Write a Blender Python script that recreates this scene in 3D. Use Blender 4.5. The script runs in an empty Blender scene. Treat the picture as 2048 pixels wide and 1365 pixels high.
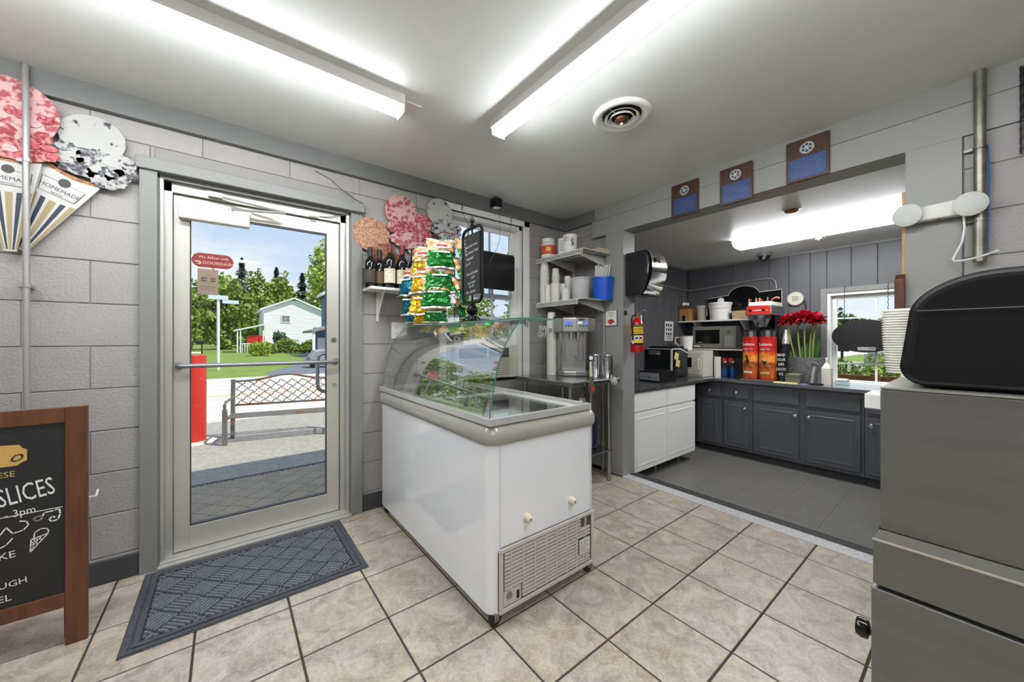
import bpy, math, random
from mathutils import Vector, Matrix
random.seed(7)
SC = bpy.context.scene
COL = SC.collection
R = math.radians
# ---------------------------------------------------------------- camera
cam = bpy.data.cameras.new('camera'); camo = bpy.data.objects.new('camera', cam); COL.objects.link(camo)
cam.sensor_width = 36.0; cam.lens = 730.135 / 2048 * 36.0; cam.shift_y = -3.2 / 2048
cam.clip_start = 0.02; cam.clip_end = 500
camo.location = (0, 0, 1.22); camo.rotation_euler = (R(90), 0, -0.663234)
SC.camera = camo
# ---------------------------------------------------------------- sky
def lin(c):
    o = []
    for x in c[:3]:
        x = x / 255.0
        o.append(x / 12.92 if x <= 0.04045 else ((x + 0.055) / 1.055) ** 2.4)
    return (o[0], o[1], o[2], 1.0)
W = bpy.data.worlds.new('sky'); SC.world = W; W.use_nodes = True
nt = W.node_tree; nt.nodes.clear(); N = nt.nodes.new; L = nt.links.new
wo = N('ShaderNodeOutputWorld'); bg = N('ShaderNodeBackground'); tc = N('ShaderNodeTexCoord'); sep = N('ShaderNodeSeparateXYZ')
L(tc.outputs['Generated'], sep.inputs[0])
gr = N('ShaderNodeValToRGB'); e = gr.color_ramp.elements
e[0].position = 0.0; e[0].color = lin((226, 236, 252)); e[1].position = 0.75; e[1].color = lin((150, 186, 238))
x_ = gr.color_ramp.elements.new(0.25); x_.color = lin((200, 219, 250))
L(sep.outputs['Z'], gr.inputs[0])
ns = N('ShaderNodeTexNoise'); ns.inputs['Scale'].default_value = 3.2; ns.inputs['Detail'].default_value = 6; ns.inputs['Roughness'].default_value = 0.55
mp = N('ShaderNodeMapping'); mp.inputs['Scale'].default_value = (1, 1, 3.2); L(tc.outputs['Generated'], mp.inputs[0]); L(mp.outputs[0], ns.inputs['Vector'])
cr = N('ShaderNodeValToRGB'); cr.color_ramp.elements[0].position = 0.47; cr.color_ramp.elements[1].position = 0.68
cr.color_ramp.elements[0].color = (0, 0, 0, 1); cr.color_ramp.elements[1].color = (0.9, 0.9, 0.9, 1); L(ns.outputs['Fac'], cr.inputs[0])
mx = N('ShaderNodeMixRGB'); mx.inputs[2].default_value = lin((250, 251, 255)); L(cr.outputs[0], mx.inputs[0]); L(gr.outputs[0], mx.inputs[1])
L(mx.outputs[0], bg.inputs[0]); bg.inputs[1].default_value = 1.08; L(bg.outputs[0], wo.inputs[0])
# ---------------------------------------------------------------- sun
sun = bpy.data.lights.new('sun', 'SUN'); sun.energy = 4.8; sun.angle = R(0.6); sun.color = (1.0, 0.95, 0.87)
suno = bpy.data.objects.new('sun', sun); COL.objects.link(suno); suno.location = (6, -8, 12)
suno.rotation_euler = Vector((-0.40, 0.52, -1.0)).to_track_quat('-Z', 'Y').to_euler()
# ---------------------------------------------------------------- view
vs = SC.view_settings; vs.view_transform = 'Standard'; vs.look = 'None'; vs.gamma = 1.0; vs.use_curve_mapping = False; vs.exposure = 0.0
SC.display_settings.display_device = 'sRGB'
TUBE = 56.0      # radiance of the room's fluorescent diffusers

# ================================================================ helpers
class B:
    """collects world-space shapes that become one mesh"""
    def __init__(s): s.v = []; s.f = []; s.mi = []; s.m = 0
    def add(s, vs_, fs):
        k = len(s.v); s.v += [tuple(p) for p in vs_]
        for f in fs: s.f.append(tuple(i + k for i in f)); s.mi.append(s.m)
        return s
    def box(s, x0, x1, y0, y1, z0, z1):
        if x0 > x1: x0, x1 = x1, x0
        if y0 > y1: y0, y1 = y1, y0
        if z0 > z1: z0, z1 = z1, z0
        return s.add([(x0,y0,z0),(x1,y0,z0),(x1,y1,z0),(x0,y1,z0),(x0,y0,z1),(x1,y0,z1),(x1,y1,z1),(x0,y1,z1)],
                     [(0,3,2,1),(4,5,6,7),(0,1,5,4),(1,2,6,5),(2,3,7,6),(3,0,4,7)])
    def cbox(s, c, d): return s.box(c[0]-d[0]/2, c[0]+d[0]/2, c[1]-d[1]/2, c[1]+d[1]/2, c[2]-d[2]/2, c[2]+d[2]/2)
    def fbox(s, F, a0, a1, b0, b1, c0, c1):
        P = [F(a,b,c) for c in (c0,c1) for a,b in ((a0,b0),(a1,b0),(a1,b1),(a0,b1))]
        return s.add(P, [(0,3,2,1),(4,5,6,7),(0,1,5,4),(1,2,6,5),(2,3,7,6),(3,0,4,7)])
    def cyl(s, p0, p1, r0, r1=None, n=16, caps=True):
        p0 = Vector(p0); p1 = Vector(p1); r1 = r0 if r1 is None else r1
        d = (p1-p0).normalized(); a = d.orthogonal().normalized(); b = d.cross(a)
        vs_ = []
        for p, r in ((p0,r0),(p1,r1)):
            for i in range(n):
                t = 2*math.pi*i/n; vs_.append(p + a*(r*math.cos(t)) + b*(r*math.sin(t)))
        fs = [(i,(i+1)%n,n+(i+1)%n,n+i) for i in range(n)]
        if caps: fs += [tuple(range(n-1,-1,-1)), tuple(range(n,2*n))]
        return s.add(vs_, fs)
    def tube(s, pts, r, n=8, closed=False):
        P = [Vector(p) for p in pts]; m = len(P); rr = r if isinstance(r,(list,tuple)) else [r]*m
        up = None; rings = []
        for i in range(m):
            if closed: d = (P[(i+1)%m]-P[i-1])
            else: d = P[min(i+1,m-1)]-P[max(i-1,0)]
            d.normalize()
            if up is None: up = d.orthogonal().normalized()
            else:
                up = up - d*up.dot(d)
                if up.length < 1e-6: up = d.orthogonal()
                up.normalize()
            b = d.cross(up)
            rings.append([P[i] + up*(rr[i]*math.cos(2*math.pi*k/n)) + b*(rr[i]*math.sin(2*math.pi*k/n)) for k in range(n)])
        vs_ = [p for q in rings for p in q]; fs = []
        for i in range(m if closed else m-1):
            j = (i+1)%m
            for k in range(n): fs.append((i*n+k, i*n+(k+1)%n, j*n+(k+1)%n, j*n+k))
        if not closed: fs += [tuple(range(n-1,-1,-1)), tuple((m-1)*n+k for k in range(n))]
        return s.add(vs_, fs)
    def lathe(s, prof, c=(0,0,0), n=24, axis=None, caps=True):
        c = Vector(c); m = len(prof)
        if axis is None: A, X, Y = Vector((0,0,1)), Vector((1,0,0)), Vector((0,1,0))
        else: A = Vector(axis).normalized(); X = A.orthogonal().normalized(); Y = A.cross(X)
        vs_ = []
        for r, z in prof:
            for k in range(n):
                t = 2*math.pi*k/n; vs_.append(c + A*z + X*(r*math.cos(t)) + Y*(r*math.sin(t)))
        fs = [(i*n+k, i*n+(k+1)%n, (i+1)*n+(k+1)%n, (i+1)*n+k) for i in range(m-1) for k in range(n)]
        if caps: fs += [tuple(range(n-1,-1,-1)), tuple((m-1)*n+k for k in range(n))]
        return s.add(vs_, fs)
    def prism(s, poly, F, c0, c1):
        n = len(poly)
        vs_ = [F(a,b,c0) for a,b in poly] + [F(a,b,c1) for a,b in poly]
        return s.add(vs_, [tuple(range(n-1,-1,-1)), tuple(range(n,2*n))] + [(i,(i+1)%n,n+(i+1)%n,n+i) for i in range(n)])
    def ball(s, c, r, n=16, m=10):
        rx, ry, rz = r if isinstance(r,(tuple,list)) else (r,r,r)
        vs_ = [(c[0],c[1],c[2]-rz)]
        for j in range(1,m):
            p = -math.pi/2 + math.pi*j/m
            for i in range(n):
                t = 2*math.pi*i/n; vs_.append((c[0]+rx*math.cos(p)*math.cos(t), c[1]+ry*math.cos(p)*math.sin(t), c[2]+rz*math.sin(p)))
        vs_.append((c[0],c[1],c[2]+rz)); k = len(vs_)-1
        fs = [(0,1+(i+1)%n,1+i) for i in range(n)]
        for j in range(m-2):
            for i in range(n): a=1+j*n; fs.append((a+i,a+(i+1)%n,a+n+(i+1)%n,a+n+i))
        a = 1+(m-2)*n; fs += [(a+i,a+(i+1)%n,k) for i in range(n)]
        return s.add(vs_, fs)
    def sheet(s, grid):
        m = len(grid); n = len(grid[0])
        return s.add([p for r in grid for p in r], [(i*n+j,i*n+j+1,(i+1)*n+j+1,(i+1)*n+j) for i in range(m-1) for j in range(n-1)])
    def mesh(s, name, o=(0,0,0)):
        me = bpy.data.meshes.new(name)
        me.from_pydata([(p[0]-o[0],p[1]-o[1],p[2]-o[2]) for p in s.v], [], s.f)
        for p, i in zip(me.polygons, s.mi): p.material_index = i
        me.update(); return me
def FR(o, u, v):
    """frame on a plane: a along u, b along v, c along the normal u x v"""
    o = Vector(o); u = Vector(u).normalized(); v = Vector(v).normalized(); w = u.cross(v)
    return lambda a, b, c=0.0: o + u*a + v*b + w*c
XF = lambda x, z0=0, y0=0: FR((x,y0,z0), (0,-1,0), (0,0,1))      # facing -X : a = -Y
YF = lambda y, z0=0, x0=0: FR((x0,y,z0), (1,0,0), (0,0,1))       # facing -Y : a = +X, normal -Y
ZF = lambda z: FR((0,0,z), (1,0,0), (0,1,0))
def rrect(a0, a1, b0, b1, r, n=5):
    P = []
    for cx, cy, t in ((a1-r,b0+r,-90),(a1-r,b1-r,0),(a0+r,b1-r,90),(a0+r,b0+r,180)):
        for k in range(n+1): q = R(t+90*k/n); P.append((cx+r*math.cos(q), cy+r*math.sin(q)))
    return P
def ell(ca, cb, ra, rb, n=28): return [(ca+ra*math.cos(2*math.pi*k/n), cb+rb*math.sin(2*math.pi*k/n)) for k in range(n)]
ORG = {}
def _fin(o, smooth, bevel, mats, segs=2):
    me = o.data
    for m in (mats if isinstance(mats,(list,tuple)) else [mats]): me.materials.append(m)
    if smooth:
        me.polygons.foreach_set('use_smooth', [True]*len(me.polygons)); me.set_sharp_from_angle(angle=R(smooth if smooth is not True else 38))
    if bevel:
        b = o.modifiers.new('bevel','BEVEL'); b.width = bevel; b.segments = segs; b.limit_method = 'ANGLE'; b.angle_limit = R(40); b.use_clamp_overlap = True
def thing(name, label, cat, loc, group=None, kind=None):
    o = bpy.data.objects.new(name, None); COL.objects.link(o); o.location = loc; o.empty_display_size = 0.05
    ORG[o.name] = tuple(loc)
    if label: o['label'] = label
    if cat: o['category'] = cat
    if group: o['group'] = group
    if kind: o['kind'] = kind
    return o
def part(T, name, b, mat, smooth=False, bevel=0, label=None, kind=None, segs=2):
    og = ORG[T.name]
    o = bpy.data.objects.new(name, b.mesh(name, og)); COL.objects.link(o); o.parent = T; ORG[o.name] = og
    _fin(o, smooth, bevel, mat, segs)
    if label: o['label'] = label
    if kind: o['kind'] = kind
    return o
def single(name, b, mat, label, cat, group=None, smooth=False, bevel=0, kind=None, loc=None, segs=2):
    if loc is None:
        xs = [p[0] for p in b.v]; ys = [p[1] for p in b.v]; zs = [p[2] for p in b.v]
        loc = ((min(xs)+max(xs))/2, (min(ys)+max(ys))/2, min(zs))
    o = bpy.data.objects.new(name, b.mesh(name, loc)); COL.objects.link(o); o.location = loc; ORG[o.name] = tuple(loc)
    _fin(o, smooth, bevel, mat, segs)
    if label: o['label'] = label
    if cat: o['category'] = cat
    if group: o['group'] = group
    if kind: o['kind'] = kind
    return o
def struct(name, b, mat, smooth=False, bevel=0, loc=(0,0,0), label=None):
    return single(name, b, mat, label, None, None, smooth, bevel, 'structure', loc)
def dup(T, loc, rotz=None, label=None, group=None):
    def cp(o, par):
        c = o.copy(); COL.objects.link(c); c.parent = par
        for ch in [q for q in o.children]: cp(ch, c)
        return c
    r = cp(T, None); r.location = loc
    if rotz is not None: r.rotation_euler = (0,0,rotz)
    if label: r['label'] = label
    if group: r['group'] = group
    return r
def clone_part(src, parent, delta):
    c = src.copy(); COL.objects.link(c); c.parent = parent; c.location = delta; return c
_tx = {}
def text_part(T, name, txt, F, size, mat, align='CENTER', depth=0.0006, flip=False, shear=0.0, xs=1.0):
    """lettering as flat mesh lying on frame F (centre of the line at a=0,b=0)"""
    key = (txt, align, shear)
    if key not in _tx:
        c = bpy.data.curves.new('t','FONT'); c.body = txt; c.align_x = align; c.align_y = 'CENTER'; c.size = 1; c.resolution_u = 2; c.shear = shear
        o = bpy.data.objects.new('t', c); me = bpy.data.meshes.new_from_object(o)
        _tx[key] = ([v.co.copy() for v in me.vertices], [tuple(p.vertices) for p in me.polygons])
        bpy.data.objects.remove(o); bpy.data.meshes.remove(me)
    V, Fc = _tx[key]; b = B()
    b.add([F(v.x*size*xs*(-1 if flip else 1), v.y*size, depth) for v in V], Fc)
    return part(T, name, b, mat)
def ink(T, name, strokes, F, w, mat, depth=0.0008):
    """chalk / pen strokes: flat ribbons through 2-D points"""
    b = B()
    for st in strokes:
        for (a0,b0),(a1,b1) in zip(st, st[1:]):
            d = Vector((a1-a0,b1-b0)); l = d.length
            if l < 1e-6: continue
            d /= l; n = Vector((-d.y,d.x))*(w/2); e_ = d*(w*0.35)
            b.add([F(a0-e_.x-n.x,b0-e_.y-n.y,depth),F(a1+e_.x-n.x,b1+e_.y-n.y,depth),F(a1+e_.x+n.x,b1+e_.y+n.y,depth),F(a0-e_.x+n.x,b0-e_.y+n.y,depth)],[(0,1,2,3)])
    return part(T, name, b, mat)
# ================================================================ materials
def M(name, col, rough=0.5, metal=0.0, var=None, bump=None, spec=None, coat=0.0, emit=None, col2=None, stretch=None, alpha=None, trans=0.0, rand=0.0, space='Object', detail=4, subs=0, sheen=0):
    m = bpy.data.materials.new(name); m.use_nodes = True; t = m.node_tree; p = t.nodes['Principled BSDF']
    N = t.nodes.new; L = t.links.new
    p.inputs['Base Color'].default_value = lin(col); p.inputs['Roughness'].default_value = rough; p.inputs['Metallic'].default_value = metal
    if spec is not None: p.inputs['Specular IOR Level'].default_value = spec
    if coat: p.inputs['Coat Weight'].default_value = coat; p.inputs['Coat Roughness'].default_value = 0.08
    if trans: p.inputs['Transmission Weight'].default_value = trans
    if sheen: p.inputs['Sheen Weight'].default_value = sheen
    if subs: p.inputs['Subsurface Weight'].default_value = subs; p.inputs['Subsurface Scale'].default_value = 0.02
    if emit: p.inputs['Emission Color'].default_value = lin(emit[0]); p.inputs['Emission Strength'].default_value = emit[1]
    if var or bump:
        tc = N('ShaderNodeTexCoord'); mp = N('ShaderNodeMapping'); L(tc.outputs[space], mp.inputs[0])
        if stretch: mp.inputs['Scale'].default_value = stretch
        if rand:
            oi = N('ShaderNodeObjectInfo'); mu = N('ShaderNodeMath'); mu.operation = 'MULTIPLY'; mu.inputs[1].default_value = 40
            L(oi.outputs['Random'], mu.inputs[0]); cx = N('ShaderNodeCombineXYZ')
            for k in range(3): L(mu.outputs[0], cx.inputs[k])
            L(cx.outputs[0], mp.inputs['Location'])
    if var:   # (scale, lo, hi): mixes col -> col2 over noise lo..hi
        ns = N('ShaderNodeTexNoise'); ns.inputs['Scale'].default_value = var[0]; ns.inputs['Detail'].default_value = detail; L(mp.outputs[0], ns.inputs['Vector'])
        rp = N('ShaderNodeMapRange'); rp.inputs[1].default_value = var[1]; rp.inputs[2].default_value = var[2]; L(ns.outputs['Fac'], rp.inputs[0])
        mx = N('ShaderNodeMixRGB'); mx.inputs[1].default_value = lin(col); mx.inputs[2].default_value = lin(col2); L(rp.outputs[0], mx.inputs[0])
        out = mx.outputs[0]
        if rand:
            hv = N('ShaderNodeHueSaturation'); mr = N('ShaderNodeMapRange'); mr.inputs[3].default_value = 1-rand; mr.inputs[4].default_value = 1+rand
            L(oi.outputs['Random'], mr.inputs[0]); L(mr.outputs[0], hv.inputs['Value']); L(out, hv.inputs['Color']); out = hv.outputs[0]
        L(out, p.inputs['Base Color'])
    if bump:  # (scale, strength)
        nb = N('ShaderNodeTexNoise'); nb.inputs['Scale'].default_value = bump[0]; nb.inputs['Detail'].default_value = 3; L(mp.outputs[0], nb.inputs['Vector'])
        bp = N('ShaderNodeBump'); bp.inputs['Strength'].default_value = bump[1]; bp.inputs['Distance'].default_value = bump[2] if len(bump) > 2 else 0.004
        L(nb.outputs['Fac'], bp.inputs['Height']); L(bp.outputs[0], p.inputs['Normal'])
    return m
def glass(name, tint=(255,255,255), f0=0.045, rough=0.0, gain=0.8):
    """thin pane: clear, with a Schlick mirror term that is the same from both sides"""
    m = bpy.data.materials.new(name); m.use_nodes = True; t = m.node_tree; t.nodes.clear(); N = t.nodes.new; L = t.links.new
    o = N('ShaderNodeOutputMaterial'); mx = N('ShaderNodeMixShader'); tr = N('ShaderNodeBsdfTransparent'); gl = N('ShaderNodeBsdfGlossy'); lw = N('ShaderNodeLayerWeight')
    tr.inputs[0].default_value = lin(tint); gl.inputs['Roughness'].default_value = rough; lw.inputs[0].default_value = 0.5
    pw = N('ShaderNodeMath'); pw.operation = 'POWER'; pw.inputs[1].default_value = 5; L(lw.outputs['Facing'], pw.inputs[0])
    mu = N('ShaderNodeMath'); mu.operation = 'MULTIPLY_ADD'; mu.inputs[1].default_value = gain; mu.inputs[2].default_value = f0; L(pw.outputs[0], mu.inputs[0])
    L(mu.outputs[0], mx.inputs[0]); L(tr.outputs[0], mx.inputs[1]); L(gl.outputs[0], mx.inputs[2]); L(mx.outputs[0], o.inputs[0])
    return m

def frost(name, col, alpha):
    """cloudy plastic: part see-through, part white diffuse"""
    m = bpy.data.materials.new(name); m.use_nodes = True; t = m.node_tree; p = t.nodes['Principled BSDF']; p.inputs['Base Color'].default_value = lin(col); p.inputs['Roughness'].default_value = 0.25
    tr = t.nodes.new('ShaderNodeBsdfTransparent'); mx = t.nodes.new('ShaderNodeMixShader'); mx.inputs[0].default_value = alpha
    t.links.new(tr.outputs[0], mx.inputs[1]); t.links.new(p.outputs[0], mx.inputs[2]); t.links.new(mx.outputs[0], t.nodes['Material Output'].inputs[0]); return m
def tile_mat(name):
    m = bpy.data.materials.new(name); m.use_nodes = True; t = m.node_tree; p = t.nodes['Principled BSDF']; N = t.nodes.new; L = t.links.new
    tc = N('ShaderNodeTexCoord'); oi = N('ShaderNodeObjectInfo'); mu = N('ShaderNodeMath'); mu.operation = 'MULTIPLY'; mu.inputs[1].default_value = 57; L(oi.outputs['Random'], mu.inputs[0])
    cx = N('ShaderNodeCombineXYZ'); [L(mu.outputs[0], cx.inputs[k]) for k in range(3)]; va = N('ShaderNodeVectorMath'); L(tc.outputs['Object'], va.inputs[0]); L(cx.outputs[0], va.inputs[1])
    def noise(sc, d, ro=0.6, dist=0.0):
        n = N('ShaderNodeTexNoise'); n.inputs['Scale'].default_value = sc; n.inputs['Detail'].default_value = d; n.inputs['Roughness'].default_value = ro; n.inputs['Distortion'].default_value = dist; L(va.outputs[0], n.inputs['Vector']); return n
    def ramp(n, pts):
        r = N('ShaderNodeValToRGB'); e = r.color_ramp.elements; e[0].position, e[0].color = pts[0][0], lin(pts[0][1]); e[1].position, e[1].color = pts[-1][0], lin(pts[-1][1])
        for q, c in pts[1:-1]: z = e.new(q); z.color = lin(c)
        L(n.outputs['Fac'], r.inputs[0]); return r
    r1 = ramp(noise(9, 10, 0.66, 1.1), ((0.32, (96,84,70)), (0.45, (148,134,115)), (0.57, (180,168,150)), (0.72, (208,199,184))))
    r2 = ramp(noise(85, 7, 0.75), ((0.36, (88,78,66)), (0.50, (158,148,134)), (0.66, (226,220,208))))
    r3 = ramp(noise(4, 4, 0.5), ((0.35, (188,178,172)), (0.55, (196,184,162)), (0.7, (190,184,182))))
    m1 = N('ShaderNodeMixRGB'); m1.inputs[0].default_value = 0.30; L(r1.outputs[0], m1.inputs[1]); L(r2.outputs[0], m1.inputs[2])
    m2 = N('ShaderNodeMixRGB'); m2.inputs[0].default_value = 0.25; L(m1.outputs[0], m2.inputs[1]); L(r3.outputs[0], m2.inputs[2]); L(m2.outputs[0], p.inputs['Base Color'])
    p.inputs['Roughness'].default_value = 0.38
    bn = noise(40, 5); bp = N('ShaderNodeBump'); bp.inputs['Strength'].default_value = 0.25; bp.inputs['Distance'].default_value = 0.003; L(bn.outputs['Fac'], bp.inputs['Height']); L(bp.outputs[0], p.inputs['Normal'])
    return m
# ---------------------------------------------------------------- palette
m_tile = tile_mat('floor tile')
m_grout = M('dark grout', (58,54,50), 0.9)
m_block = M('painted block', (156,152,149), 0.5, bump=(95,0.7,0.005), var=(3,0.3,0.8), col2=(150,145,142), rand=0.02)
m_mortar = M('painted mortar', (140,136,133), 0.6)
m_ceil = M('ceiling paint', (226,228,224), 0.36, bump=(9,0.12,0.006), var=(1.3,0.3,0.7), col2=(220,221,216))
m_trim = M('grey trim paint', (107,109,106), 0.42, bump=(40,0.06))
m_case = M('grey casing paint', (124,125,121), 0.45, bump=(50,0.05))
m_board = M('grey board paint', (146,145,141), 0.4, bump=(120,0.08,0.002), var=(2,0.3,0.8), col2=(139,138,134))
m_base = M('charcoal base', (62,63,66), 0.5)
m_dark = M('charcoal panel paint', (84,84,88), 0.42, bump=(60,0.08,0.002))
m_white = M('white paint', (226,224,218), 0.4)
m_whitew = M('white window vinyl', (232,232,228), 0.35)
m_plast = M('white plastic', (228,226,220), 0.35)
m_alum = M('anodised aluminium', (186,184,178), 0.36, 0.55)
m_alumd = M('grey aluminium', (150,153,155), 0.35, 0.7)
m_steel = M('brushed steel', (170,170,168), 0.27, 1.0, bump=(30,0.05,0.001), stretch=(1,1,14))
m_steelm = M('machine steel', (134,134,132), 0.42, 0.8, var=(2.2,0.3,0.75), col2=(124,124,122), bump=(24,0.015,0.001), stretch=(1,1,10))
m_chrome = M('chrome', (225,225,228), 0.07, 1.0)
m_pipe = M('pipe metal', (150,146,134), 0.4, 0.8, var=(14,0.35,0.7), col2=(112,108,92))
m_black = M('black plastic', (15,15,17), 0.38, bump=(220,0.05,0.001))
m_blackg = M('black gloss', (16,16,18), 0.12)
m_rubber = M('black rubber', (30,30,31), 0.75)
m_glass = glass('window glass', (250,253,252), 0.02)
m_dglass = glass('display glass', (253,255,254), 0.05)
m_cglass = glass('curved display glass', (253,255,254), 0.30)
m_gedge = M('glass edge', (78,128,112), 0.12)
m_wood = M('brown stained wood', (82,46,26), 0.42, var=(9,0.3,0.75), col2=(110,66,38), stretch=(6,6,0.7), bump=(40,0.08))
m_rawwood = M('raw wood', (196,160,112), 0.6, var=(20,0.3,0.7), col2=(176,140,94), stretch=(8,8,0.6))
m_wire = M('white coated wire', (214,213,206), 0.4)
m_cord = M('grey cord', (96,92,86), 0.6)
m_white_e = M('diffuser glow', (255,255,255), 0.5, emit=((247,251,255), TUBE))
m_asph = M('asphalt', (180,172,160), 0.9, var=(22,0.3,0.7), col2=(150,143,133), bump=(180,0.4,0.01), detail=8)
m_road = M('road', (216,206,196), 0.9, var=(2,0.35,0.7), col2=(202,193,184), bump=(120,0.3,0.01))
m_drive = M('driveway asphalt', (120,121,128), 0.9, var=(4,0.3,0.7), col2=(110,111,118))
m_grass = M('lawn', (104,130,44), 0.9, var=(1.6,0.3,0.7), col2=(132,150,62), detail=10)
m_leaf = M('leaves', (92,122,36), 0.6, var=(0.9,0.35,0.65), col2=(146,166,62))
m_leafd = M('dark needles', (46,78,44), 0.7, var=(0.9,0.35,0.65), col2=(66,96,54))
m_leafy = M('bright leaves', (136,160,46), 0.6, var=(2.0,0.35,0.65), col2=(178,192,78))
m_bark = M('bark', (74,62,50), 0.9)
m_red = M('red paint', (204,46,26), 0.4, var=(14,0.62,0.7), col2=(206,70,56))
m_sid = M('white siding', (244,245,248), 0.6)
m_sidb = M('blue siding', (92,116,160), 0.6)
m_roof = M('roof shingles', (150,138,130), 0.9, bump=(30,0.5,0.02))
m_soil = M('black band', (46,45,45), 0.7, bump=(90,0.2), var=(9,0.6,0.75), col2=(96,52,40))
m_vinyl = M('speckled vinyl', (126,124,119), 0.36, var=(240,0.42,0.6), col2=(90,88,84), rand=0.02, detail=2)

# ---------------------------------------------------------------- floor with its tiles
TX, TY, PX, PY = 1.22047, 0.92845, 0.331084, 0.334664
b = B(); b.box(-2.3,2.76,-2.7,2.72,-0.2,-0.004)
FLOOR = struct('floor', b, m_grout)
g = 0.0042; proto = None
for i in range(-11, 6):
    for j in range(-11, 7):
        x0, x1 = TX+i*PX+g, TX+(i+1)*PX-g; y0, y1 = TY+j*PY+g, TY+(j+1)*PY-g
        cx0, cx1, cy0, cy1 = max(x0,-2.3), min(x1,2.755), max(y0,-2.7), min(y1,2.70)
        if cx1-cx0 < 0.02 or cy1-cy0 < 0.02: continue
        full = abs((cx1-cx0)-(x1-x0)) < 1e-6 and abs((cy1-cy0)-(y1-y0)) < 1e-6
        if full and proto:
            c = proto.copy(); COL.objects.link(c); c.parent = FLOOR; c.location = ((x0+x1)/2, (y0+y1)/2, 0); continue
        b = B(); w, h = (cx1-cx0)/2, (cy1-cy0)/2; ch = 0.0015
        b.add([(-w,-h,-0.006),(w,-h,-0.006),(w,h,-0.006),(-w,h,-0.006),(-w,-h,-ch),(w,-h,-ch),(w,h,-ch),(-w,h,-ch),(-w+ch,-h+ch,0),(w-ch,-h+ch,0),(w-ch,h-ch,0),(-w+ch,h-ch,0)],
              [(8,9,10,11),(4,5,9,8),(5,6,10,9),(6,7,11,10),(7,4,8,11),(0,1,5,4),(1,2,6,5),(2,3,7,6),(3,0,4,7)])
        ORG['_t'] = (0,0,0)
        o = bpy.data.objects.new('floor_tile', b.mesh('floor_tile')); COL.objects.link(o); o.parent = FLOOR; o.data.materials.append(m_tile)
        o.location = ((cx0+cx1)/2, (cy0+cy1)/2, 0)
        if full: proto = o
# kitchen floor, one step lower
KZ = -0.16
b = B(); b.box(2.80,5.4,-1.0,2.7,KZ-0.1,KZ-0.002)
KF = struct('floor_kitchen', b, m_base); pk = None
for i in range(9):
    for j in range(12):
        x, y = 2.98+i*0.305, -0.95+j*0.305
        if x > 5.3 or y > 2.6: continue
        if pk is None:
            b = B(); b.box(-0.1518,0.1518,-0.1518,0.1518,-0.003,0.0)
            pk = bpy.data.objects.new('vinyl_tile', b.mesh('vinyl_tile')); COL.objects.link(pk); pk.data.materials.append(m_vinyl); pk.parent = KF; pk.location = (x,y,KZ)
        else:
            c = pk.copy(); COL.objects.link(c); c.parent = KF; c.location = (x,y,KZ)
# step edge: black painted nosing and diamond-plate strip
b = B(); b.box(2.76,2.96,-0.9,1.94,KZ,-0.001); struct('trim_1', b, m_soil)
m_diam = M('diamond plate', (206,207,208), 0.32, 0.35)
T = thing('threshold_strip', 'silver diamond plate strip along the edge of the tiled floor', 'floor strip', (2.81,0.95,0.0))
b = B(); b.box(2.755,2.862,-0.3,1.945,-0.001,0.004); part(T,'plate',b,m_diam,bevel=0.001)
b = B(); k = 0
for i in range(75):
    for j in range(3):
        cx, cy = 2.772+j*0.037, -0.28+i*0.030+(0.015 if j%2 else 0); s_ = 1 if (i+j)%2 else -1
        F = FR((cx,cy,0.004),(0.8,0.6*s_,0),(-0.6*s_,0.8,0)); b.prism([(-0.012,0),(0,-0.0032),(0.012,0),(0,0.0032)],F,0,0.0022)
part(T,'tread_lug',b,m_diam,kind='stuff')

# ---------------------------------------------------------------- front wall (with the glass door and the window)
DX0, DX1, DZ = -0.300, 0.690, 2.11      # door opening
WX0, WX1, WZ0, WZ1 = 1.40, 2.245, 0.87, 2.30   # window opening
b = B()
for x0,x1,z0,z1 in ((-2.4,DX0,-0.2,2.6),(DX0,DX1,DZ,2.6),(DX1,WX0,-0.2,2.6),(WX0,WX1,-0.2,WZ0),(WX0,WX1,WZ1,2.6),(WX1,2.98,-0.2,2.6)): b.box(x0,x1,2.70,2.93,z0,z1)
WF = struct('wall_front', b, m_mortar)
pcs = {}
def block_piece(parent, F, a0, a1, b0, b1, mat=None, t=0.006):
    w, h = round(a1-a0,4), round(b1-b0,4); key = (w,h,t, (mat or m_block).name, tuple(round(x,3) for x in (F(1,0,0)-F(0,0,0))))
    c = F((a0+a1)/2,(b0+b1)/2,0)
    if key in pcs:
        o = pcs[key].copy(); COL.objects.link(o)
    else:
        q = B(); o0 = F(0,0,0); G = lambda a,b_,c_: F(a,b_,c_)-o0; e = 0.0028
        q.add([G(-w/2,-h/2,-0.002),G(w/2,-h/2,-0.002),G(w/2,h/2,-0.002),G(-w/2,h/2,-0.002),G(-w/2,-h/2,t*0.4),G(w/2,-h/2,t*0.4),G(w/2,h/2,t*0.4),G(-w/2,h/2,t*0.4),G(-w/2+e,-h/2+e,t),G(w/2-e,-h/2+e,t),G(w/2-e,h/2-e,t),G(-w/2+e,h/2-e,t)],
              [(8,9,10,11),(4,5,9,8),(5,6,10,9),(6,7,11,10),(7,4,8,11),(0,1,5,4),(1,2,6,5),(2,3,7,6),(3,0,4,7)])
        o = bpy.data.objects.new('block', q.mesh('block')); COL.objects.link(o); o.data.materials.append(mat or m_block); pcs[key] = o
    o.parent = parent; o.location = c; return o
BH, BL = 0.2115, 0.423
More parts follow.
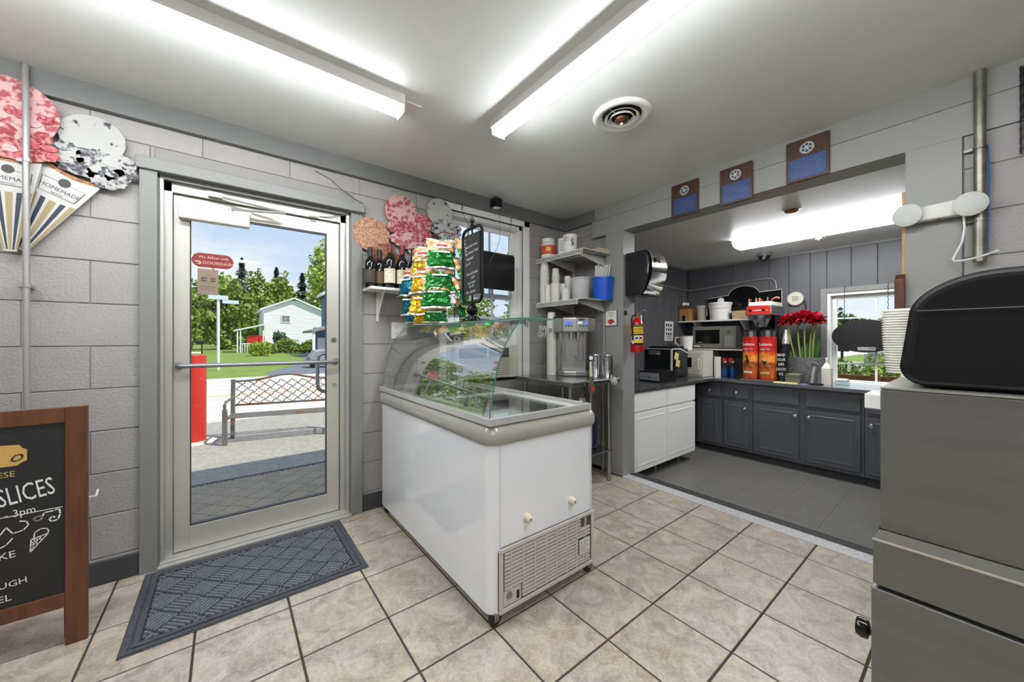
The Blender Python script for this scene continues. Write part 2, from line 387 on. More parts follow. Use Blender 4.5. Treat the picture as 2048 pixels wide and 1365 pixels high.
def block_rows(parent, F, a_min, a_max, holes, z_lo, z_hi, shift=0.0, z_ref=1.397):
    k = math.floor((z_lo-z_ref)/BH)
    while True:
        z0 = z_ref + k*BH; z1 = z0 + BH
        if z0 >= z_hi: break
        c0, c1 = max(z0+0.0018, z_lo), min(z1-0.0018, z_hi)
        if c1-c0 > 0.02:
            st = shift + (0.0 if k % 2 == 0 else BL/2)
            n = math.floor((a_min-st)/BL)
            while st+n*BL < a_max:
                segs = [(max(st+n*BL+0.0006,a_min), min(st+(n+1)*BL-0.0006,a_max))]
                for h0,h1,q0,q1 in holes:
                    if q1 <= c0 or q0 >= c1: continue
                    ns_ = []
                    for s0,s1 in segs:
                        if h1 <= s0 or h0 >= s1: ns_.append((s0,s1)); continue
                        if h0 > s0: ns_.append((s0,h0))
                        if h1 < s1: ns_.append((h1,s1))
                    segs = ns_
                for s0,s1 in segs:
                    if s1-s0 > 0.015: block_piece(parent, F, s0, s1, c0, c1)
                n += 1
        k += 1
block_rows(WF, YF(2.70), -2.29, 2.81, [(-0.30,0.70,-1,2.115),(1.37,2.28,0.84,2.4)], 0.0, 2.40, shift=-0.53)
# right wall: blocks in the corner and past the grey panel
b = B(); b.box(2.83,2.98,2.05,2.71,0,2.6); b.box(2.786,2.98,-2.7,0.049,-0.16,2.6)
WR = struct('wall_right', b, m_mortar)
block_rows(WR, XF(2.83), -2.69, -2.135, [], 0.0, 2.40, shift=-2.30)
block_rows(WR, XF(2.786), -0.046, 2.69, [], 0.0, 2.19, shift=0.13)
# grey boards of the kitchen opening
b = B(); b.box(2.77,2.945,1.945,2.135,0,2.19); PIL = struct('trim_2', b, m_board, bevel=0.002)
b = B(); b.box(2.77,2.95,-2.7,2.295,2.19,2.345); struct('trim_3', b, m_board, bevel=0.0015)
b = B(); b.box(2.773,2.95,-2.7,2.262,2.348,2.47); struct('trim_4', b, m_board, bevel=0.0015)
b = B(); b.box(2.77,2.95,0.05,0.236,KZ,2.19); struct('trim_5', b, m_board, bevel=0.0015)
b = B(); b.box(2.771,2.948,0.2362,0.248,KZ,1.985); struct('trim_6', b, m_rawwood)
b = B(); b.box(-2.3,2.83,2.655,2.702,2.352,2.47); struct('trim_7', b, m_trim, bevel=0.002)
b = B(); b.box(2.782,2.832,2.262,2.656,2.352,2.47); struct('trim_8', b, m_trim, bevel=0.002)
# baseboards
b = B(); b.box(-2.29,-0.357,2.680,2.695,0,0.115); struct('baseboard_left', b, m_base, bevel=0.003)
b = B(); b.box(0.752,2.81,2.680,2.695,0,0.115); struct('baseboard_right', b, m_base, bevel=0.003)
# ceiling, roof slab with eave, room walls behind the camera
b = B(); b.box(-2.4,2.9,-2.8,2.9,2.465,2.62); struct('ceiling', b, m_ceil)
b = B(); b.box(2.90,5.4,-1.0,2.7,2.24,2.62); struct('ceiling_kitchen', b, m_ceil)
b = B(); b.box(-2.7,5.75,-3.1,3.40,2.62,2.78); struct('roof', b, m_roof)
b = B(); b.box(-2.5,-2.3,-2.8,2.93,-0.2,2.6); WL = struct('wall_left', b, m_mortar)
b = B(); b.box(-2.4,3.0,-2.9,-2.7,-0.2,2.6); struct('wall_back', b, M('wall paint', (176,169,166), 0.6))
# kitchen walls clad with charcoal boards
def boards(parent, F, a0, a1, z0, z1, w, holes=(), t=0.008, mat=None):
    a = a0
    while a < a1-0.01:
        e_ = min(a+w, a1); segs = [(z0,z1)]
        for h0,h1,q0,q1 in holes:
            if h1 <= a or h0 >= e_: continue
            segs = [s for s in ((z0,q0),(q1,z1)) if s[1]-s[0] > 0.02]
        for s0,s1 in segs:
            o = block_piece(parent, F, a+0.0015, e_-0.0015, s0, s1, mat or m_dark, t); o.name = 'wall_panel'
        a = e_
b = B(); b.box(2.95,5.4,2.628,2.75,KZ,2.3); KL = struct('wall_kitchen_left', b, m_base)
boards(KL, YF(2.628), 2.95, 5.30, KZ, 2.235, 0.203)
b = B()
for y0,y1,z0,z1 in ((1.05,2.75,KZ,2.3),(0.29,1.05,KZ,0.75),(0.29,1.05,1.735,2.3),(-1.0,0.29,KZ,2.3)): b.box(5.308,5.45,y0,y1,z0,z1)
KB = struct('wall_kitchen_back', b, m_base)
for o_ in ((-2.62,-1.052,KZ,2.235),(-1.052,-0.288,1.736,2.235),(-1.052,-0.288,KZ,0.749),(-0.288,1.0,KZ,2.235)): boards(KB, XF(5.308), o_[0], o_[1], o_[2], o_[3], 0.203)
b = B(); b.box(2.95,5.4,-1.1,-1.0,KZ,2.3); struct('wall_kitchen_right', b, m_dark)
b = B(); b.box(5.285,5.30,1.10,2.62,2.215,2.24); b.box(5.285,5.30,-1.0,1.10,2.215,2.24); b.box(2.95,5.285,2.605,2.62,2.215,2.24); struct('trim_9', b, M('grey corner bead',(120,120,118),0.5))
# ---------------------------------------------------------------- ceiling strip lights
m_housing = M('light housing', (206,203,198), 0.45)
def strip_light(p0, p1, label, w=0.086, zc=2.465):
    p0 = Vector(p0); p1 = Vector(p1); d = (p1-p0).normalized(); s = Vector((0,0,1)).cross(d)
    T = thing('strip_light', label, 'ceiling light', ((p0.x+p1.x)/2,(p0.y+p1.y)/2,zc), 'strip lights on the ceiling')
    Ln = (p1-p0).length; F = lambda a,b_,c: p0 + d*a + s*b_ + Vector((0,0,c))
    b = B(); b.fbox(F,0,Ln,-0.058,0.058,-0.052,0.0); part(T,'housing',b,m_housing,bevel=0.003)
    b = B(); pr = [(-w/2,-0.050),(-w/2,-0.062)]+[(w/2*math.cos(R(180+18*k)),-0.062+0.024*math.sin(R(180+18*k))) for k in range(11)]+[(w/2,-0.062),(w/2,-0.050)]
    n = len(pr); vs_ = [F(0.004,a,c) for a,c in pr]+[F(Ln-0.004,a,c) for a,c in pr]
    b.add(vs_, [tuple(range(n-1,-1,-1)),tuple(range(n,2*n))]+[(i,(i+1)%n,n+(i+1)%n,n+i) for i in range(n)]); part(T,'diffuser',b,m_white_e,smooth=30)
    for a in (0.0,Ln): b = B(); b.fbox(F,a-0.003,a+0.003,-w/2-0.001,w/2+0.001,-0.085,-0.043); part(T,'end_cap',b,m_housing)
    for k in range(1,6):
        for s_ in (-1,1): b = B(); b.fbox(F,Ln*k/6-0.012,Ln*k/6+0.012,s_*w/2-0.002,s_*w/2+0.002,-0.055,-0.041); part(T,'clip',b,m_housing)
    return T
T = strip_light((0.715,1.852,2.465),(-1.72,1.852,2.465),'bare white strip light parallel to the wall of the glass door')
b = B(); b.box(-1.9,0.818,1.835,1.935,2.459,2.465); part(T,'mounting_plate',b,M('old plate',(214,208,198),0.5))
strip_light((1.228,1.70,2.465),(1.228,-0.74,2.465),'bare white strip light running towards the round ceiling vent')
strip_light((0.4,-1.3,2.465),(-2.0,-1.3,2.465),'added unseen strip light over the rear of the room')  # added lamp behind the camera, evens out the room light
# ---------------------------------------------------------------- entrance: casing, frame, glazed leaf
b = B(); b.box(-0.357,-0.289,2.668,2.702,0,2.108); struct('trim_10', b, m_case, bevel=0.003)
b = B(); b.box(0.678,0.752,2.668,2.702,0,2.108); struct('trim_11', b, m_case, bevel=0.003)
b = B(); b.box(-0.368,0.764,2.652,2.702,2.106,2.170); struct('trim_12', b, m_case, bevel=0.004)
DOOR = thing('door_1', 'aluminium framed glass door beside the cone cut-outs', None, (0.19,2.78,0), kind='structure')
b = B(); b.box(-0.300,-0.283,2.70,2.93,0,2.11); b.box(0.673,0.690,2.70,2.93,0,2.11); b.box(-0.300,0.690,2.70,2.93,2.085,2.11); part(DOOR,'jamb',b,m_case)
b = B(); b.box(-0.283,-0.236,2.735,2.86,0,2.09); b.box(0.622,0.673,2.735,2.86,0,2.09); b.box(-0.283,0.673,2.735,2.86,2.032,2.09)
b.box(-0.283,-0.268,2.702,2.74,0,2.085); b.box(0.654,0.673,2.702,2.74,0,2.085); part(DOOR,'door_frame',b,m_alum,bevel=0.002)
b = B(); b.box(-0.29,0.68,2.655,2.90,0.0,0.016); b.box(-0.285,0.675,2.69,2.88,0.016,0.026); part(DOOR,'threshold',b,m_alum,bevel=0.003)
m_leafal = M('door aluminium', (192,188,178), 0.38, 0.45)
b = B(); b.box(-0.2585,-0.1655,2.758,2.802,0.030,2.026) if False else b.box(-0.232,-0.1655,2.758,2.802,0.030,2.026); b.box(0.541,0.618,2.758,2.802,0.030,2.026); b.box(-0.1655,0.541,2.758,2.802,0.030,0.157); b.box(-0.1655,0.541,2.758,2.802,1.945,2.026)
LEAF = part(DOOR,'door_leaf',b,m_leafal,bevel=0.0015)
b = B(); b.box(-0.1655,-0.1605,2.764,2.79,0.157,1.945); b.box(0.536,0.541,2.764,2.79,0.157,1.945); b.box(-0.1605,0.536,2.764,2.79,0.157,0.165); b.box(-0.1605,0.536,2.764,2.79,1.937,1.945); part(LEAF,'glazing_bead',b,M('dark bead',(60,62,70),0.5))
b = B(); b.box(-0.1605,0.536,2.776,2.782,0.165,1.937); part(LEAF,'glass_pane',b,m_glass)
b = B(); b.tube([(-0.215,2.757,1.072),(-0.213,2.722,1.072),(-0.200,2.712,1.072),(0.57,2.712,1.068),(0.592,2.722,1.068),(0.594,2.757,1.068)],0.0125,12); b.cyl((-0.215,2.757,1.072),(-0.215,2.750,1.072),0.022); b.cyl((0.594,2.757,1.068),(0.594,2.750,1.068),0.022); part(LEAF,'push_bar',b,m_alumd,smooth=True)
b = B(); b.tube([(0.565,2.80,1.12),(0.565,2.84,1.12),(0.53,2.85,1.12),(0.505,2.85,1.10),(0.500,2.85,1.05),(0.500,2.85,0.92),(0.505,2.85,0.875),(0.53,2.85,0.855),(0.565,2.84,0.853),(0.565,2.80,0.853)],0.012,12); part(LEAF,'pull_handle',b,m_alumd,smooth=True)
b = B(); b.cyl((0.585,2.758,1.217),(0.585,2.750,1.217),0.016); b.cyl((0.588,2.758,0.905),(0.588,2.751,0.905),0.013); part(LEAF,'lock_cylinder',b,m_chrome,smooth=True)
b = B(); b.box(-0.210,0.110,2.700,2.757,1.892,1.972); CL = part(LEAF,'door_closer',b,M('closer cover',(204,199,186),0.4),bevel=0.006)
b = B(); b.box(-0.205,0.115,2.735,2.757,1.972,1.992); part(CL,'closer_plate',b,m_alum)
b = B(); b.box(-0.085,-0.02,2.70,2.735,2.040,2.066); b.tube([(-0.05,2.715,2.050),(0.29,2.66,2.010)],0.007,8); b.tube([(0.29,2.66,2.006),(0.02,2.705,1.985)],0.008,8); b.cyl((0.02,2.715,1.972),(0.02,2.715,1.992),0.012); part(CL,'closer_arm',b,m_alum,smooth=True)
b = B(); b.box(0.44,0.475,2.752,2.760,2.012,2.024); b.box(0.43,0.485,2.725,2.737,2.033,2.045); part(DOOR,'door_sensor',b,M('sensor',(176,166,150),0.5),bevel=0.002)
# stickers on the glass
m_dd = M('deep red sticker', (132,34,28), 0.45); m_ddt = M('pale sticker print', (206,180,172), 0.6)
T = thing('delivery_sticker', 'dark red pill-shaped delivery sticker on the door glass', 'sticker', (-0.063,2.7735,1.63))
F = YF(2.7758,1.681,-0.063); b = B(); b.prism(rrect(-0.096,0.096,-0.041,0.041,0.0405,8),F,0,0.0012); part(T,'sticker_body',b,m_dd)
text_part(T,'lettering','We deliver with',FR(F(0.003,0.018,0),(1,0,0),(0,0,1)),0.021,m_ddt,depth=0.0016)
text_part(T,'lettering','DOORDASH',FR(F(0.024,-0.014,0),(1,0,0),(0,0,1)),0.0245,m_ddt,depth=0.0016,xs=1.05)
b = B(); b.prism([(-0.086,-0.006),(-0.062,-0.006),(-0.053,-0.012),(-0.055,-0.022),(-0.066,-0.025),(-0.074,-0.022),(-0.063,-0.020),(-0.060,-0.016),(-0.064,-0.012),(-0.078,-0.012)],F,0.0012,0.0018); part(T,'logo',b,m_ddt)
T = thing('door_notice', 'taupe paper notice taped to the door glass under the red sticker', 'notice', (-0.086,2.7735,1.48))
F = YF(2.7758,1.482,-0.086); b = B(); b.prism([(-0.047,0.0),(0.046,0.0),(0.047,0.148),(-0.047,0.150)],F,0,0.0012); part(T,'sheet',b,M('taupe paper',(142,124,106),0.8))
m_nt = M('notice print', (86,74,66), 0.8); b = B()
for r0,r1 in ((0.026,0.028),): 
    n = 28
    for k in range(n):
        t0, t1 = 2*math.pi*k/n, 2*math.pi*(k+1)/n
        b.add([F(r*math.cos(t),0.088+0.85*r*math.sin(t),0.0018) for r,t in ((r0,t0),(r1,t0),(r1,t1),(r0,t1))],[(0,1,2,3)])
for z in (0.094,0.080): b.prism([(-0.034,z-0.004),(-0.006,z-0.004),(0.0,z+0.004),(-0.030,z+0.004)],F,0.0012,0.0018); b.prism([(0.006,z-0.004),(0.032,z-0.004),(0.034,z+0.004),(0.012,z+0.004)],F,0.0012,0.0018)
for z in (0.050,0.042,0.034,0.026): b.prism([(-0.036,z),(0.034,z),(0.034,z+0.0018),(-0.036,z+0.0018)],F,0.0012,0.0018)
part(T,'print',b,m_nt)
text_part(T,'lettering','NOTICE TO',FR(F(0,0.128,0),(1,0,0),(0,0,1)),0.011,m_nt,depth=0.0016) if False else None
# ---------------------------------------------------------------- window beside the door
WIN = thing('window_1', 'white double hung window above the air conditioner', None, (1.82,2.75,0.87), kind='structure')
b = B(); b.box(1.355,1.40,2.685,2.74,0.83,2.352); b.box(2.245,2.315,2.685,2.74,0.83,2.352); b.box(1.355,2.315,2.685,2.74,2.30,2.352); part(WIN,'casing',b,m_whitew,bevel=0.003)
b = B(); b.box(1.40,1.435,2.72,2.88,0.87,2.30); b.box(2.21,2.245,2.72,2.88,0.87,2.30); b.box(1.40,2.245,2.72,2.88,2.265,2.30); b.box(1.38,2.265,2.70,2.88,0.84,0.872); part(WIN,'window_frame',b,m_white,bevel=0.002)
def sash(x0,x1,z0,z1,y,nx,nz,rail=0.045,name='sash'):
    b = B(); t = 0.032
    b.box(x0,x0+rail,y,y+t,z0,z1); b.box(x1-rail,x1,y,y+t,z0,z1); b.box(x0+rail,x1-rail,y,y+t,z0,z0+rail); b.box(x0+rail,x1-rail,y,y+t,z1-rail,z1)
    S_ = part(WIN,name,b,m_whitew,bevel=0.002)
    b = B()
    for k in range(1,nx): xx = x0+rail+(x1-x0-2*rail)*k/nx; b.box(xx-0.010,xx+0.010,y+0.01,y+0.022,z0+rail,z1-rail)
    for k in range(1,nz): zz = z0+rail+(z1-z0-2*rail)*k/nz; b.box(x0+rail,x1-rail,y+0.011,y+0.021,zz-0.010,zz+0.010)
    part(S_,'muntin',b,M('muntin white',(198,204,214),0.4) if 'muntin white' not in bpy.data.materials else bpy.data.materials['muntin white'])
    for i in range(nx):
        for j in range(nz):
            a0 = x0+rail+(x1-x0-2*rail)*i/nx; a1 = x0+rail+(x1-x0-2*rail)*(i+1)/nx; c0 = z0+rail+(z1-z0-2*rail)*j/nz; c1 = z0+rail+(z1-z0-2*rail)*(j+1)/nz
            b = B(); b.box(a0,a1,y+0.0145,y+0.0175,c0,c1); part(S_,'glass_pane',b,m_glass)
    return S_
sash(1.435,2.21,1.600,2.265,2.81,3,2,0.040)
sash(1.435,2.21,1.165,1.885,2.765,3,3,0.042)
# air conditioner filling the raised sash
AC = thing('air_conditioner', 'off-white window air conditioner with louvred front below the raised sash', 'air conditioner', (1.73,2.75,0.872))
m_ac = M('ac beige', (204,199,188), 0.45); m_acs = M('accordion panel', (196,188,174), 0.5)
b = B(); b.box(1.50,2.06,2.665,3.1,0.873,1.160); part(AC,'casing',b,m_ac,bevel=0.012)
b = B(); b.box(1.52,1.80,2.657,2.667,1.06,1.145); b.box(1.82,2.04,2.657,2.667,1.06,1.145); part(AC,'vent_recess',b,M('vent dark',(52,52,52),0.6))
for k in range(9):
    z = 0.90+0.0175*k; b = B(); b.add([(1.52,2.664,z),(2.04,2.664,z),(2.04,2.652,z+0.009),(1.52,2.652,z+0.009),(1.52,2.666,z+0.011),(2.04,2.666,z+0.011)],[(0,1,2,3),(3,2,5,4)]); part(AC,'louvre',b,m_ac)
for x0,x1 in ((1.436,1.50),(2.06,2.209)):
    b = B(); n = int((x1-x0)/0.012); g_ = []
    for k in range(n+1): x = x0+(x1-x0)*k/n; yy = 2.755+(0.008 if k%2 else 0); g_.append([(x,yy,0.875),(x,yy,1.160)])
    b.sheet(g_); g2 = [[(p[0],p[1]+0.004,p[2]) for p in r] for r in g_][::-1]; b.sheet(g2); part(AC,'accordion_panel',b,m_acs)
T = thing('control_plate', 'small black plate with two white squares leaning on the window sash', 'plate', (1.50,2.75,1.17))
F = YF(2.757,1.175,1.50); b = B(); b.prism(rrect(-0.118,0.118,0,0.100,0.012),F,-0.003,0.003); part(T,'plate',b,m_black)
for a in (-0.052,0.052):
    b = B(); b.prism([(a-0.027,0.030),(a+0.027,0.030),(a+0.027,0.070),(a-0.027,0.070)],F,0.003,0.004); b.m = 0; part(T,'white_square',b,m_white)
    b = B(); b.prism([(a-0.012,0.036),(a+0.012,0.036),(a+0.016,0.052),(a,0.064),(a-0.016,0.05)],F,0.004,0.0046); part(T,'dark_icon',b,m_black)
# ---------------------------------------------------------------- mats
m_mat = M('grey mat pile', (118,122,130), 0.95, var=(160,0.35,0.7), col2=(84,87,94), bump=(300,0.5,0.003))
m_matb = M('mat rubber border', (58,60,65), 0.8, var=(90,0.4,0.7), col2=(78,81,87))
def ribbed_mat(x0,x1,y0,y1,z,label,cell=0.105,ribs=6,nb=2,m_mat=m_mat,m_matb=m_matb):
    T = thing('door_mat', label, 'mat', ((x0+x1)/2,(y0+y1)/2,z), 'ribbed mats at the door')
    b = B(); b.box(x0,x1,y0,y1,z+0.0005,z+0.004); part(T,'backing',b,m_matb,bevel=0.002)
    b = B(); b.box(x0+0.056,x1-0.056,y0+0.056,y1-0.056,z+0.004,z+0.0045); part(T,'groove_field',b,M('mat groove',(34,36,40),0.9) if 'mat groove' not in bpy.data.materials else bpy.data.materials['mat groove'])
    b = B()
    for e_,h in ((0.006,0.008),(0.034,0.010)):
        w_ = 0.022
        b.box(x0+e_,x1-e_,y0+e_,y0+e_+w_,z+0.004,z+h); b.box(x0+e_,x1-e_,y1-e_-w_,y1-e_,z+0.004,z+h); b.box(x0+e_,x0+e_+w_,y0+e_+w_,y1-e_-w_,z+0.004,z+h); b.box(x1-e_-w_,x1-e_,y0+e_+w_,y1-e_-w_,z+0.004,z+h)
    part(T,'border_ridge',b,m_matb,bevel=0.002)
    # diagonal parquet of raised ribs clipped to the field
    fx0,fx1,fy0,fy1 = x0+0.062,x1-0.062,y0+0.062,y1-0.062; cx,cy = (x0+x1)/2,(y0+y1)/2; c45 = math.sqrt(0.5); b = B(); pitch = cell/ribs
    rng = int((max(x1-x0,y1-y0))/cell)+3
    for i in range(-rng,rng):
        for j in range(-rng,rng):
            for k in range(ribs):
                if (i+j)%2: u0,u1,v0,v1 = i*cell+0.006,(i+1)*cell-0.006,j*cell+k*pitch+0.003,j*cell+(k+1)*pitch-0.003
                else: v0,v1,u0,u1 = j*cell+0.006,(j+1)*cell-0.006,i*cell+k*pitch+0.003,i*cell+(k+1)*pitch-0.003
                # clip the long centre line to the field
                if u1-u0 > v1-v0: A_,Z_ = ((u0,(v0+v1)/2),(u1,(v0+v1)/2))
                else: A_,Z_ = (((u0+u1)/2,v0),((u0+u1)/2,v1))
                P_ = lambda q: (cx+(q[0]-q[1])*c45, cy+(q[0]+q[1])*c45)
                a, e_ = P_(A_), P_(Z_); t0, t1 = 0.0, 1.0
                for p0,d,lo,hi in ((a[0],e_[0]-a[0],fx0,fx1),(a[1],e_[1]-a[1],fy0,fy1)):
                    r0,r1 = (lo-p0)/d,(hi-p0)/d
                    if r0>r1: r0,r1=r1,r0
                    t0=max(t0,r0); t1=min(t1,r1)
                if t1-t0 < 0.12: continue
                s_ = (a[0]+(e_[0]-a[0])*t0,a[1]+(e_[1]-a[1])*t0); f_ = (a[0]+(e_[0]-a[0])*t1,a[1]+(e_[1]-a[1])*t1)
                d = Vector((f_[0]-s_[0],f_[1]-s_[1])).normalized(); n_ = Vector((-d.y,d.x)); hw = pitch/2-0.0034
                pts = []
                for q,sg in ((s_,0.003),(f_,-0.003)):
                    for o_,zz in ((-hw,0.004),(-hw*0.65,0.011),(hw*0.65,0.011),(hw,0.004)): pts.append((q[0]+n_.x*o_+(d.x*sg if zz>0.005 else 0),q[1]+n_.y*o_+(d.y*sg if zz>0.005 else 0),z+zz))
                b.add(pts,[(0,1,5,4),(1,2,6,5),(2,3,7,6),(0,3,2,1),(4,5,6,7)])
    part(T,'rib',b,m_mat,kind='stuff'); return T
ribbed_mat(-0.332,0.600,2.012,2.650,0.0,'dark grey ribbed door mat on the tiles inside the glass door')
# ---------------------------------------------------------------- ice-cream freezer with curved glass
m_fw = M('freezer white', (236,238,241), 0.10, coat=1.0); m_frim = M('freezer rim', (158,154,146), 0.22, coat=0.3); m_fgr = M('grille beige', (196,190,182), 0.45)
FZ = thing('display_freezer', 'white ice cream dipping freezer with a curved glass sneeze guard', 'freezer', (1.2,1.93,0.0))
X0,X1,Y0,Y1 = 0.862,1.538,1.252,2.628
def rprism(b, x0,x1,y0,y1,z0,z1,r,n=6): b.prism(rrect(x0,x1,y0,y1,r,n), ZF(0), z0, z1)
b = B(); rprism(b,X0,X1,Y0,Y1,0.060,0.775,0.045); part(FZ,'cabinet',b,m_fw,smooth=30)
b = B()   # rounded bumper rim
prof = [(0.0,0.772),(0.012,0.776),(0.016,0.790),(0.016,0.812),(0.010,0.834),(-0.004,0.850),(-0.020,0.858),(-0.045,0.860)]
ring = []
for off,z in prof: ring.append([(x,y,z) for x,y in rrect(X0-off,X1+off,Y0-off,Y1+off,0.045+off if 0.045+off>0.004 else 0.004,6)])
n = len(ring[0]); vs_ = [p for r in ring for p in r]
b.add(vs_, [(i*n+k,i*n+(k+1)%n,(i+1)*n+(k+1)%n,(i+1)*n+k) for i in range(len(ring)-1) for k in range(n)]); part(FZ,'bumper_rim',b,m_frim,smooth=60)
m_rail = M('satin rail', (196,196,193), 0.3, 0.3)
b = B()
for a in ((X0-0.004,X0+0.016,Y0-0.004,Y1+0.004),(X1-0.055,X1-0.035,Y0-0.004,Y1+0.004),(X0+0.016,X1-0.055,Y0-0.004,Y0+0.016),(X0+0.016,X1-0.055,Y1-0.016,Y1+0.004)): b.box(a[0],a[1],a[2],a[3],0.856,0.886)
part(FZ,'top_rail',b,m_rail,bevel=0.001)
b = B(); b.box(X0+0.016,X1-0.055,Y0+0.016,Y1-0.016,0.60,0.605); part(FZ,'inner_floor',b,m_fw)
b = B(); b.box(X0+0.016,X0+0.05,Y0+0.016,Y1-0.016,0.852,0.868); b.box(X1-0.11,X1-0.055,Y0+0.016,Y1-0.016,0.852,0.868); b.box(X0+0.05,X1-0.11,Y0+0.016,Y0+0.045,0.852,0.866); b.box(X0+0.05,X1-0.11,Y1-0.045,Y1-0.016,0.852,0.866); part(FZ,'lid_track',b,m_fgr)
for y0,y1,z in ((1.30,1.97,0.858),(1.93,2.58,0.866)):
    b = B(); b.box(X0+0.05,X1-0.11,y0,y0+0.022,z,z+0.012); b.box(X0+0.05,X1-0.11,y1-0.022,y1,z,z+0.012); b.box(X0+0.05,X0+0.066,y0+0.022,y1-0.022,z,z+0.012); b.box(X1-0.126,X1-0.11,y0+0.022,y1-0.022,z,z+0.012)
    LD = part(FZ,'sliding_lid',b,m_rail); b = B(); b.box(X0+0.066,X1-0.126,y0+0.022,y1-0.022,z+0.004,z+0.009); part(LD,'lid_glass',b,m_dglass)
# curved front glass, top shelf, end panes
cur = [(0.865,0.884),(0.869,0.915),(0.876,0.952),(0.884,0.996),(0.893,1.038),(0.904,1.085),(0.918,1.130),(0.935,1.172),(0.957,1.212),(0.980,1.246),(1.006,1.278),(1.034,1.306)]
GY0,GY1 = 1.262,2.612
b = B(); inn = [(x+0.006,z-0.002) for x,z in cur]; m_ = len(cur)
ys = (GY0+0.002,GY1-0.002); b.add([(x,ys[0],z) for x,z in cur]+[(x,ys[1],z) for x,z in cur],[(i,i+1,m_+i+1,m_+i) for i in range(m_-1)])
b.add([(x,ys[0],z) for x,z in inn]+[(x,ys[1],z) for x,z in inn],[(i,m_+i,m_+i+1,i+1) for i in range(m_-1)])
CG = part(FZ,'curved_front_glass',b,m_cglass,smooth=60)
for y in ys:
    b = B(); b.add([(x,y,z) for x,z in cur]+[(x,y,z) for x,z in inn],[(i,i+1,m_+i+1,m_+i) for i in range(m_-1)]); b.add([(x,y+0.001,z) for x,z in cur]+[(x,y+0.001,z) for x,z in inn],[(i,m_+i,m_+i+1,i+1) for i in range(m_-1)]); part(CG,'glass_edge',b,m_gedge)
TZ = 1.312
b = B(); b.box(1.040,1.252,GY0-0.006,GY1+0.006,TZ,TZ+0.007); SH = part(FZ,'top_shelf_glass',b,m_dglass)
b = B()
for a in ((1.0395,1.0405,GY0-0.006,GY1+0.006),(1.2515,1.2525,GY0-0.006,GY1+0.006),(1.0405,1.2515,GY0-0.0065,GY0-0.0055),(1.0405,1.2515,GY1+0.0055,GY1+0.0065)): b.box(a[0],a[1],a[2],a[3],TZ,TZ+0.007)
part(SH,'glass_edge',b,m_gedge)
for y in (GY0,GY1-0.006):
    b = B(); poly = [(x+0.008,z) for x,z in cur]+[(1.040,TZ-0.001),(1.246,TZ-0.001),(1.485,0.886)]
    F = FR((0,y,0),(1,0,0),(0,0,1)); b.prism(poly,F,-0.006,0); part(FZ,'end_glass',b,m_dglass)
b = B(); b.box(1.052,1.066,GY0+0.01,GY1-0.01,TZ-0.022,TZ-0.001); part(FZ,'shelf_support_bar',b,m_alumd)
for y in (1.30,2.33,2.52):
    b = B(); b.cyl((1.10,y,TZ-0.001),(1.10,y,TZ-0.006),0.014); b.cyl((1.10,y,TZ-0.006),(1.10,y,TZ-0.035),0.011); part(FZ,'glass_stud',b,m_chrome,smooth=True)
for x,z in ((1.45,0.905),(1.21,1.262)):
    b = B(); b.cyl((x,GY0-0.010,z),(x,GY0+0.014,z),0.012); part(FZ,'glass_clamp',b,m_chrome,smooth=True)
m_etch = M('etched lettering', (206,208,206), 0.6)
F = FR((1.185,GY0+0.008,1.272),(1,0,0),(0,0,1)); text_part(FZ,'glass_lettering','SWE',F,0.034,m_etch,flip=True); text_part(FZ,'glass_lettering','OHO',FR((1.185,GY0+0.008,1.243),(1,0,0),(0,0,1)),0.034,m_etch,flip=True)
# end face: seams, bumpers, grille, casters
b = B(); b.box(0.913,0.9145,Y0-0.001,Y0+0.002,0.06,0.772); part(FZ,'panel_seam',b,M('seam',(150,150,150),0.6)); b = B(); b.box(1.496,1.4975,Y0-0.001,Y0+0.002,0.06,0.772); part(FZ,'panel_seam',b,bpy.data.materials['seam'])
m_knob = M('cream bumper', (226,216,196), 0.4)
for x in (1.062,1.350):
    b = B(); b.lathe([(0.020,0),(0.020,0.010),(0.013,0.026),(0.006,0.030)],(x,Y0,0.420),18,axis=(0,-1,0)); K = part(FZ,'bumper_knob',b,m_knob,smooth=True)
    b = B(); b.cyl((x,Y0-0.0295,0.420),(x,Y0-0.031,0.420),0.004,n=10); part(K,'screw',b,m_black)
F = YF(Y0-0.001,0.058,0.903); GW,GH = 0.606,0.274
b = B(); b.prism(rrect(0,GW,0,GH,0.02),F,0,0.004); GR = part(FZ,'vent_grille',b,M('grille shadow',(86,78,74),0.7))
b = B()
for a0,a1,c0,c1 in ((0,GW,GH-0.018,GH),(0,GW,0,0.018),(0,0.018,0.018,GH-0.018),(GW-0.018,GW,0.018,GH-0.018)): b.fbox(F,a0,a1,c0,c1,0.004,0.014)
part(GR,'grille_border',b,m_fgr,bevel=0.003)
for k in range(14):
    z = 0.024+k*0.0165; a0 = 0.125 if k < 4 else 0.026; a1 = GW-(0.118 if 2 < k < 8 else 0.030)
    if k > 10: a1 = GW-0.10
    b = B(); b.add([F(a0,z,0.004),F(a1,z,0.004),F(a1,z+0.004,0.013),F(a0,z+0.004,0.013),F(a1,z+0.012,0.013),F(a0,z+0.012,0.013),F(a1,z+0.0135,0.004),F(a0,z+0.0135,0.004)],[(0,1,2,3),(3,2,4,5),(5,4,6,7),(0,3,5,7),(1,6,4,2)]); part(GR,'louvre',b,m_fgr)
for k in range(8):
    a = 0.055+k*0.069; z0 = 0.024 if a > 0.13 else 0.09; b = B(); b.fbox(F,a,a+0.006,z0,GH-0.018,0.004,0.0155); part(GR,'rib',b,m_fgr)
b = B(); b.fbox(F,0.022,0.118,0.022,0.088,0.004,0.010); CP = part(GR,'control_panel',b,m_fgr,bevel=0.002)
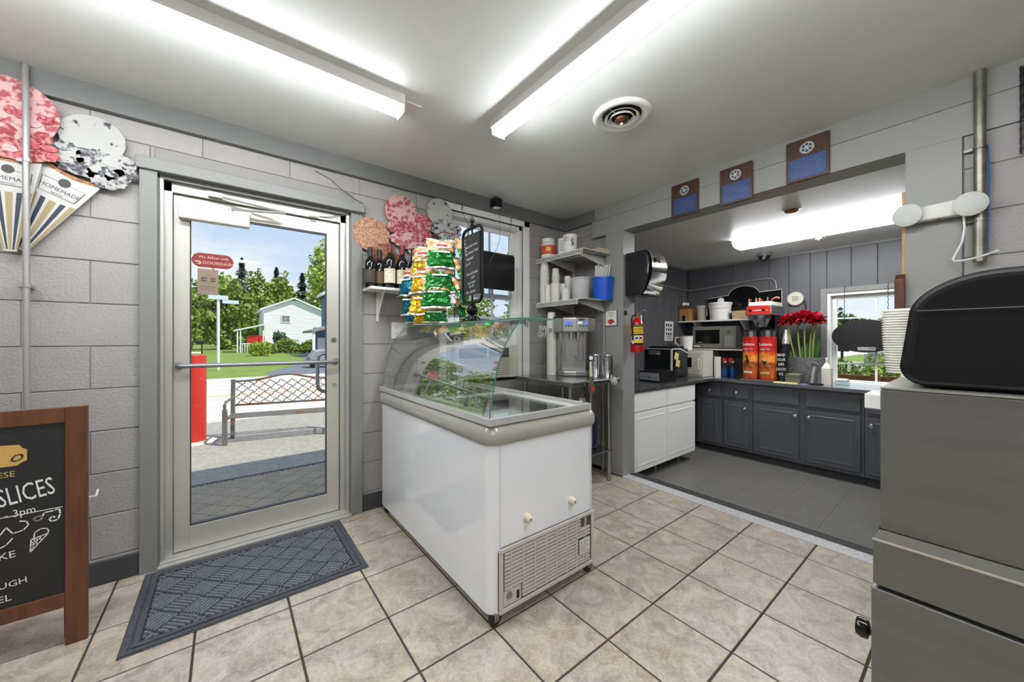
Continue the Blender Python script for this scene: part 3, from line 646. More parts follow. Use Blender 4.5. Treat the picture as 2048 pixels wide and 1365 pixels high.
b = B(); b.cyl(F(0.050,0.066,0.010),F(0.050,0.066,0.017),0.014,n=18); part(CP,'thermostat_dial',b,M('dial grey',(120,118,114),0.4),smooth=True)
b = B(); b.fbox(F,0.092,0.106,0.034,0.068,0.010,0.013); part(CP,'power_switch',b,m_black)
b = B(); b.fbox(F,GW-0.112,GW-0.034,0.075,0.150,0.0135,0.0145); part(GR,'rating_label',b,m_plast)
b = B()
for k in range(8): b.fbox(F,GW-0.106,GW-0.042-(k%3)*0.01,0.082+k*0.008,0.085+k*0.008,0.0145,0.0149)
part(GR,'label_print',b,M('grey print',(140,140,138),0.7),kind='stuff')
for x in (0.900,1.498):
    for y in (1.272,2.56):
        C = thing('caster','black rubber caster under the display freezer','caster',(x,y,0)) if False else None
        b = B(); b.cyl((x,y-0.010,0.030),(x,y+0.010,0.030),0.030,n=20); b2 = part(FZ,'caster_wheel',b,m_rubber,smooth=True,bevel=0.004)
        b = B(); b.box(x-0.012,x+0.012,y-0.017,y-0.013,0.024,0.063); b.box(x-0.012,x+0.012,y+0.013,y+0.017,0.024,0.063); b.box(x-0.018,x+0.018,y-0.018,y+0.018,0.058,0.063); b.cyl((x,y-0.019,0.030),(x,y+0.019,0.030),0.006,n=10); part(b2,'caster_fork',b,m_pipe)
b = B(); b.fbox(XF(X0-0.001),-2.612,-2.592,0.735,0.757,0,0.001); part(FZ,'maker_badge',b,M('badge green',(176,184,150),0.5))
# ---------------------------------------------------------------- chalkboard stand on the glass shelf
m_iron = M('black iron', (30,31,33), 0.35, 0.6); m_slate = M('slate', (38,41,42), 0.55); m_chalk = M('chalk', (222,222,218), 0.9)
SX,SY,SZ = 1.145,1.848,TZ+0.0075
T = thing('chalkboard_stand', 'tall black swivel chalkboard on a ball foot standing on the freezer glass', 'chalkboard', (SX,SY,SZ))
b = B(); b.lathe([(0.085,0),(0.085,0.004),(0.060,0.010),(0.035,0.014),(0.026,0.022),(0.022,0.040),(0.014,0.044)],(SX,SY,SZ),24); FT = part(T,'foot',b,m_iron,smooth=True)
b = B()
for k in range(6):
    t = k*math.pi/3; b.tube([(SX+0.022*math.cos(t),SY+0.022*math.sin(t),SZ+0.034),(SX+0.042*math.cos(t),SY+0.042*math.sin(t),SZ+0.030),(SX+0.062*math.cos(t),SY+0.062*math.sin(t),SZ+0.012)],0.004,6)
part(FT,'foot_leaf',b,m_iron,smooth=True)
b = B(); b.ball((SX,SY,SZ+0.075),0.033,20,12); part(T,'ball',b,m_iron,smooth=True)
b = B(); b.lathe([(0.010,0.104),(0.014,0.110),(0.008,0.118),(0.008,0.135)],(SX,SY,SZ),12); part(T,'neck',b,m_iron,smooth=True)
loop = [(SX,SY+a,SZ+z) for a,z in rrect(-0.108,0.108,0.120,0.560,0.045,6)]
b = B(); b.tube(loop,0.009,8,closed=True); part(T,'frame',b,m_iron,smooth=True)
b = B(); b.box(SX-0.005,SX+0.005,SY-0.088,SY+0.088,0.165+SZ,0.525+SZ); BD = part(T,'board',b,m_slate)
b = B(); b.cyl((SX,SY,SZ+0.13),(SX,SY,SZ+0.166),0.005); part(T,'pivot',b,m_iron); b = B(); b.cyl((SX,SY,SZ+0.524),(SX,SY,SZ+0.575),0.005); part(T,'pivot',b,m_iron)
b = B(); b.lathe([(0.010,0.568),(0.013,0.578),(0.006,0.586),(0.012,0.596),(0.013,0.606),(0.004,0.628),(0.001,0.634)],(SX,SY,SZ),12); part(T,'finial',b,m_iron,smooth=True)
for txt,dy,z,s in (('$3.50 dbl scoop',0.005,0.455,0.020),('add. Sweet Treat',0.0,0.418,0.021),('Toppings:',0.02,0.382,0.022),('cake $1',0.04,0.350,0.020),('Float & Sundae',-0.005,0.292,0.021),('$.50',-0.015,0.266,0.021),('ice cream',0.0,0.238,0.021),('bar $2',0.0,0.215,0.020),('No refunds',0.01,0.183,0.022)):
    text_part(BD,'chalk_writing',txt,FR((SX-0.0052,SY+dy,SZ+z),(0,-1,0.10),(0,0.10,1)),s,m_chalk,depth=0.0004,shear=0.35)
ink(BD,'chalk_scroll',[[(-0.075+0.010*math.cos(q*1.1)+0.0008*q,0.500-0.004*q+0.006*math.sin(q*1.1)) for q in range(26)]],FR((SX-0.0052,SY,SZ),(0,-1,0),(0,0,1)),0.0028,m_chalk,0.0004)
# ---------------------------------------------------------------- hand sanitiser
T = thing('sanitizer_bottle', 'clear pump bottle of hand sanitizer beside the chip bags', 'bottle', (1.150,2.085,SZ))
m_clear = glass('clear plastic', (232,240,239), 0.06); cx,cy = 1.150,2.085
b = B(); b.prism(rrect(cx-0.026,cx+0.026,cy-0.040,cy+0.040,0.018),ZF(0),SZ,SZ+0.095); b.lathe([(0.030,0.095),(0.026,0.112),(0.014,0.124),(0.014,0.132)],(cx,cy,SZ),16); part(T,'bottle',b,m_clear,smooth=40)
b = B(); b.prism(rrect(cx-0.0265,cx+0.0265,cy-0.0405,cy+0.0405,0.018),ZF(0),SZ+0.004,SZ+0.040); part(T,'label',b,M('sanitizer label',(206,216,214),0.5),smooth=40)
b = B(); b.lathe([(0.016,0.132),(0.016,0.152),(0.006,0.156),(0.006,0.176),(0.012,0.178),(0.012,0.190)],(cx,cy,SZ),14); b.tube([(cx,cy,SZ+0.184),(cx-0.015,cy+0.030,SZ+0.184),(cx-0.018,cy+0.038,SZ+0.178)],0.005,8); part(T,'pump',b,m_plast,smooth=True)
# ---------------------------------------------------------------- chip bags on their wire rack
m_foil = {k: M('foil '+k,c,0.24,0.65,bump=(26,0.7,0.012)) for k,c in dict(green=(44,128,58),gold=(232,186,50),blue=(24,112,136),silver=(206,202,192)).items()}
m_bagtop = M('bag print', (224,206,160), 0.4, var=(30,0.4,0.6), col2=(206,120,60)); m_bagw = M('bag white print',(226,226,218),0.35); m_bagr = M('bag red print',(190,44,40),0.4)
def hash_id(t): return sum((i+1)*ord(c) for i,c in enumerate(t))
def chip_bag(name, colr, loc, rotz, tilt, w=0.185, h=0.235, d=0.055, label='', grp='chip bags on the wire rack'):
    T = thing(name, label, 'chip bag', (0,0,0), grp)
    rn = random.Random(hash_id(label)); NI, NJ = 19, 15; jit = [[rn.uniform(-1,1) for _ in range(NJ)] for _ in range(NI)]
    def surf(s):
        G = []
        for i in range(NI):
            v = i/(NI-1); row = []
            for j in range(NJ):
                u = j/(NJ-1); t = math.sin(math.pi*min(max((v-0.06)/0.88,0),1))**0.5 * math.sin(math.pi*u)**0.55 if 0.06 < v < 0.94 else 0.0
                wv = 0.007*math.sin(9*u+3*v+rn_ph)*(1-t); sq = 1-0.11*math.sin(math.pi*v)
                ed = 0.006*math.sin(30*v)*(1 if j in (0,NJ-1) else 0)
                row.append(((u-0.5)*w*sq+ed, s*(d/2*t+0.0008)+wv+jit[i][j]*0.009*t, -v*h+jit[NI-1-i][j]*0.004*t))
            G.append(row)
        return G
    rn_ph = rn.uniform(0,6)
    b = B(); gf = surf(-1); gb = surf(1)
    for gi,g_ in ((0,gf),(1,[r[::-1] for r in gb])):
        for i in range(NI-1):
            b.m = 0 if (i in (0,NI-2) or gi == 1) else (1 if i < 8 else 2)
            b.add(g_[i]+g_[i+1],[(j+NJ,j+NJ+1,j+1,j) for j in range(NJ-1)])
    part(T,'bag',b,[m_foil['silver'],m_bagtop,m_foil[colr]],smooth=24)
    b = B(); n = 18   # printed oval following the front bulge
    pts = []
    for q in range(n):
        t = 2*math.pi*q/n; u = 0.5+0.30*math.cos(t); v = 0.30+0.11*math.sin(t); tt = (math.sin(math.pi*(v-0.06)/0.88)**0.55)*(math.sin(math.pi*u)**0.6); pts.append(((u-0.5)*w*0.92,-(d/2*tt+0.006),-v*h))
    b.add(pts+[(0,-(d/2*0.95+0.007),-0.30*h)],[(q,(q+1)%n,n) for q in range(n)]); part(T,'printed_oval',b,m_bagw)
    b = B(); b.add([(-0.035,-(d/2*0.93+0.0085),-0.27*h),(0.035,-(d/2*0.93+0.0085),-0.27*h),(0.035,-(d/2*0.96+0.0085),-0.33*h),(-0.035,-(d/2*0.96+0.0085),-0.33*h)],[(0,3,2,1)]); part(T,'red_wordmark',b,m_bagr)
    b = B(); b.add([(-0.05,-(d/2+0.006),-0.50*h),(0.05,-(d/2+0.006),-0.50*h),(0.05,-(d/2+0.006),-0.55*h),(-0.05,-(d/2+0.006),-0.55*h)],[(0,3,2,1)]); part(T,'pale_band',b,m_bagw)
    T.location = loc; T.rotation_euler = (R(tilt),0,rotz); return T
cnt = 0
tier = ['bottom','lower middle','upper middle','top']
for k,zt in enumerate((1.468,1.600,1.730,1.862)):
    for colr,(bx,by),sc_,rz in (('blue',(1.030,2.408),0.150,-58),('gold',(1.072,2.312),0.170,-46),('green',(1.116,2.200),0.200,-28)):
        if colr == 'blue' and k == 3: continue
        hh = random.uniform(0.205,0.235) if k else 0.140
        lean = 0.018*(3-k)
        chip_bag('chip_bag', colr, (bx-lean*0.5+random.uniform(-0.008,0.008),by+random.uniform(-0.012,0.012),zt+random.uniform(-0.012,0.014)+(0.012 if colr=='green' else 0)), R(rz+random.uniform(-14,14)), random.uniform(-24,-12) if k else -3, sc_*(1 if k else 0.8), hh, 0.062,
                 '%s foil chip bag on the %s tier of the wire rack'%({'blue':'teal blue','gold':'golden','green':'green'}[colr],tier[k]))
for k,zt in enumerate((1.50,1.63,1.76,1.895)):
    chip_bag('chip_bag','green',(1.215,2.165-0.010*k,zt),R(34+random.uniform(-8,8)),-20,0.15,0.21 if k else 0.15,0.045,'green chip bag turned sideways with its pale back showing, %s tier'%tier[k])
T = thing('wire_rack', 'thin maroon wire rack holding the chip bags', 'rack', (1.17,2.36,SZ))
m_rack = M('maroon wire', (108,42,40), 0.4, 0.3)
b = B()
for y in (2.16,2.46): b.tube([(1.20,y,SZ),(1.20,y,1.93)],0.004,6); b.tube([(1.10,y,SZ+0.004),(1.235,y,SZ+0.004)],0.004,6)
b.tube([(1.20,2.16,SZ+0.004),(1.20,2.46,SZ+0.004)],0.004,6); part(T,'frame',b,m_rack,smooth=True)
for k,z in enumerate((1.47,1.60,1.73,1.87,1.925)):
    b = B(); b.tube([(1.20,2.46,z),(1.10,2.47,z),(1.13,2.20,z+0.01),(1.20,2.16,z)],0.0035,6); part(T,'tier_wire',b,m_rack,smooth=True)
# ---------------------------------------------------------------- wine shelf and bottles
T = thing('wine_shelf', 'white wooden shelf on a bracket to the right of the door', 'shelf', (1.03,2.60,1.55))
b = B(); b.box(0.756,1.315,2.497,2.692,1.560,1.578); part(T,'shelf_board',b,m_white,bevel=0.002)
for x in (0.862,1.22):
    b = B(); b.box(x-0.009,x+0.009,2.685,2.692,1.352,1.560); b.box(x-0.009,x+0.009,2.53,2.692,1.553,1.560); b.add([(x-0.002,2.690,1.36),(x-0.002,2.54,1.556),(x-0.002,2.69,1.556),(x+0.002,2.690,1.36),(x+0.002,2.54,1.556),(x+0.002,2.69,1.556)],[(0,2,1),(3,4,5),(0,1,4,3)]); part(T,'bracket',b,m_white)
m_wine = M('dark bottle glass', (12,16,14), 0.06, coat=0.5); m_lab = {'cream':M('cream label',(226,216,190),0.6),'dark':M('dark label',(62,54,46),0.5),'brown':M('brown label',(92,66,46),0.5)}
m_caps = {'red':M('red capsule',(112,34,32),0.35),'black':M('black capsule',(26,26,28),0.35),'maroon':M('maroon capsule',(66,26,26),0.35)}
m_lt = M('label print',(92,82,70),0.7); m_lg = M('gold label print',(168,142,96),0.5)
def bottle(x,y,lab,cap,label,h=0.30,r=0.037,burg=False,lines=(),z0=1.578):
    T = thing('wine_bottle',label,'wine bottle',(x,y,z0),'wine bottles on the white shelf'); s = h/0.30
    pr = [(r*0.9,0.0),(r,0.006),(r,0.175*s),(r*0.93,0.195*s),(r*0.6,0.215*s),(0.015,0.228*s),(0.0135,0.285*s),(0.0155,0.287*s),(0.0155,h)] if not burg else [(r*0.9,0),(r,0.006),(r,0.13*s),(r*0.9,0.165*s),(r*0.6,0.20*s),(0.016,0.24*s),(0.0135,0.285*s),(0.0155,0.287*s),(0.0155,h)]
    b = B(); b.lathe(pr,(x,y,z0),20); part(T,'glass_body',b,m_wine,smooth=40)
    b = B(); b.lathe([(0.0162,h-0.062),(0.0168,h-0.010),(0.0165,h+0.001)],(x,y,z0),14); part(T,'capsule',b,m_caps[cap],smooth=40)
    if lab:
        z1,z2 = (0.035,0.130) if not burg else (0.02,0.095); a0 = math.atan2(-y,-x); b = B(); G = []
        for k in range(13): t = a0+R(-68+136*k/12); G.append([(x+(r+0.0006)*math.cos(t),y+(r+0.0006)*math.sin(t),z0+z2*s),(x+(r+0.0006)*math.cos(t),y+(r+0.0006)*math.sin(t),z0+z1*s)])
        b.sheet(G); LB = part(T,'label',b,m_lab[lab],smooth=60)
        d = Vector((math.cos(a0),math.sin(a0),0)); u = Vector((0,0,1)).cross(d)
        for txt,zz,sz in lines:
            o = Vector((x,y,z0+zz*s)); key = txt
            text_part(LB,'label_text',txt,(lambda a,b_,c,o=o: Vector((x+(r+0.001)*math.cos(a0+a/r),y+(r+0.001)*math.sin(a0+a/r),o.z+b_))),sz,m_lt if lab == 'cream' else m_lg)
    return T
jl = (('JOEL GOTT',0.117,0.0125),('815',0.100,0.013),('Cabernet Sauvignon',0.078,0.0062),('CALIFORNIA',0.062,0.006),('2017',0.046,0.007))
bottle(0.778,2.585,'dark','black','black capped wine bottle with a dark landscape label at the casing end of the shelf',0.275,0.039,lines=(('-----',0.108,0.014),('---',0.085,0.010)))
bottle(0.845,2.592,'brown','black','black capped wine bottle with a brown banded label',0.268,0.035,lines=(('----',0.10,0.012),('---',0.075,0.010)))
bottle(0.906,2.560,'cream','red','red capped wine bottle with a tall cream label next to the brown labelled bottle',0.315,0.040,lines=jl)
bottle(0.993,2.555,'cream','red','red capped wine bottle with a tall cream label next to the sloping-shouldered bottle',0.312,0.040,lines=jl)
bottle(1.072,2.545,'cream','maroon','sloping-shouldered wine bottle with a low cream label and round sticker',0.305,0.041,burg=True,lines=(('------',0.08,0.010),('----',0.06,0.008)))
bottle(1.155,2.560,None,'maroon','maroon capped wine bottle half hidden by the chip bags',0.295,0.038,burg=True)
bottle(0.950,2.650,None,'black','dark wine bottle in the back row behind the cream labels',0.27,0.036)
bottle(1.035,2.650,None,'maroon','maroon capped bottle in the back row behind the cream labels',0.29,0.036)
bottle(1.205,2.650,None,'maroon','maroon capped bottle in the back row near the chip bags',0.29,0.036)
# ---------------------------------------------------------------- ice-cream cone cut-outs
def blob(cx,cz,rx,rz,n,j,seed,lob=0):
    rn = random.Random(seed); P = []
    for k in range(n):
        t = 2*math.pi*k/n; q = 1+rn.uniform(-j,j)+(lob*abs(math.sin(t*5.5)) if lob else 0); P.append((cx+rx*q*math.cos(t),cz+rz*q*math.sin(t)))
    return P
m_sp = M('strawberry print', (196,156,152), 0.55, var=(34,0.50,0.60), col2=(156,62,70), bump=(60,0.5,0.006), detail=8)
m_sp2 = M('strawberry rough print', (192,130,128), 0.6, var=(52,0.44,0.54), col2=(150,52,60), bump=(90,0.9,0.01), detail=9)
m_cc = M('cookies print', (172,172,166), 0.55, var=(26,0.61,0.66), col2=(50,50,58), bump=(50,0.5,0.006), detail=5)
m_cc2 = M('cookies rough print', (172,172,168), 0.6, var=(44,0.47,0.57), col2=(70,70,80), bump=(80,0.9,0.01), detail=9)
m_ch = M('chocolate print', (196,150,122), 0.6, var=(70,0.40,0.62), col2=(146,100,76), bump=(140,0.6,0.006), detail=6)
m_ch2 = M('chocolate rough print', (160,108,78), 0.6, var=(30,0.44,0.60), col2=(108,68,48), bump=(80,0.8,0.008), detail=8)
m_waf = M('wafer print', (178,124,70), 0.6, var=(60,0.4,0.6), col2=(128,82,44)); m_wrap = M('cone wrapper white', (186,185,180), 0.5); m_navy = M('wrapper navy', (38,44,58), 0.5); m_tan = M('wrapper tan', (150,134,96), 0.5); m_disc = M('wrapper emblem', (48,46,44), 0.5)
DARK = {'strawberry print':M('strawberry deep print',(150,44,54),0.6,var=(50,0.4,0.6),col2=(196,96,100)),'cookies print':M('cookie crumb print',(58,58,66),0.6,var=(60,0.45,0.6),col2=(120,120,126)),'chocolate print':M('chocolate deep print',(112,72,52),0.6)}
def cone_cutout(label, scoop, skirts, y, mats, rimL=None, rimR=None, tip=None, seed=1, textsz=0.03, name='cone_cutout'):
    xs = scoop[0]; T = thing(name,label,'cut-out',(xs,y,scoop[1]-0.4),'ice cream cone cut-outs on the front wall'); F = YF(y)
    if rimL:
        a, c, t = Vector(rimL), Vector(rimR), Vector(tip); ax = (c-a).normalized(); md = (a+c)/2
        nrm = Vector((ax.y,-ax.x)); sag = (c-a).length*0.10
        rim = [a+(c-a)*k/10+nrm*(sag*math.sin(math.pi*k/10)) for k in range(11)]
        tl, tr = t-ax*0.018, t+ax*0.018
        b = B(); b.prism([(p.x,p.y) for p in rim[::-1]]+[tuple(tl),tuple(tr)],F,0.0,0.004) if False else b.prism([tuple(tl),tuple(tr)]+[(p.x,p.y) for p in rim[::-1]],F,0,0.004); WR_ = part(T,'cone_wrapper',b,m_wrap)
        # wafer edge
        b = B(); up = [p - nrm*0.016 for p in rim]; b.prism([(p.x,p.y) for p in rim]+[(p.x,p.y) for p in up[::-1]],F,0.0042,0.0052); part(WR_,'wafer_edge',b,m_waf)
        G = lambda s,q: (rim[0]+(rim[-1]-rim[0])*s+nrm*(sag*math.sin(math.pi*s)))*(1-q)+(tl+(tr-tl)*s)*q
        for k,(s0,s1) in enumerate(((0.02,0.14),(0.22,0.34),(0.42,0.58),(0.66,0.78),(0.86,0.98))):
            b = B(); pts = [G(s0,0.34),G(s1,0.34),G(s1,0.98),G(s0,0.98)]; b.prism([(p.x,p.y) for p in pts[::-1]],F,0.004,0.005); part(WR_,'stripe',b,m_tan if k%2==0 and k!=2 else (m_navy if k != 2 else m_tan))
        pl = [G(0.10,0.125),G(0.90,0.125),G(0.885,0.290),G(0.115,0.290)]; cen = sum(pl,Vector((0,0)))/4
        b = B(); b.prism([(p.x,p.y) for p in pl[::-1]],F,0.004,0.0052); part(WR_,'label_frame',b,m_navy); b = B(); b.prism([((cen+(p-cen)*0.965).x,(cen+(p-cen)*Vector((1,1)).x*0.94).y) for p in pl[::-1]],F,0.0052,0.0058); part(WR_,'label_panel',b,m_wrap)
        b = B(); dc = G(0.5,0.085); b.prism(ell(dc.x,dc.y,(c-a).length*0.095,(c-a).length*0.10),F,0.0058,0.0066); part(WR_,'round_emblem',b,m_disc)
        u3 = Vector((ax.x,0,ax.y)); v3 = Vector((-nrm.x,0,-nrm.y)); text_part(WR_,'lettering','HOMEMADE',FR(F(cen.x+nrm.x*0.004,cen.y+nrm.y*0.004,0.0062),u3,v3),textsz*0.82,m_navy)
        text_part(WR_,'lettering','BRAND',FR(F(cen.x+nrm.x*textsz*0.85,cen.y+nrm.y*textsz*0.85,0.0062),u3,v3),textsz*0.4,m_navy)
    b = B(); b.prism(blob(scoop[0],scoop[1],scoop[2],scoop[3],40,0.012,seed),F,0.006,0.010); part(T,'scoop',b,mats[0])
    rn = random.Random(seed*13); tn = (mats[0],mats[1],mats[1],dk) if (dk:=DARK.get(mats[0].name)) else (mats[0],mats[1])
    for sk in skirts:
        for q in range(11):
            t = rn.uniform(0,6.28); rr = math.sqrt(rn.random()); px_,pz_ = sk[0]+sk[2]*0.98*rr*math.cos(t), sk[1]+sk[3]*0.98*rr*math.sin(t); cr_ = rn.uniform(0.014,0.032); c0_ = 0.0155+0.0004*q
            b = B(); b.prism(blob(px_,pz_,cr_,cr_*rn.uniform(0.6,0.95),14,0.16,rn.randint(0,9999)),F,c0_-0.003,c0_); part(T,'clump',b,tn[rn.randrange(len(tn))])
    for k,sk in enumerate(skirts):
        b = B(); b.prism(blob(sk[0],sk[1],sk[2],sk[3],46,0.07,seed+k+1,0.06),F,0.011+0.0012*k,0.0135+0.0012*k); part(T,'scoop_skirt',b,mats[1] if k%2==0 else mats[0])
    return T
cone_cutout('pink strawberry ice cream cone cut-out behind the conduit pipe',(-0.762,2.235,0.150,0.148),[(-0.765,2.085,0.150,0.062),(-0.71,2.185,0.085,0.062),(-0.83,2.14,0.09,0.06)],2.650,(m_sp,m_sp2),(-0.858,2.03),(-0.668,2.025),(-0.757,1.612),3,0.030)
cone_cutout('tilted black and white cookie ice cream cone cut-out next to the door casing',(-0.515,2.205,0.112,0.106),[(-0.520,2.075,0.120,0.070),(-0.425,2.085,0.058,0.062),(-0.46,2.02,0.07,0.05),(-0.60,2.10,0.05,0.045)],2.672,(m_cc,m_cc2),(-0.678,2.052),(-0.490,1.965),(-0.735,1.625),11,0.030)
cone_cutout('brown chocolate ice cream scoop cut-out above the wine bottles',(0.815,1.968,0.130,0.120),[(0.900,1.83,0.095,0.080),(0.86,1.74,0.10,0.09),(0.98,1.77,0.09,0.08)],2.676,(m_ch,m_ch2),seed=21)
cone_cutout('pink strawberry ice cream cone cut-out between the brown and the cookie ones',(1.028,2.170,0.122,0.124),[(1.085,2.045,0.165,0.062),(1.10,1.965,0.155,0.062),(1.20,2.12,0.068,0.060)],2.662,(m_sp,m_sp2),(1.075,1.905),(1.262,1.985),(1.32,1.54),31,0.030)
cone_cutout('black and white cookie ice cream cone cut-out in front of the window edge',(1.338,2.232,0.110,0.108),[(1.385,2.105,0.125,0.070),(1.46,2.10,0.058,0.06),(1.42,2.03,0.07,0.05)],2.650,(m_cc,m_cc2),(1.29,2.000),(1.45,2.02),(1.36,1.60),41,0.026)
# ---------------------------------------------------------------- A-frame chalkboard
T = thing('a_frame_sign', 'brown wooden A-frame chalkboard sign standing by the block wall', 'sign', (-0.78,2.30,0.0))
AX0,AX1,AY = -1.10,-0.447,2.236
FP = lambda y0,y1,x0,x1,z0,z1: B().box(x0,x1,y0,y1,z0,z1)
for x0,x1 in ((AX1-0.060,AX1),(AX0,AX0+0.060)): part(T,'post',FP(AY,AY+0.020,x0,x1,0,0.950),m_wood,bevel=0.002)
part(T,'top_rail',FP(AY,AY+0.020,AX0+0.060,AX1-0.060,0.890,0.950),m_wood,bevel=0.002); part(T,'bottom_rail',FP(AY,AY+0.020,AX0+0.060,AX1-0.060,0.155,0.212),m_wood,bevel=0.002)
PN = part(T,'board',FP(AY+0.006,AY+0.012,AX0+0.060,AX1-0.060,0.212,0.890),M('blackboard',(30,30,31),0.6))
for x0,x1 in ((AX1-0.075,AX1-0.036),(AX0+0.036,AX0+0.075)):
    b = B(); b.add([(x0,AY+0.025,0.90),(x1,AY+0.025,0.90),(x1,AY+0.045,0.90),(x0,AY+0.045,0.90),(x0,AY+0.06,0.0),(x1,AY+0.06,0.0),(x1,AY+0.08,0.0),(x0,AY+0.08,0.0)],[(0,1,2,3),(4,7,6,5),(0,4,5,1),(1,5,6,2),(2,6,7,3),(3,7,4,0)]); part(T,'rear_leg',b,m_wood)
b = B(); b.tube([(AX1+0.002,AY+0.026,0.57),(AX1+0.006,AY+0.09,0.55),(AX1+0.004,AY+0.13,0.565)],0.004,6); part(T,'hinge_cord',b,m_plast)
F0 = lambda x,z: FR((x,AY+0.0055,z),(1,0,0.0),(0,0,1))
m_gold = M('gold badge', (196,160,88), 0.5)
b = B(); b.prism([(-0.90,0.748),(-0.625,0.742),(-0.615,0.752),(-0.602,0.758),(-0.602,0.800),(-0.612,0.806),(-0.620,0.820),(-0.70,0.826),(-0.76,0.84),(-0.82,0.826),(-0.90,0.82)],YF(AY+0.0055),0,0.0008); part(PN,'gold_badge',b,m_gold)
text_part(PN,'badge_script','o',F0(-0.613,0.776),0.062,M('badge script',(40,36,30),0.6),'RIGHT',0.0012,shear=0.4)
text_part(PN,'badge_caption','HEESE',F0(-0.629,0.712),0.030,m_gold,'RIGHT')
text_part(PN,'chalk_letters','SLICES',FR((-0.534,AY+0.0055,0.644),(1,0,0.16),(-0.16,0,1)),0.098,m_chalk,'RIGHT',xs=0.50)
text_part(PN,'chalk_letters','1am - 3pm',FR((-0.580,AY+0.0055,0.566),(1,0,0.10),(-0.10,0,1)),0.040,m_chalk,'RIGHT',xs=0.8)
text_part(PN,'chalk_letters','CAKE',FR((-0.628,AY+0.0055,0.410),(1,0,0.06),(-0.06,0,1)),0.036,m_chalk,'RIGHT')
text_part(PN,'chalk_letters','DOUGH',FR((-0.600,AY+0.0055,0.302),(1,0,0.08),(-0.08,0,1)),0.032,m_chalk,'RIGHT')
text_part(PN,'chalk_letters','EL',FR((-0.638,AY+0.0055,0.250),(1,0,0.06),(-0.06,0,1)),0.034,m_chalk,'RIGHT')
Fk = YF(AY+0.0055)
ink(PN,'chalk_rule',[[(-1.0,0.548),(-0.515,0.556)]],Fk,0.003,m_chalk)
ink(PN,'chalk_script',[[(-0.80,0.49),(-0.78,0.52),(-0.765,0.49),(-0.75,0.52),(-0.735,0.49),(-0.72,0.515),(-0.70,0.49),(-0.68,0.515),(-0.665,0.49),(-0.65,0.515),(-0.635,0.488),(-0.61,0.494),(-0.598,0.51),(-0.603,0.525),(-0.618,0.53)],[(-0.72,0.43),(-0.68,0.435),(-0.65,0.45),(-0.636,0.47)]],Fk,0.004,m_chalk)
ink(PN,'chalk_scroll',[[(-0.575+0.010*math.cos(q*0.5),0.527+0.008*math.sin(q*0.5)) for q in range(12)]+[(-0.56,0.545),(-0.535,0.547),(-0.522,0.552),(-0.520,0.53),(-0.525,0.51),(-0.54,0.505),(-0.548,0.515),(-0.54,0.525),(-0.533,0.52)]],Fk,0.005,m_chalk)
ink(PN,'chalk_cone',[[(-0.592,0.452),(-0.550,0.462),(-0.594,0.403),(-0.592,0.452)],[(-0.585,0.458),(-0.583,0.475),(-0.568,0.486),(-0.553,0.482),(-0.548,0.470),(-0.552,0.463)],[(-0.590,0.440),(-0.573,0.430)],[(-0.591,0.425),(-0.582,0.417)],[(-0.580,0.454),(-0.592,0.415)],[(-0.566,0.458),(-0.592,0.42)],[(-0.590,0.45),(-0.562,0.445)]],Fk,0.0035,m_chalk)
# ---------------------------------------------------------------- conduit on the left, cable, outlet, lamp cube, hung sign
m_cond = M('painted conduit', (150,146,143), 0.35, 0.2)
T = thing('conduit_pipe','grey painted conduit pipe from the ceiling beam down beside the cone cut-outs','pipe',(-0.70,2.62,0.0))
b = B(); b.tube([(-0.715,2.648,2.46),(-0.712,2.63,2.40),(-0.705,2.615,2.30),(-0.702,2.615,0.4),(-0.702,2.615,0.0)],0.011,12); part(T,'pipe',b,m_cond,smooth=True)
for z in (1.46,2.02):
    b = B(); b.cyl((-0.702,2.615,z-0.008),(-0.702,2.615,z+0.008),0.0135); b.box(-0.735,-0.700,2.626,2.692,z-0.007,z+0.007); part(T,'clamp',b,m_cond)
b = B(); b.tube([(0.46,2.691,2.33),(0.55,2.690,2.30),(0.62,2.69,2.25),(0.70,2.69,2.205),(0.755,2.688,2.185),(0.768,2.675,2.15),(0.770,2.668,2.10),(0.745,2.662,2.095),(0.66,2.66,2.100),(0.64,2.70,2.08),(0.56,2.72,2.055),(0.49,2.735,2.045)],0.003,6)
single('sensor_cable',b,m_cord,'thin grey cable looping around the end of the door header','cable',smooth=True)
T = thing('outlet_plate','white double outlet plate under the wine shelf','outlet',(1.026,2.688,1.226))
F = YF(2.691,1.226,1.026); b = B(); b.prism(rrect(-0.062,0.062,0,0.122,0.006),F,0,0.006); part(T,'plate',b,m_plast)
for a in (-0.026,0.026):
    for z in (0.040,0.082):
        b = B(); b.prism(ell(a,z,0.014,0.016,16),F,0.006,0.0075); S_ = part(T,'socket',b,m_plast); b = B(); b.fbox(F,a-0.006,a-0.004,z-0.002,z+0.007,0.0075,0.008); b.fbox(F,a+0.004,a+0.006,z-0.002,z+0.007,0.0075,0.008); b.fbox(F,a-0.002,a+0.002,z-0.010,z-0.006,0.0075,0.008); part(S_,'slot',b,m_black,kind='stuff')
T = thing('lamp_cube','small black cube lamp with a white lens under the beam above the window','lamp',(1.86,2.60,2.36))
b = B(); b.box(1.825,1.90,2.570,2.645,2.375,2.450); part(T,'body',b,m_blackg,bevel=0.006); b = B(); b.box(1.835,1.89,2.580,2.635,2.371,2.3755); part(T,'lens',b,M('lamp lens',(236,238,240),0.3))
b = B(); b.box(1.85,1.87,2.64,2.656,2.40,2.43); part(T,'mount',b,m_black)
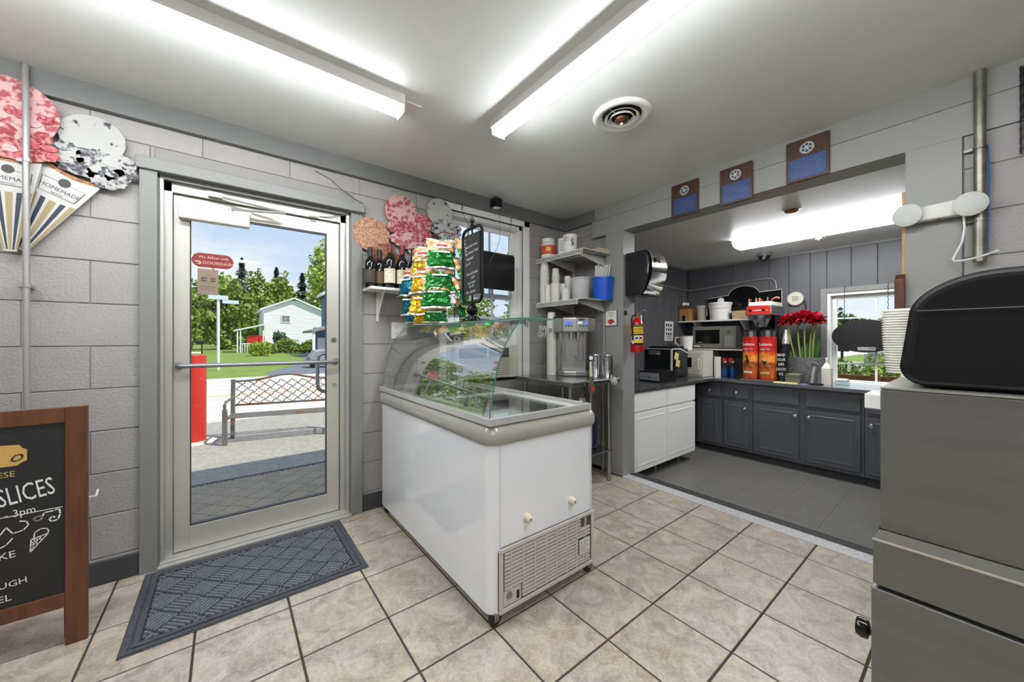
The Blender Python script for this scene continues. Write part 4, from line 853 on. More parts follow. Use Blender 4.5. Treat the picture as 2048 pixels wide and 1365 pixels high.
b = B(); b.tube([(1.895,2.60,2.385),(1.897,2.60,2.20),(1.90,2.605,2.11),(1.87,2.61,2.02),(1.82,2.61,1.93),(1.79,2.608,1.89),(1.78,2.600,1.86),(1.74,2.600,1.85)],0.0018,6); part(T,'cord',b,m_cord,smooth=True)
T = thing('hanging_sign','black rounded sign panel hung by two wires in front of the window','sign',(1.89,2.62,1.66))
b = B(); b.prism(rrect(1.66,2.078,1.660,1.985,0.022),YF(2.625),-0.004,0.004); part(T,'panel',b,m_black)
for x,xt in ((1.62,1.545),(2.0,2.062)):
    b = B(); b.tube([(max(x,1.70),2.622,1.985),(xt,2.650,2.285),(xt,2.655,2.335)],0.0018,6); b.cyl((max(x,1.70),2.622,1.980),(max(x,1.70),2.622,2.002),0.005,n=8); part(T,'wire',b,m_cord)
    b = B(); b.tube([(xt-0.008,2.652,2.30),(xt+0.006,2.652,2.318),(xt,2.652,2.345)],0.003,6); part(T,'hook',b,m_cord)
# ---------------------------------------------------------------- wire shelves in the corner
def wire_shelf(z, label, lipcut):
    T = thing('wire_shelf', label, 'shelf', (2.61,2.385,z-0.06), 'wire shelves in the corner')
    x0,x1,y0,y1 = 2.405,2.815,2.085,2.680
    b = B()
    for k in range(25): y = y0+(y1-y0)*k/24; b.cyl((x0,y,z),(x1,y,z),0.0022,n=5)
    part(T,'deck_wire',b,m_wire,kind='stuff')
    b = B()
    for k in range(34):
        y = lipcut+(y1-lipcut)*k/33; b.cyl((x0-0.003,y,z+0.002),(x0-0.005,y,z-0.042),0.0032,n=5)
    part(T,'lip_wire',b,m_wire,kind='stuff')
    for p,q in (((x0,y0,z-0.003),(x0,y1,z-0.003)),((x0-0.005,lipcut,z-0.042),(x0-0.005,y1,z-0.042)),((x1,y0,z-0.003),(x1,y1,z-0.003)),(((x0+x1)/2,y0,z-0.003),((x0+x1)/2,y1,z-0.003)),((x0,y0,z),(x1,y0,z))):
        b = B(); b.cyl(p,q,0.0038,n=8); part(T,'rail',b,m_wire)
    b = B(); b.box(x0+0.01,x1,y0+0.01,y1,z-0.0008,z+0.0012); part(T,'liner',b,M('shelf liner',(150,150,146),0.6) if 'shelf liner' not in bpy.data.materials else bpy.data.materials['shelf liner'])
    for y in (2.186,2.575):
        b = B(); b.prism([(x0+0.02,z-0.008),(x0+0.02,z-0.022),(x1-0.005,z-0.095),(x1,z-0.095),(x1,z-0.008)],FR((0,y,0),(1,0,0),(0,0,1)),-0.004,0.004); part(T,'bracket',b,m_wire)
    return T
wire_shelf(2.005,'upper white wire shelf with a protein tub and cartons',2.095)
wire_shelf(1.575,'lower white wire shelf with paper cups and buckets',2.150)
T = thing('shelf_standard','pair of slotted white standards carrying the wire shelves','shelf standard',(2.82,2.38,1.0))
for y,z0,z1 in ((2.186,1.09,2.05),(2.575,1.42,2.05)):
    b = B(); b.box(2.8155,2.826,y-0.009,y+0.009,z0,z1); S_ = part(T,'rail',b,m_wire)
    b = B()
    for k in range(int((z1-z0)/0.03)): b.box(2.8148,2.8156,y-0.003,y+0.003,z0+0.010+k*0.03,z0+0.024+k*0.03)
    part(S_,'slot',b,M('slot dark',(150,120,112),0.6) if 'slot dark' not in bpy.data.materials else bpy.data.materials['slot dark'],kind='stuff')
# upper shelf goods
UZ = 2.0065; m_or = M('orange label',(208,84,48),0.45); m_yel = M('yellow print',(226,190,60),0.5)
T = thing('supplement_tub','white screw-top tub with an orange label on the upper wire shelf','tub',(2.47,2.58,UZ)); c=(2.47,2.585,UZ)
b = B(); b.lathe([(0.066,0),(0.071,0.010),(0.071,0.030)],c,24); b.lathe([(0.071,0.120),(0.071,0.135),(0.060,0.150),(0.054,0.156)],c,24); b.lathe([(0.0705,0.030),(0.0705,0.120)],c,24,caps=False); part(T,'tub_body',b,m_plast,smooth=40)
b = B(); b.lathe([(0.0716,0.032),(0.0716,0.118)],c,24,caps=False); part(T,'label',b,m_or,smooth=40)
b = B(); b.lathe([(0.058,0.154),(0.060,0.158),(0.060,0.186),(0.056,0.190)],c,24); part(T,'lid',b,m_plast,smooth=40)
b = B(); a0 = math.atan2(-c[1],-c[0]); G=[]
for k in range(7): t = a0+R(-18+36*k/6); G.append([(c[0]+0.0722*math.cos(t),c[1]+0.0722*math.sin(t),UZ+zz) for zz in (0.098,0.060)])
b.sheet(G); part(T,'yellow_print',b,m_yel)
m_sk = M('carton sketch',(80,70,66),0.7); m_mar = M('carton red print',(150,60,66),0.6)
for k,(x,y,lab) in enumerate(((2.47,2.375,'white round carton with black lettering on the upper wire shelf'),(2.46,2.290,'white round carton with a red script and a drawing on the upper wire shelf'))):
    T = thing('round_carton',lab,'carton',(x,y,UZ)); b = B(); r = 0.062 if k else 0.056; hh = 0.158 if k else 0.142; b.lathe([(r-0.002,0),(r,0.004),(r,hh-0.012),(r+0.002,hh-0.010),(r+0.002,hh)],(x,y,UZ),24); part(T,'carton_body',b,m_plast,smooth=40)
    a0 = math.atan2(-y,-x); Fc = (lambda a,b_,c_,x=x,y=y,r=r,a0=a0: Vector((x+(r+0.0012+c_)*math.cos(a0+a/r),y+(r+0.0012+c_)*math.sin(a0+a/r),UZ+b_)))
    if k: 
        text_part(T,'lettering','Sweet',(lambda a,b_,c_,F=Fc: F(a-0.035,b_+0.125,c_)),0.022,m_mar,shear=0.3); text_part(T,'lettering','Cream',(lambda a,b_,c_,F=Fc: F(a-0.035,b_+0.105,c_)),0.022,m_mar,shear=0.3)
        ink(T,'drawing',[[(0.02+0.014*math.cos(q*0.9)*(1-q*0.02),0.10+0.022*math.sin(q*0.8)-q*0.0012) for q in range(18)],[(0.01,0.05),(0.016,0.075),(0.022,0.05),(0.028,0.078),(0.034,0.05)]],Fc,0.005,m_sk)
    else:
        for j in range(5): ink(T,'drawing',[[(-0.04+0.004*q,0.115-0.02*j+0.004*math.sin(q*2.3+j)) for q in range(20)]],Fc,0.003,m_sk)
m_bal = M('wooden tray',(206,190,158),0.6)
for k in range(3):
    b = B(); b.box(2.60,2.80,2.096,2.215,UZ+k*0.013,UZ+k*0.013+0.006); b.box(2.60,2.80,2.096,2.102,UZ+k*0.013+0.006,UZ+k*0.013+0.0125); b.box(2.60,2.80,2.209,2.215,UZ+k*0.013+0.006,UZ+k*0.013+0.0125)
    single('cardboard_tray',b,m_bal,'pale cardboard tray, %s of the stack at the end of the upper wire shelf'%('bottom','middle','top')[k],'tray')
# lower shelf goods
LZ = 1.5765; m_cup = M('paper cup white',(226,223,214),0.5); m_cupd = M('cup shade line',(196,192,182),0.6)
def cup_stack(x,y,z0,n,r,label,rt=None,pitch=0.014,cup=0.09,wide_top=False,grp='stacks of paper cups'):
    T = thing('cup_stack',label,'cup stack',(x,y,z0),grp); rt = rt or r*0.72
    pr = [(r,0.0),(r+0.002,0.002),(r+0.002,0.006)]; b = B()
    for k in range(n):
        zz = k*pitch; bb = B(); bb.lathe([(r,zz),(r+0.002,zz+0.001),(r+0.002,zz+0.005),(r-0.002,zz+0.006),(r-0.0035,zz+pitch)] if k < n-1 else [(r,zz),(r+0.002,zz+0.001),(r+0.002,zz+0.005),(r-0.002,zz+0.006),(rt,zz+cup),(rt-0.004,zz+cup+0.0005)],(x,y,z0),18); part(T,'cup',bb,m_cup,smooth=50)
    return T
cup_stack(2.450,2.620,LZ,22,0.046,'tallest stack of upturned white cups on the lower wire shelf',0.034,0.0145,0.085)
cup_stack(2.520,2.535,LZ,20,0.038,'tall stack of small upturned cups behind the foam cups',0.030,0.0135,0.075)
cup_stack(2.620,2.470,LZ,14,0.040,'upturned cup stack next to the clear bucket',0.031,0.0140,0.075)
cup_stack(2.530,2.455,LZ,8,0.040,'upturned cup stack just behind the front foam cup',0.031,0.0140,0.075)
for x,y,h,r,lab in ((2.440,2.555,0.165,0.036,'plain tall foam container beside the tallest cup stack'),(2.438,2.455,0.170,0.044,'plain wide foam container at the front of the lower wire shelf'),(2.455,2.340,0.110,0.036,'short foam container against the clear bucket')):
    b = B(); b.lathe([(r*0.92,0),(r*0.94,0.004),(r,h-0.006),(r+0.002,h-0.005),(r+0.002,h),(r-0.003,h)],(x,y,LZ),20); single('foam_container',b,m_cup,lab,'container',smooth=50)
T = thing('clear_bucket','clear plastic bucket half full of wrapped spoons on the lower wire shelf','bucket',(2.600,2.290,LZ)); c=(2.600,2.290,LZ)
m_frost = frost('frosted plastic',(226,226,224),0.42)
b = B(); b.lathe([(0.080,0),(0.090,0.20),(0.095,0.203),(0.095,0.215),(0.091,0.215),(0.086,0.20),(0.077,0.004)],c,24); part(T,'bucket',b,m_frost,smooth=40)
rn = random.Random(5)
for k in range(22):
    t=rn.uniform(0,6.28); q=rn.uniform(0,0.05); p=Vector((c[0]+q*math.cos(t),c[1]+q*math.sin(t),LZ+0.012+0.11*rn.random())); d=Vector((rn.uniform(-1,1),rn.uniform(-1,1),rn.uniform(-0.7,0.7))).normalized()*0.028
    b=B(); b.tube([p-d,p,p+d],[0.004,0.006,0.010],6); o=single('wrapped_spoon',b,m_plast,'white wrapped plastic spoon inside the clear bucket','spoon','wrapped spoons in the clear bucket',smooth=True)
T = thing('blue_bucket','bright blue plastic bucket full of white spoons at the end of the lower wire shelf','bucket',(2.712,2.118,LZ)); c=(2.712,2.118,LZ); m_blue=M('blue plastic',(28,86,196),0.3)
b = B(); b.lathe([(0.084,0),(0.097,0.190),(0.100,0.192),(0.100,0.206),(0.095,0.206),(0.091,0.185),(0.080,0.004)],c,24); part(T,'bucket',b,m_blue,smooth=40)
for k in range(46):
    t=rn.uniform(0,6.28); q=0.078*math.sqrt(rn.random()); x=c[0]+q*math.cos(t); y=c[1]+q*math.sin(t); l=rn.uniform(0.16,0.235)
    p0=Vector((x*0.4+c[0]*0.6,y*0.4+c[1]*0.6,LZ+0.08)); p1=Vector((x,y,LZ+0.10+l)); d=(p1-p0).normalized(); b=B(); b.tube([p0,p0+(p1-p0)*0.9,p1],[0.003,0.0038,0.005],5)
    single('plastic_spoon',b,m_plast,'white plastic spoon standing in the blue bucket','spoon','spoons in the blue bucket',smooth=True)
# ---------------------------------------------------------------- stainless table, mixer, cups, pipe work
TBZ=0.89
T = thing('steel_table','small stainless steel table in the corner with tubular legs','table',(2.355,2.24,0.0))
b = B(); b.box(2.05,2.665,1.90,2.585,TBZ-0.038,TBZ); part(T,'top',b,m_steel,bevel=0.008,segs=3)
for x,y in ((2.12,1.97),(2.60,1.97),(2.12,2.52),(2.60,2.52)): b = B(); b.cyl((x,y,0.0),(x,y,TBZ-0.038),0.020,n=16); part(T,'leg',b,m_steel,smooth=True)
b = B(); b.box(2.10,2.62,1.95,2.54,0.26,0.275); part(T,'undershelf',b,m_steel)
b = B(); b.cyl((2.575,1.900,TBZ-0.02),(2.575,1.888,TBZ-0.02),0.034,n=24); b.cyl((2.575,1.888,TBZ-0.02),(2.575,1.878,TBZ-0.02),0.028,0.022,n=24); part(T,'end_cap',b,M('grey plastic cap',(176,178,168),0.4),smooth=40)
b = B(); b.box(2.16,2.56,2.05,2.45,0.275,0.55); single('storage_bin',b,M('navy bin',(34,40,62),0.4),'dark blue storage bin on the undershelf of the steel table','bin',bevel=0.02)
T = thing('drink_mixer','stainless two-spindle milkshake mixer with blue displays on the steel table','mixer',(2.53,2.30,TBZ))
mx_,my_ = 2.520,2.300; m_sil = M('silver paint',(172,172,168),0.3,0.8)
u = Vector((-0.66,-0.75,0)).normalized(); v = Vector((-u.y,u.x,0))      # u = towards the front of the machine
def mloc(a,bb,c_): return Vector((mx_,my_,TBZ))+u*a+v*bb+Vector((0,0,c_))
def mpoly(pts,z0,z1): q=B(); q.prism(pts,lambda a,b_,c_: mloc(a,b_,c_),z0,z1); return q
part(T,'base',mpoly([(0.13,-0.10),(0.15,0),(0.13,0.10),(0.05,0.15),(-0.11,0.15),(-0.11,-0.15),(0.05,-0.15)],0.004,0.045),m_sil,bevel=0.006)
part(T,'rubber_foot',mpoly([(0.138,-0.105),(0.158,0),(0.138,0.105),(0.05,0.155),(-0.115,0.155),(-0.115,-0.155),(0.05,-0.155)],0.0,0.006),m_rubber)
part(T,'column',mpoly([(0.0,-0.11),(0.0,0.11),(-0.04,0.15),(-0.12,0.13),(-0.12,-0.13),(-0.04,-0.15)],0.045,0.40),m_steel,bevel=0.004)
hd=[(0.150,-0.115),(0.165,0.0),(0.150,0.115),(0.05,0.185),(-0.11,0.185),(-0.11,-0.185),(0.05,-0.185)]
HD=part(T,'head',mpoly(hd,0.395,0.525),m_sil,bevel=0.010,segs=3); part(HD,'top_trim',mpoly([(a*1.01,c_*1.01) for a,c_ in hd],0.525,0.535),m_black)
for bb in (-0.09,0.045,0.09):
    q=B(); q.cyl(mloc(0.075,bb,0.13),mloc(0.075,bb,0.395),0.005,n=8); part(T,'spindle',q,m_chrome,smooth=True)
for bb in (-0.03,0.03): q=B(); q.cyl(mloc(0.085,bb,0.33),mloc(0.085,bb,0.395),0.014,n=12); part(T,'drive_collar',q,m_chrome,smooth=True)
q=B(); q.cyl(mloc(0.02,0.03,0.17),mloc(0.06,0.03,0.17),0.02,n=14); part(T,'cup_rest',q,m_steel,smooth=True)
m_disp=M('blue display',(40,70,170),0.3,emit=((70,110,255),1.2)); m_lcd=M('pale display',(190,200,214),0.3,emit=((200,215,240),0.5))
def on_head(a,bb,z,w,h,mat,nm,face):
    # faces: 0 = left front facet, 1 = right front facet
    p,q_ = (hd[1],hd[2]) if face==0 else (hd[0],hd[1])
    P0=mloc(p[0],p[1],0); P1=mloc(q_[0],q_[1],0); d=(P1-P0).normalized(); n_=Vector((0,0,1)).cross(d)*-1
    if n_.dot(u)<0: n_=-n_
    o=P0+d*a+Vector((0,0,z)); F=lambda s,t,c_: o+d*s+Vector((0,0,t))+n_*c_
    k=B(); k.fbox(F,-w/2,w/2,-h/2,h/2,0.004,0.0075); part(HD,nm,k,mat)
for a,z,w,h,m_,nm in ((0.035,0.475,0.040,0.020,m_lcd,'display'),(0.095,0.470,0.022,0.020,m_disp,'display'),(0.04,0.447,0.014,0.008,m_black,'button'),(0.065,0.447,0.014,0.008,m_black,'button'),(0.095,0.447,0.014,0.008,m_black,'button'),(0.05,0.504,0.05,0.010,m_black,'name_badge')): on_head(a,0,z,w,h,m_,nm,0)
for a,z,w,h,m_,nm in ((0.055,0.475,0.055,0.024,m_disp,'display'),(0.03,0.447,0.014,0.008,m_black,'button'),(0.055,0.447,0.014,0.008,m_black,'button'),(0.08,0.447,0.014,0.008,m_black,'button')): on_head(a,0,z,w,h,m_,nm,1)
for x,y,lab in ((2.600,2.075,'polished steel mixing cup standing beside the drink mixer'),(2.635,1.975,'brassy reflecting steel mixing cup at the table corner')):
    b=B(); b.lathe([(0.040,0),(0.043,0.006),(0.050,0.185),(0.053,0.187),(0.053,0.193),(0.050,0.193),(0.047,0.185),(0.040,0.008)],(x-0.02,y+0.02,TBZ),24); single('mixing_cup',b,m_chrome,lab,'cup',smooth=40)
cup_stack(2.405,2.475,TBZ,36,0.046,'very tall stack of upturned cups left of the drink mixer',0.034,0.0138,0.10)
cup_stack(2.505,2.520,TBZ,26,0.044,'shorter stack of upturned cups between the drink mixer and the wall',0.034,0.0138,0.09)
T = thing('regulator_valve','brass valve with a round gauge and red tag clipped to the steel table edge','valve',(2.245,1.885,0.70)); vx,vy=2.255,1.878
b=B(); b.cyl((vx,vy,0.40),(vx,vy,0.86),0.011,n=12); part(T,'riser',b,m_pipe,smooth=True)
b=B(); b.box(vx-0.022,vx+0.022,vy-0.018,vy+0.015,0.80,0.865); RB=part(T,'body',b,m_pipe,bevel=0.004); b=B(); b.box(vx-0.018,vx+0.018,vy-0.0195,vy-0.018,0.815,0.848); part(RB,'red_tag',b,M('red tag',(206,52,40),0.5))
b=B(); b.lathe([(0.020,0.865),(0.020,0.875),(0.014,0.880),(0.014,0.915),(0.019,0.92),(0.019,0.93)],(vx,vy,0),12); part(T,'collar',b,m_pipe,smooth=40)
b=B(); b.tube([(vx,vy,0.93),(vx-0.002,vy,0.975),(vx-0.006,vy,1.02),(vx-0.004,vy,1.05)],[0.013,0.012,0.010,0.008],10); part(T,'tap_handle',b,M('cream plastic',(216,204,178),0.4),smooth=True)
b=B(); b.cyl((vx-0.004,vy+0.010,1.075),(vx-0.012,vy-0.010,1.075),0.026,n=24); GA=part(T,'gauge',b,M('navy gauge',(30,36,64),0.3),smooth=40)
b=B(); b.cyl((vx-0.012,vy-0.010,1.075),(vx-0.0125,vy-0.0112,1.075),0.017,n=20); part(GA,'gauge_face',b,m_plast)
T = thing('water_pipe','steel pipe rising from the floor behind the freezer beside the grey pillar','pipe',(2.66,2.12,0.0))
b=B(); b.cyl((2.685,2.10,0.0),(2.685,2.10,0.86),0.014,n=14); b.cyl((2.685,2.10,0.0),(2.685,2.10,0.02),0.010); part(T,'pipe',b,m_pipe,smooth=True)
b=B(); b.cyl((2.685,2.10,0.245),(2.685,2.10,0.305),0.020,n=14); part(T,'coupling',b,m_pipe,smooth=True); b=B(); b.cyl((2.685,2.10,0.05),(2.685,2.10,0.22),0.0165,n=14); part(T,'sleeve',b,m_pipe,smooth=True)
T = thing('picture_card','small framed card with a red flower drawing on the grey pillar','picture',(2.766,2.067,1.338))
F=XF(2.7695,1.338,2.067); b=B(); b.prism([(-0.066,0.0),(0.066,0.006),(0.064,0.150),(-0.062,0.142)],F,0,0.008); part(T,'frame',b,M('card frame blue',(70,96,130),0.5)); b=B(); b.prism([(-0.060,0.008),(0.060,0.012),(0.058,0.146),(-0.058,0.138)],F,0.008,0.009); part(T,'card',b,M('card paper',(228,222,206),0.6))
b=B(); b.prism(blob(0.0,0.045,0.036,0.022,22,0.3,77),F,0.009,0.0096); part(T,'drawing',b,M('card red',(176,52,40),0.6))
for k,z in enumerate((0.122,0.106,0.092)): b=B(); b.fbox(F,-0.035+0.006*k,0.035-0.004*k,z,z+0.004,0.009,0.0096); part(T,'lettering',b,m_sk)
b=B(); b.tube([(2.766,2.067,1.48),(2.766,2.075,1.55)],0.002,6); part(T,'hanger',b,m_wire)
# ---------------------------------------------------------------- paper-towel dispenser and extinguisher on the pillar
T = thing('towel_dispenser','black and chrome paper towel dispenser on the side of the grey pillar','towel dispenser',(2.90,1.83,1.61))
prof=[(1.943,1.985),(1.76,1.985),(1.735,1.97),(1.715,1.93),(1.705,1.86),(1.71,1.78),(1.735,1.68),(1.77,1.625),(1.80,1.605),(1.943,1.605)]
FD=FR((2.79,0,0),(0,1,0),(0,0,1))
b=B(); b.prism(prof,FD,0.0,0.26); part(T,'body',b,M('smoked plastic',(30,30,33),0.16,coat=0.3),bevel=0.018,segs=4)
m_rose=M('warm chrome',(216,206,198),0.08,1.0)
def band(p0,p1,x0,x1,off): 
    q=B(); G=[]
    for y,z in p1: G.append([(x0,y-off,z),(x1,y-off,z)])
    q.sheet(G); G2=[[(p[0],p[1]+0.004,p[2]) for p in r][::-1] for r in G]; q.sheet(G2); return q
part(T,'upper_shield',band(0,[(1.775,1.992),(1.745,1.984),(1.716,1.950),(1.699,1.90),(1.692,1.85),(1.696,1.80)],2.815,3.05,0.003),m_rose,smooth=60)
part(T,'lower_shield',band(0,[(1.696,1.798),(1.704,1.755),(1.722,1.70),(1.745,1.655),(1.778,1.615)],2.815,3.05,0.004),m_chrome,smooth=60)
b=B(); b.prism(ell(0,0,0.030,0.032,20),FR((2.90,1.690,1.90),(1,0,0),(0,0.25,1)),0.004,0.008); part(T,'window',b,M('smoke window',(70,70,74),0.15))
b=B(); b.box(2.83,3.03,1.74,1.80,1.602,1.612); part(T,'slot',b,m_black)
m_fire=M('extinguisher red',(188,24,28),0.22,coat=0.4)
EX,EY,EZ=2.862,1.865,1.105
T = thing('fire_extinguisher','red fire extinguisher hung on the grey pillar below the towel dispenser','fire extinguisher',(EX,EY,EZ))
b=B(); b.lathe([(0.050,0.0),(0.056,0.006),(0.056,0.235),(0.052,0.262),(0.036,0.288),(0.020,0.300),(0.018,0.312)],(EX,EY,EZ),24); part(T,'cylinder',b,m_fire,smooth=50)
def cylsheet(x,y,r,t0,t1,z0,z1,n=12):
    q=B(); a0=math.atan2(-y,-x); q.sheet([[(x+r*math.cos(a0+R(t0+(t1-t0)*k/n)),y+r*math.sin(a0+R(t0+(t1-t0)*k/n)),z) for z in (z1,z0)] for k in range(n+1)]); return q
LBL=part(T,'label',cylsheet(EX,EY,0.0567,-62,60,EZ+0.075,EZ+0.245),M('label yellow',(226,196,50),0.45),smooth=60)
part(LBL,'black_band',cylsheet(EX,EY,0.0572,-62,60,EZ+0.225,EZ+0.246),m_black,smooth=60); part(LBL,'white_band',cylsheet(EX,EY,0.0572,-58,56,EZ+0.112,EZ+0.150),m_plast,smooth=60); part(LBL,'black_band',cylsheet(EX,EY,0.0572,-62,60,EZ+0.066,EZ+0.084),m_black,smooth=60)
for k in range(3): part(LBL,'pictogram',cylsheet(EX,EY,0.0576,-48+34*k,-26+34*k,EZ+0.118,EZ+0.135),m_black,smooth=60)
for k in range(5): part(LBL,'text_line',cylsheet(EX,EY,0.0576,-20,50-5*(k%2),EZ+0.160+0.012*k,EZ+0.164+0.012*k),M('label text',(120,70,40),0.6) if 'label text' not in bpy.data.materials else bpy.data.materials['label text'],smooth=60)
text_part(LBL,'lettering','FIRE EXTINGUISHER',(lambda a,b_,c_: Vector((EX+(0.0577)*math.cos(math.atan2(-EY,-EX)+a/0.057),EY+0.0577*math.sin(math.atan2(-EY,-EX)+a/0.057),EZ+0.236+b_))),0.011,m_plast)
b=B(); b.lathe([(0.016,0.312),(0.018,0.316),(0.018,0.342),(0.012,0.346)],(EX,EY,EZ),14); VH=part(T,'valve_head',b,M('brass',(186,156,92),0.3,0.9),smooth=40)
b=B(); b.tube([(EX+0.02,EY+0.005,EZ+0.345),(EX-0.03,EY-0.005,EZ+0.375),(EX-0.055,EY-0.01,EZ+0.395)],0.006,8); part(VH,'lever',b,m_alumd,smooth=True); b=B(); b.tube([(EX+0.02,EY,EZ+0.340),(EX+0.06,EY-0.02,EZ+0.375),(EX+0.085,EY-0.03,EZ+0.368)],0.007,8); part(VH,'carry_handle',b,m_alumd,smooth=True)
b=B(); b.tube([(EX-0.015,EY,EZ+0.33),(EX-0.050,EY+0.01,EZ+0.325),(EX-0.070,EY+0.01,EZ+0.29),(EX-0.074,EY,EZ+0.22),(EX-0.066,EY,EZ+0.14),(EX-0.060,EY,EZ+0.10)],0.0075,8); part(T,'hose',b,m_rubber,smooth=True)
b=B(); b.cyl((EX-0.060,EY,EZ+0.105),(EX-0.060,EY,EZ+0.075),0.010,0.008); part(T,'nozzle',b,m_plast,smooth=True)
b=B(); b.lathe([(0.0575,0.150),(0.0575,0.160)],(EX,EY,EZ),24); part(T,'strap',b,m_black,smooth=40); b=B(); b.box(EX-0.075,EX-0.055,EY+0.062,EY+0.078,EZ+0.33,EZ+0.37); part(T,'wall_hook',b,m_black)
b=B(); b.box(EX+0.015,EX+0.03,EY-0.03,EY-0.025,EZ+0.10,EZ+0.33); part(T,'service_tag',b,m_plast)
# ---------------------------------------------------------------- plaques above the opening
m_plw=M('walnut plaque',(74,46,30),0.38,var=(12,0.3,0.7),col2=(54,33,22),stretch=(8,8,1)); m_plb=M('blue plate',(44,70,128),0.35,0.3,var=(24,0.4,0.7),col2=(70,82,120)); m_gear=M('silver gear',(206,206,196),0.35,0.6); m_gearb=M('gear blue',(52,74,100),0.5)
for y0,y1,z0,z1,lab in ((1.282,1.490,2.166,2.420,'walnut plaque with a gear emblem next to the towel dispenser end of the opening'),(0.928,1.133,2.160,2.414,'middle walnut plaque of three with a gear emblem'),(0.535,0.743,2.184,2.438,'walnut plaque with a gear emblem nearest the emergency light')):
    T=thing('award_plaque',lab,'plaque',(2.757,(y0+y1)/2,z0),'walnut award plaques on the header'); w=y1-y0; F=XF(2.7685,z0,y1)
    b=B(); b.prism([(0,0),(w,0),(w,z1-z0),(0,z1-z0)],F,0,0.016); part(T,'wood_panel',b,m_plw,bevel=0.004)
    b=B(); b.prism([(0.016,0.018),(w-0.016,0.018),(w-0.016,0.140),(0.016,0.140)],F,0.016,0.0172); PL=part(T,'blue_plate',b,m_plb)
    for k in range(6): q=B(); q.fbox(F,0.03+0.008*(k%3),w-0.03-0.008*(k%3),0.036+0.015*k,0.0395+0.015*k,0.0172,0.0176); part(PL,'engraved_line',q,M('engraving',(92,96,110),0.4) if 'engraving' not in bpy.data.materials else bpy.data.materials['engraving'])
    gc=(w/2,0.192); r=0.036; poly=[]
    for k in range(24):
        t=2*math.pi*k/24
        for dt,rr in ((-0.075,r*0.88),(-0.05,r),(0.05,r),(0.075,r*0.88)): poly.append((gc[0]+rr*math.cos(t+dt),gc[1]+rr*math.sin(t+dt)))
    b=B(); b.prism(poly,F,0.016,0.019); GE=part(T,'gear_emblem',b,m_gear)
    b=B(); b.prism(ell(gc[0],gc[1],r*0.76,r*0.76,24),F,0.019,0.0194); part(GE,'gear_ring',b,m_gearb)
    for k in range(6):
        t=k*math.pi/3; d=Vector((math.cos(t),math.sin(t))); n_=Vector((-d.y,d.x))*0.0028; q=B(); q.prism([tuple(Vector(gc)+d*0.006-n_),tuple(Vector(gc)+d*r*0.74-n_),tuple(Vector(gc)+d*r*0.74+n_),tuple(Vector(gc)+d*0.006+n_)],F,0.0194,0.0202); part(GE,'gear_spoke',q,m_gear)
    b=B(); b.prism(ell(gc[0],gc[1],0.009,0.009,14),F,0.0194,0.0206); part(GE,'gear_hub',b,m_gear)
# ---------------------------------------------------------------- round ceiling vents
def ceiling_vent(x,y,z,r,label,hub):
    T=thing('ceiling_vent',label,'vent',(x,y,z),'round ceiling vents'); s=r/0.155
    b=B(); b.lathe([(r,0),(r,-0.006*s),(r*0.97,-0.014*s),(r*0.86,-0.020*s),(r*0.72,-0.012*s),(r*0.66,0.0)],(x,y,z),40,caps=False); part(T,'outer_ring',b,m_plast,smooth=50)
    b=B(); b.cyl((x,y,z-0.0005),(x,y,z-0.001),r*0.68,n=32); part(T,'dark_throat',b,M('vent throat',(22,20,20),0.8) if 'vent throat' not in bpy.data.materials else bpy.data.materials['vent throat'])
    for k,(r0,r1,z0) in enumerate(((0.60,0.52,-0.018),(0.46,0.38,-0.027))):
        b=B(); b.lathe([(r*r1*0.92,z0*s*0.4),(r*r0*0.94,z0*s),(r*r0,z0*s),(r*r1,z0*s*0.3)],(x,y,z),32,caps=False); part(T,'cone_ring',b,m_plast,smooth=50)
    b=B(); b.lathe([(r*0.06,-0.045*s),(r*0.20,-0.036*s),(r*0.25,-0.024*s),(r*0.24,-0.014*s),(r*0.1,-0.004*s)],(x,y,z),24); H_=part(T,'hub_knob',b,hub,smooth=60)
    b=B(); b.ball((x,y,z-0.046*s),r*0.06,12,8); part(H_,'screw_cap',b,M('pale knob',(206,192,160),0.3) if 'pale knob' not in bpy.data.materials else bpy.data.materials['pale knob'],smooth=True)
    b=B(); b.box(x-r*0.66,x+r*0.66,y-0.003,y+0.003,z-0.012*s,z-0.006*s); part(T,'cross_bar',b,m_alumd)
ceiling_vent(1.728,1.222,2.465,0.157,'round white ceiling vent with a brown centre knob near the plaques',M('bronze knob',(96,68,42),0.3,0.7))
ceiling_vent(4.60,0.975,2.24,0.125,'round white ceiling vent over the kitchen cabinets',m_plast)
# ---------------------------------------------------------------- kitchen ceiling: wrap light, smoke detector, dome camera
T=thing('wrap_light','wide ribbed wraparound light on the kitchen ceiling','ceiling light',(4.24,0.9,2.24))
m_kl=M('prismatic lens',(250,250,246),0.4,emit=((250,252,255),30),bump=(160,0.4,0.002),stretch=(1,0.05,1))
LX,KY0,KY1=4.235,0.33,1.565; pr=[(-0.150,-0.012),(-0.150,-0.032),(-0.132,-0.055),(-0.09,-0.068),(0,-0.074),(0.09,-0.068),(0.132,-0.055),(0.150,-0.032),(0.150,-0.012)]
b=B(); n=len(pr); b.add([(LX+a,KY0,2.24+c_) for a,c_ in pr]+[(LX+a,KY1,2.24+c_) for a,c_ in pr],[tuple(range(n)),tuple(range(2*n-1,n-1,-1))]+[(i,n+i,n+(i+1)%n,(i+1)%n) for i in range(n)]); part(T,'lens',b,m_kl,smooth=50)
b=B(); b.box(LX-0.13,LX+0.13,KY0,KY1,2.228,2.24); part(T,'pan',b,m_housing)
for y in (KY0,KY1): b=B(); b.prism([(LX+a*1.02,2.24+c_*1.02) for a,c_ in pr],FR((0,y,0),(1,0,0),(0,0,1)),-0.004,0.004); part(T,'end_plate',b,m_housing)
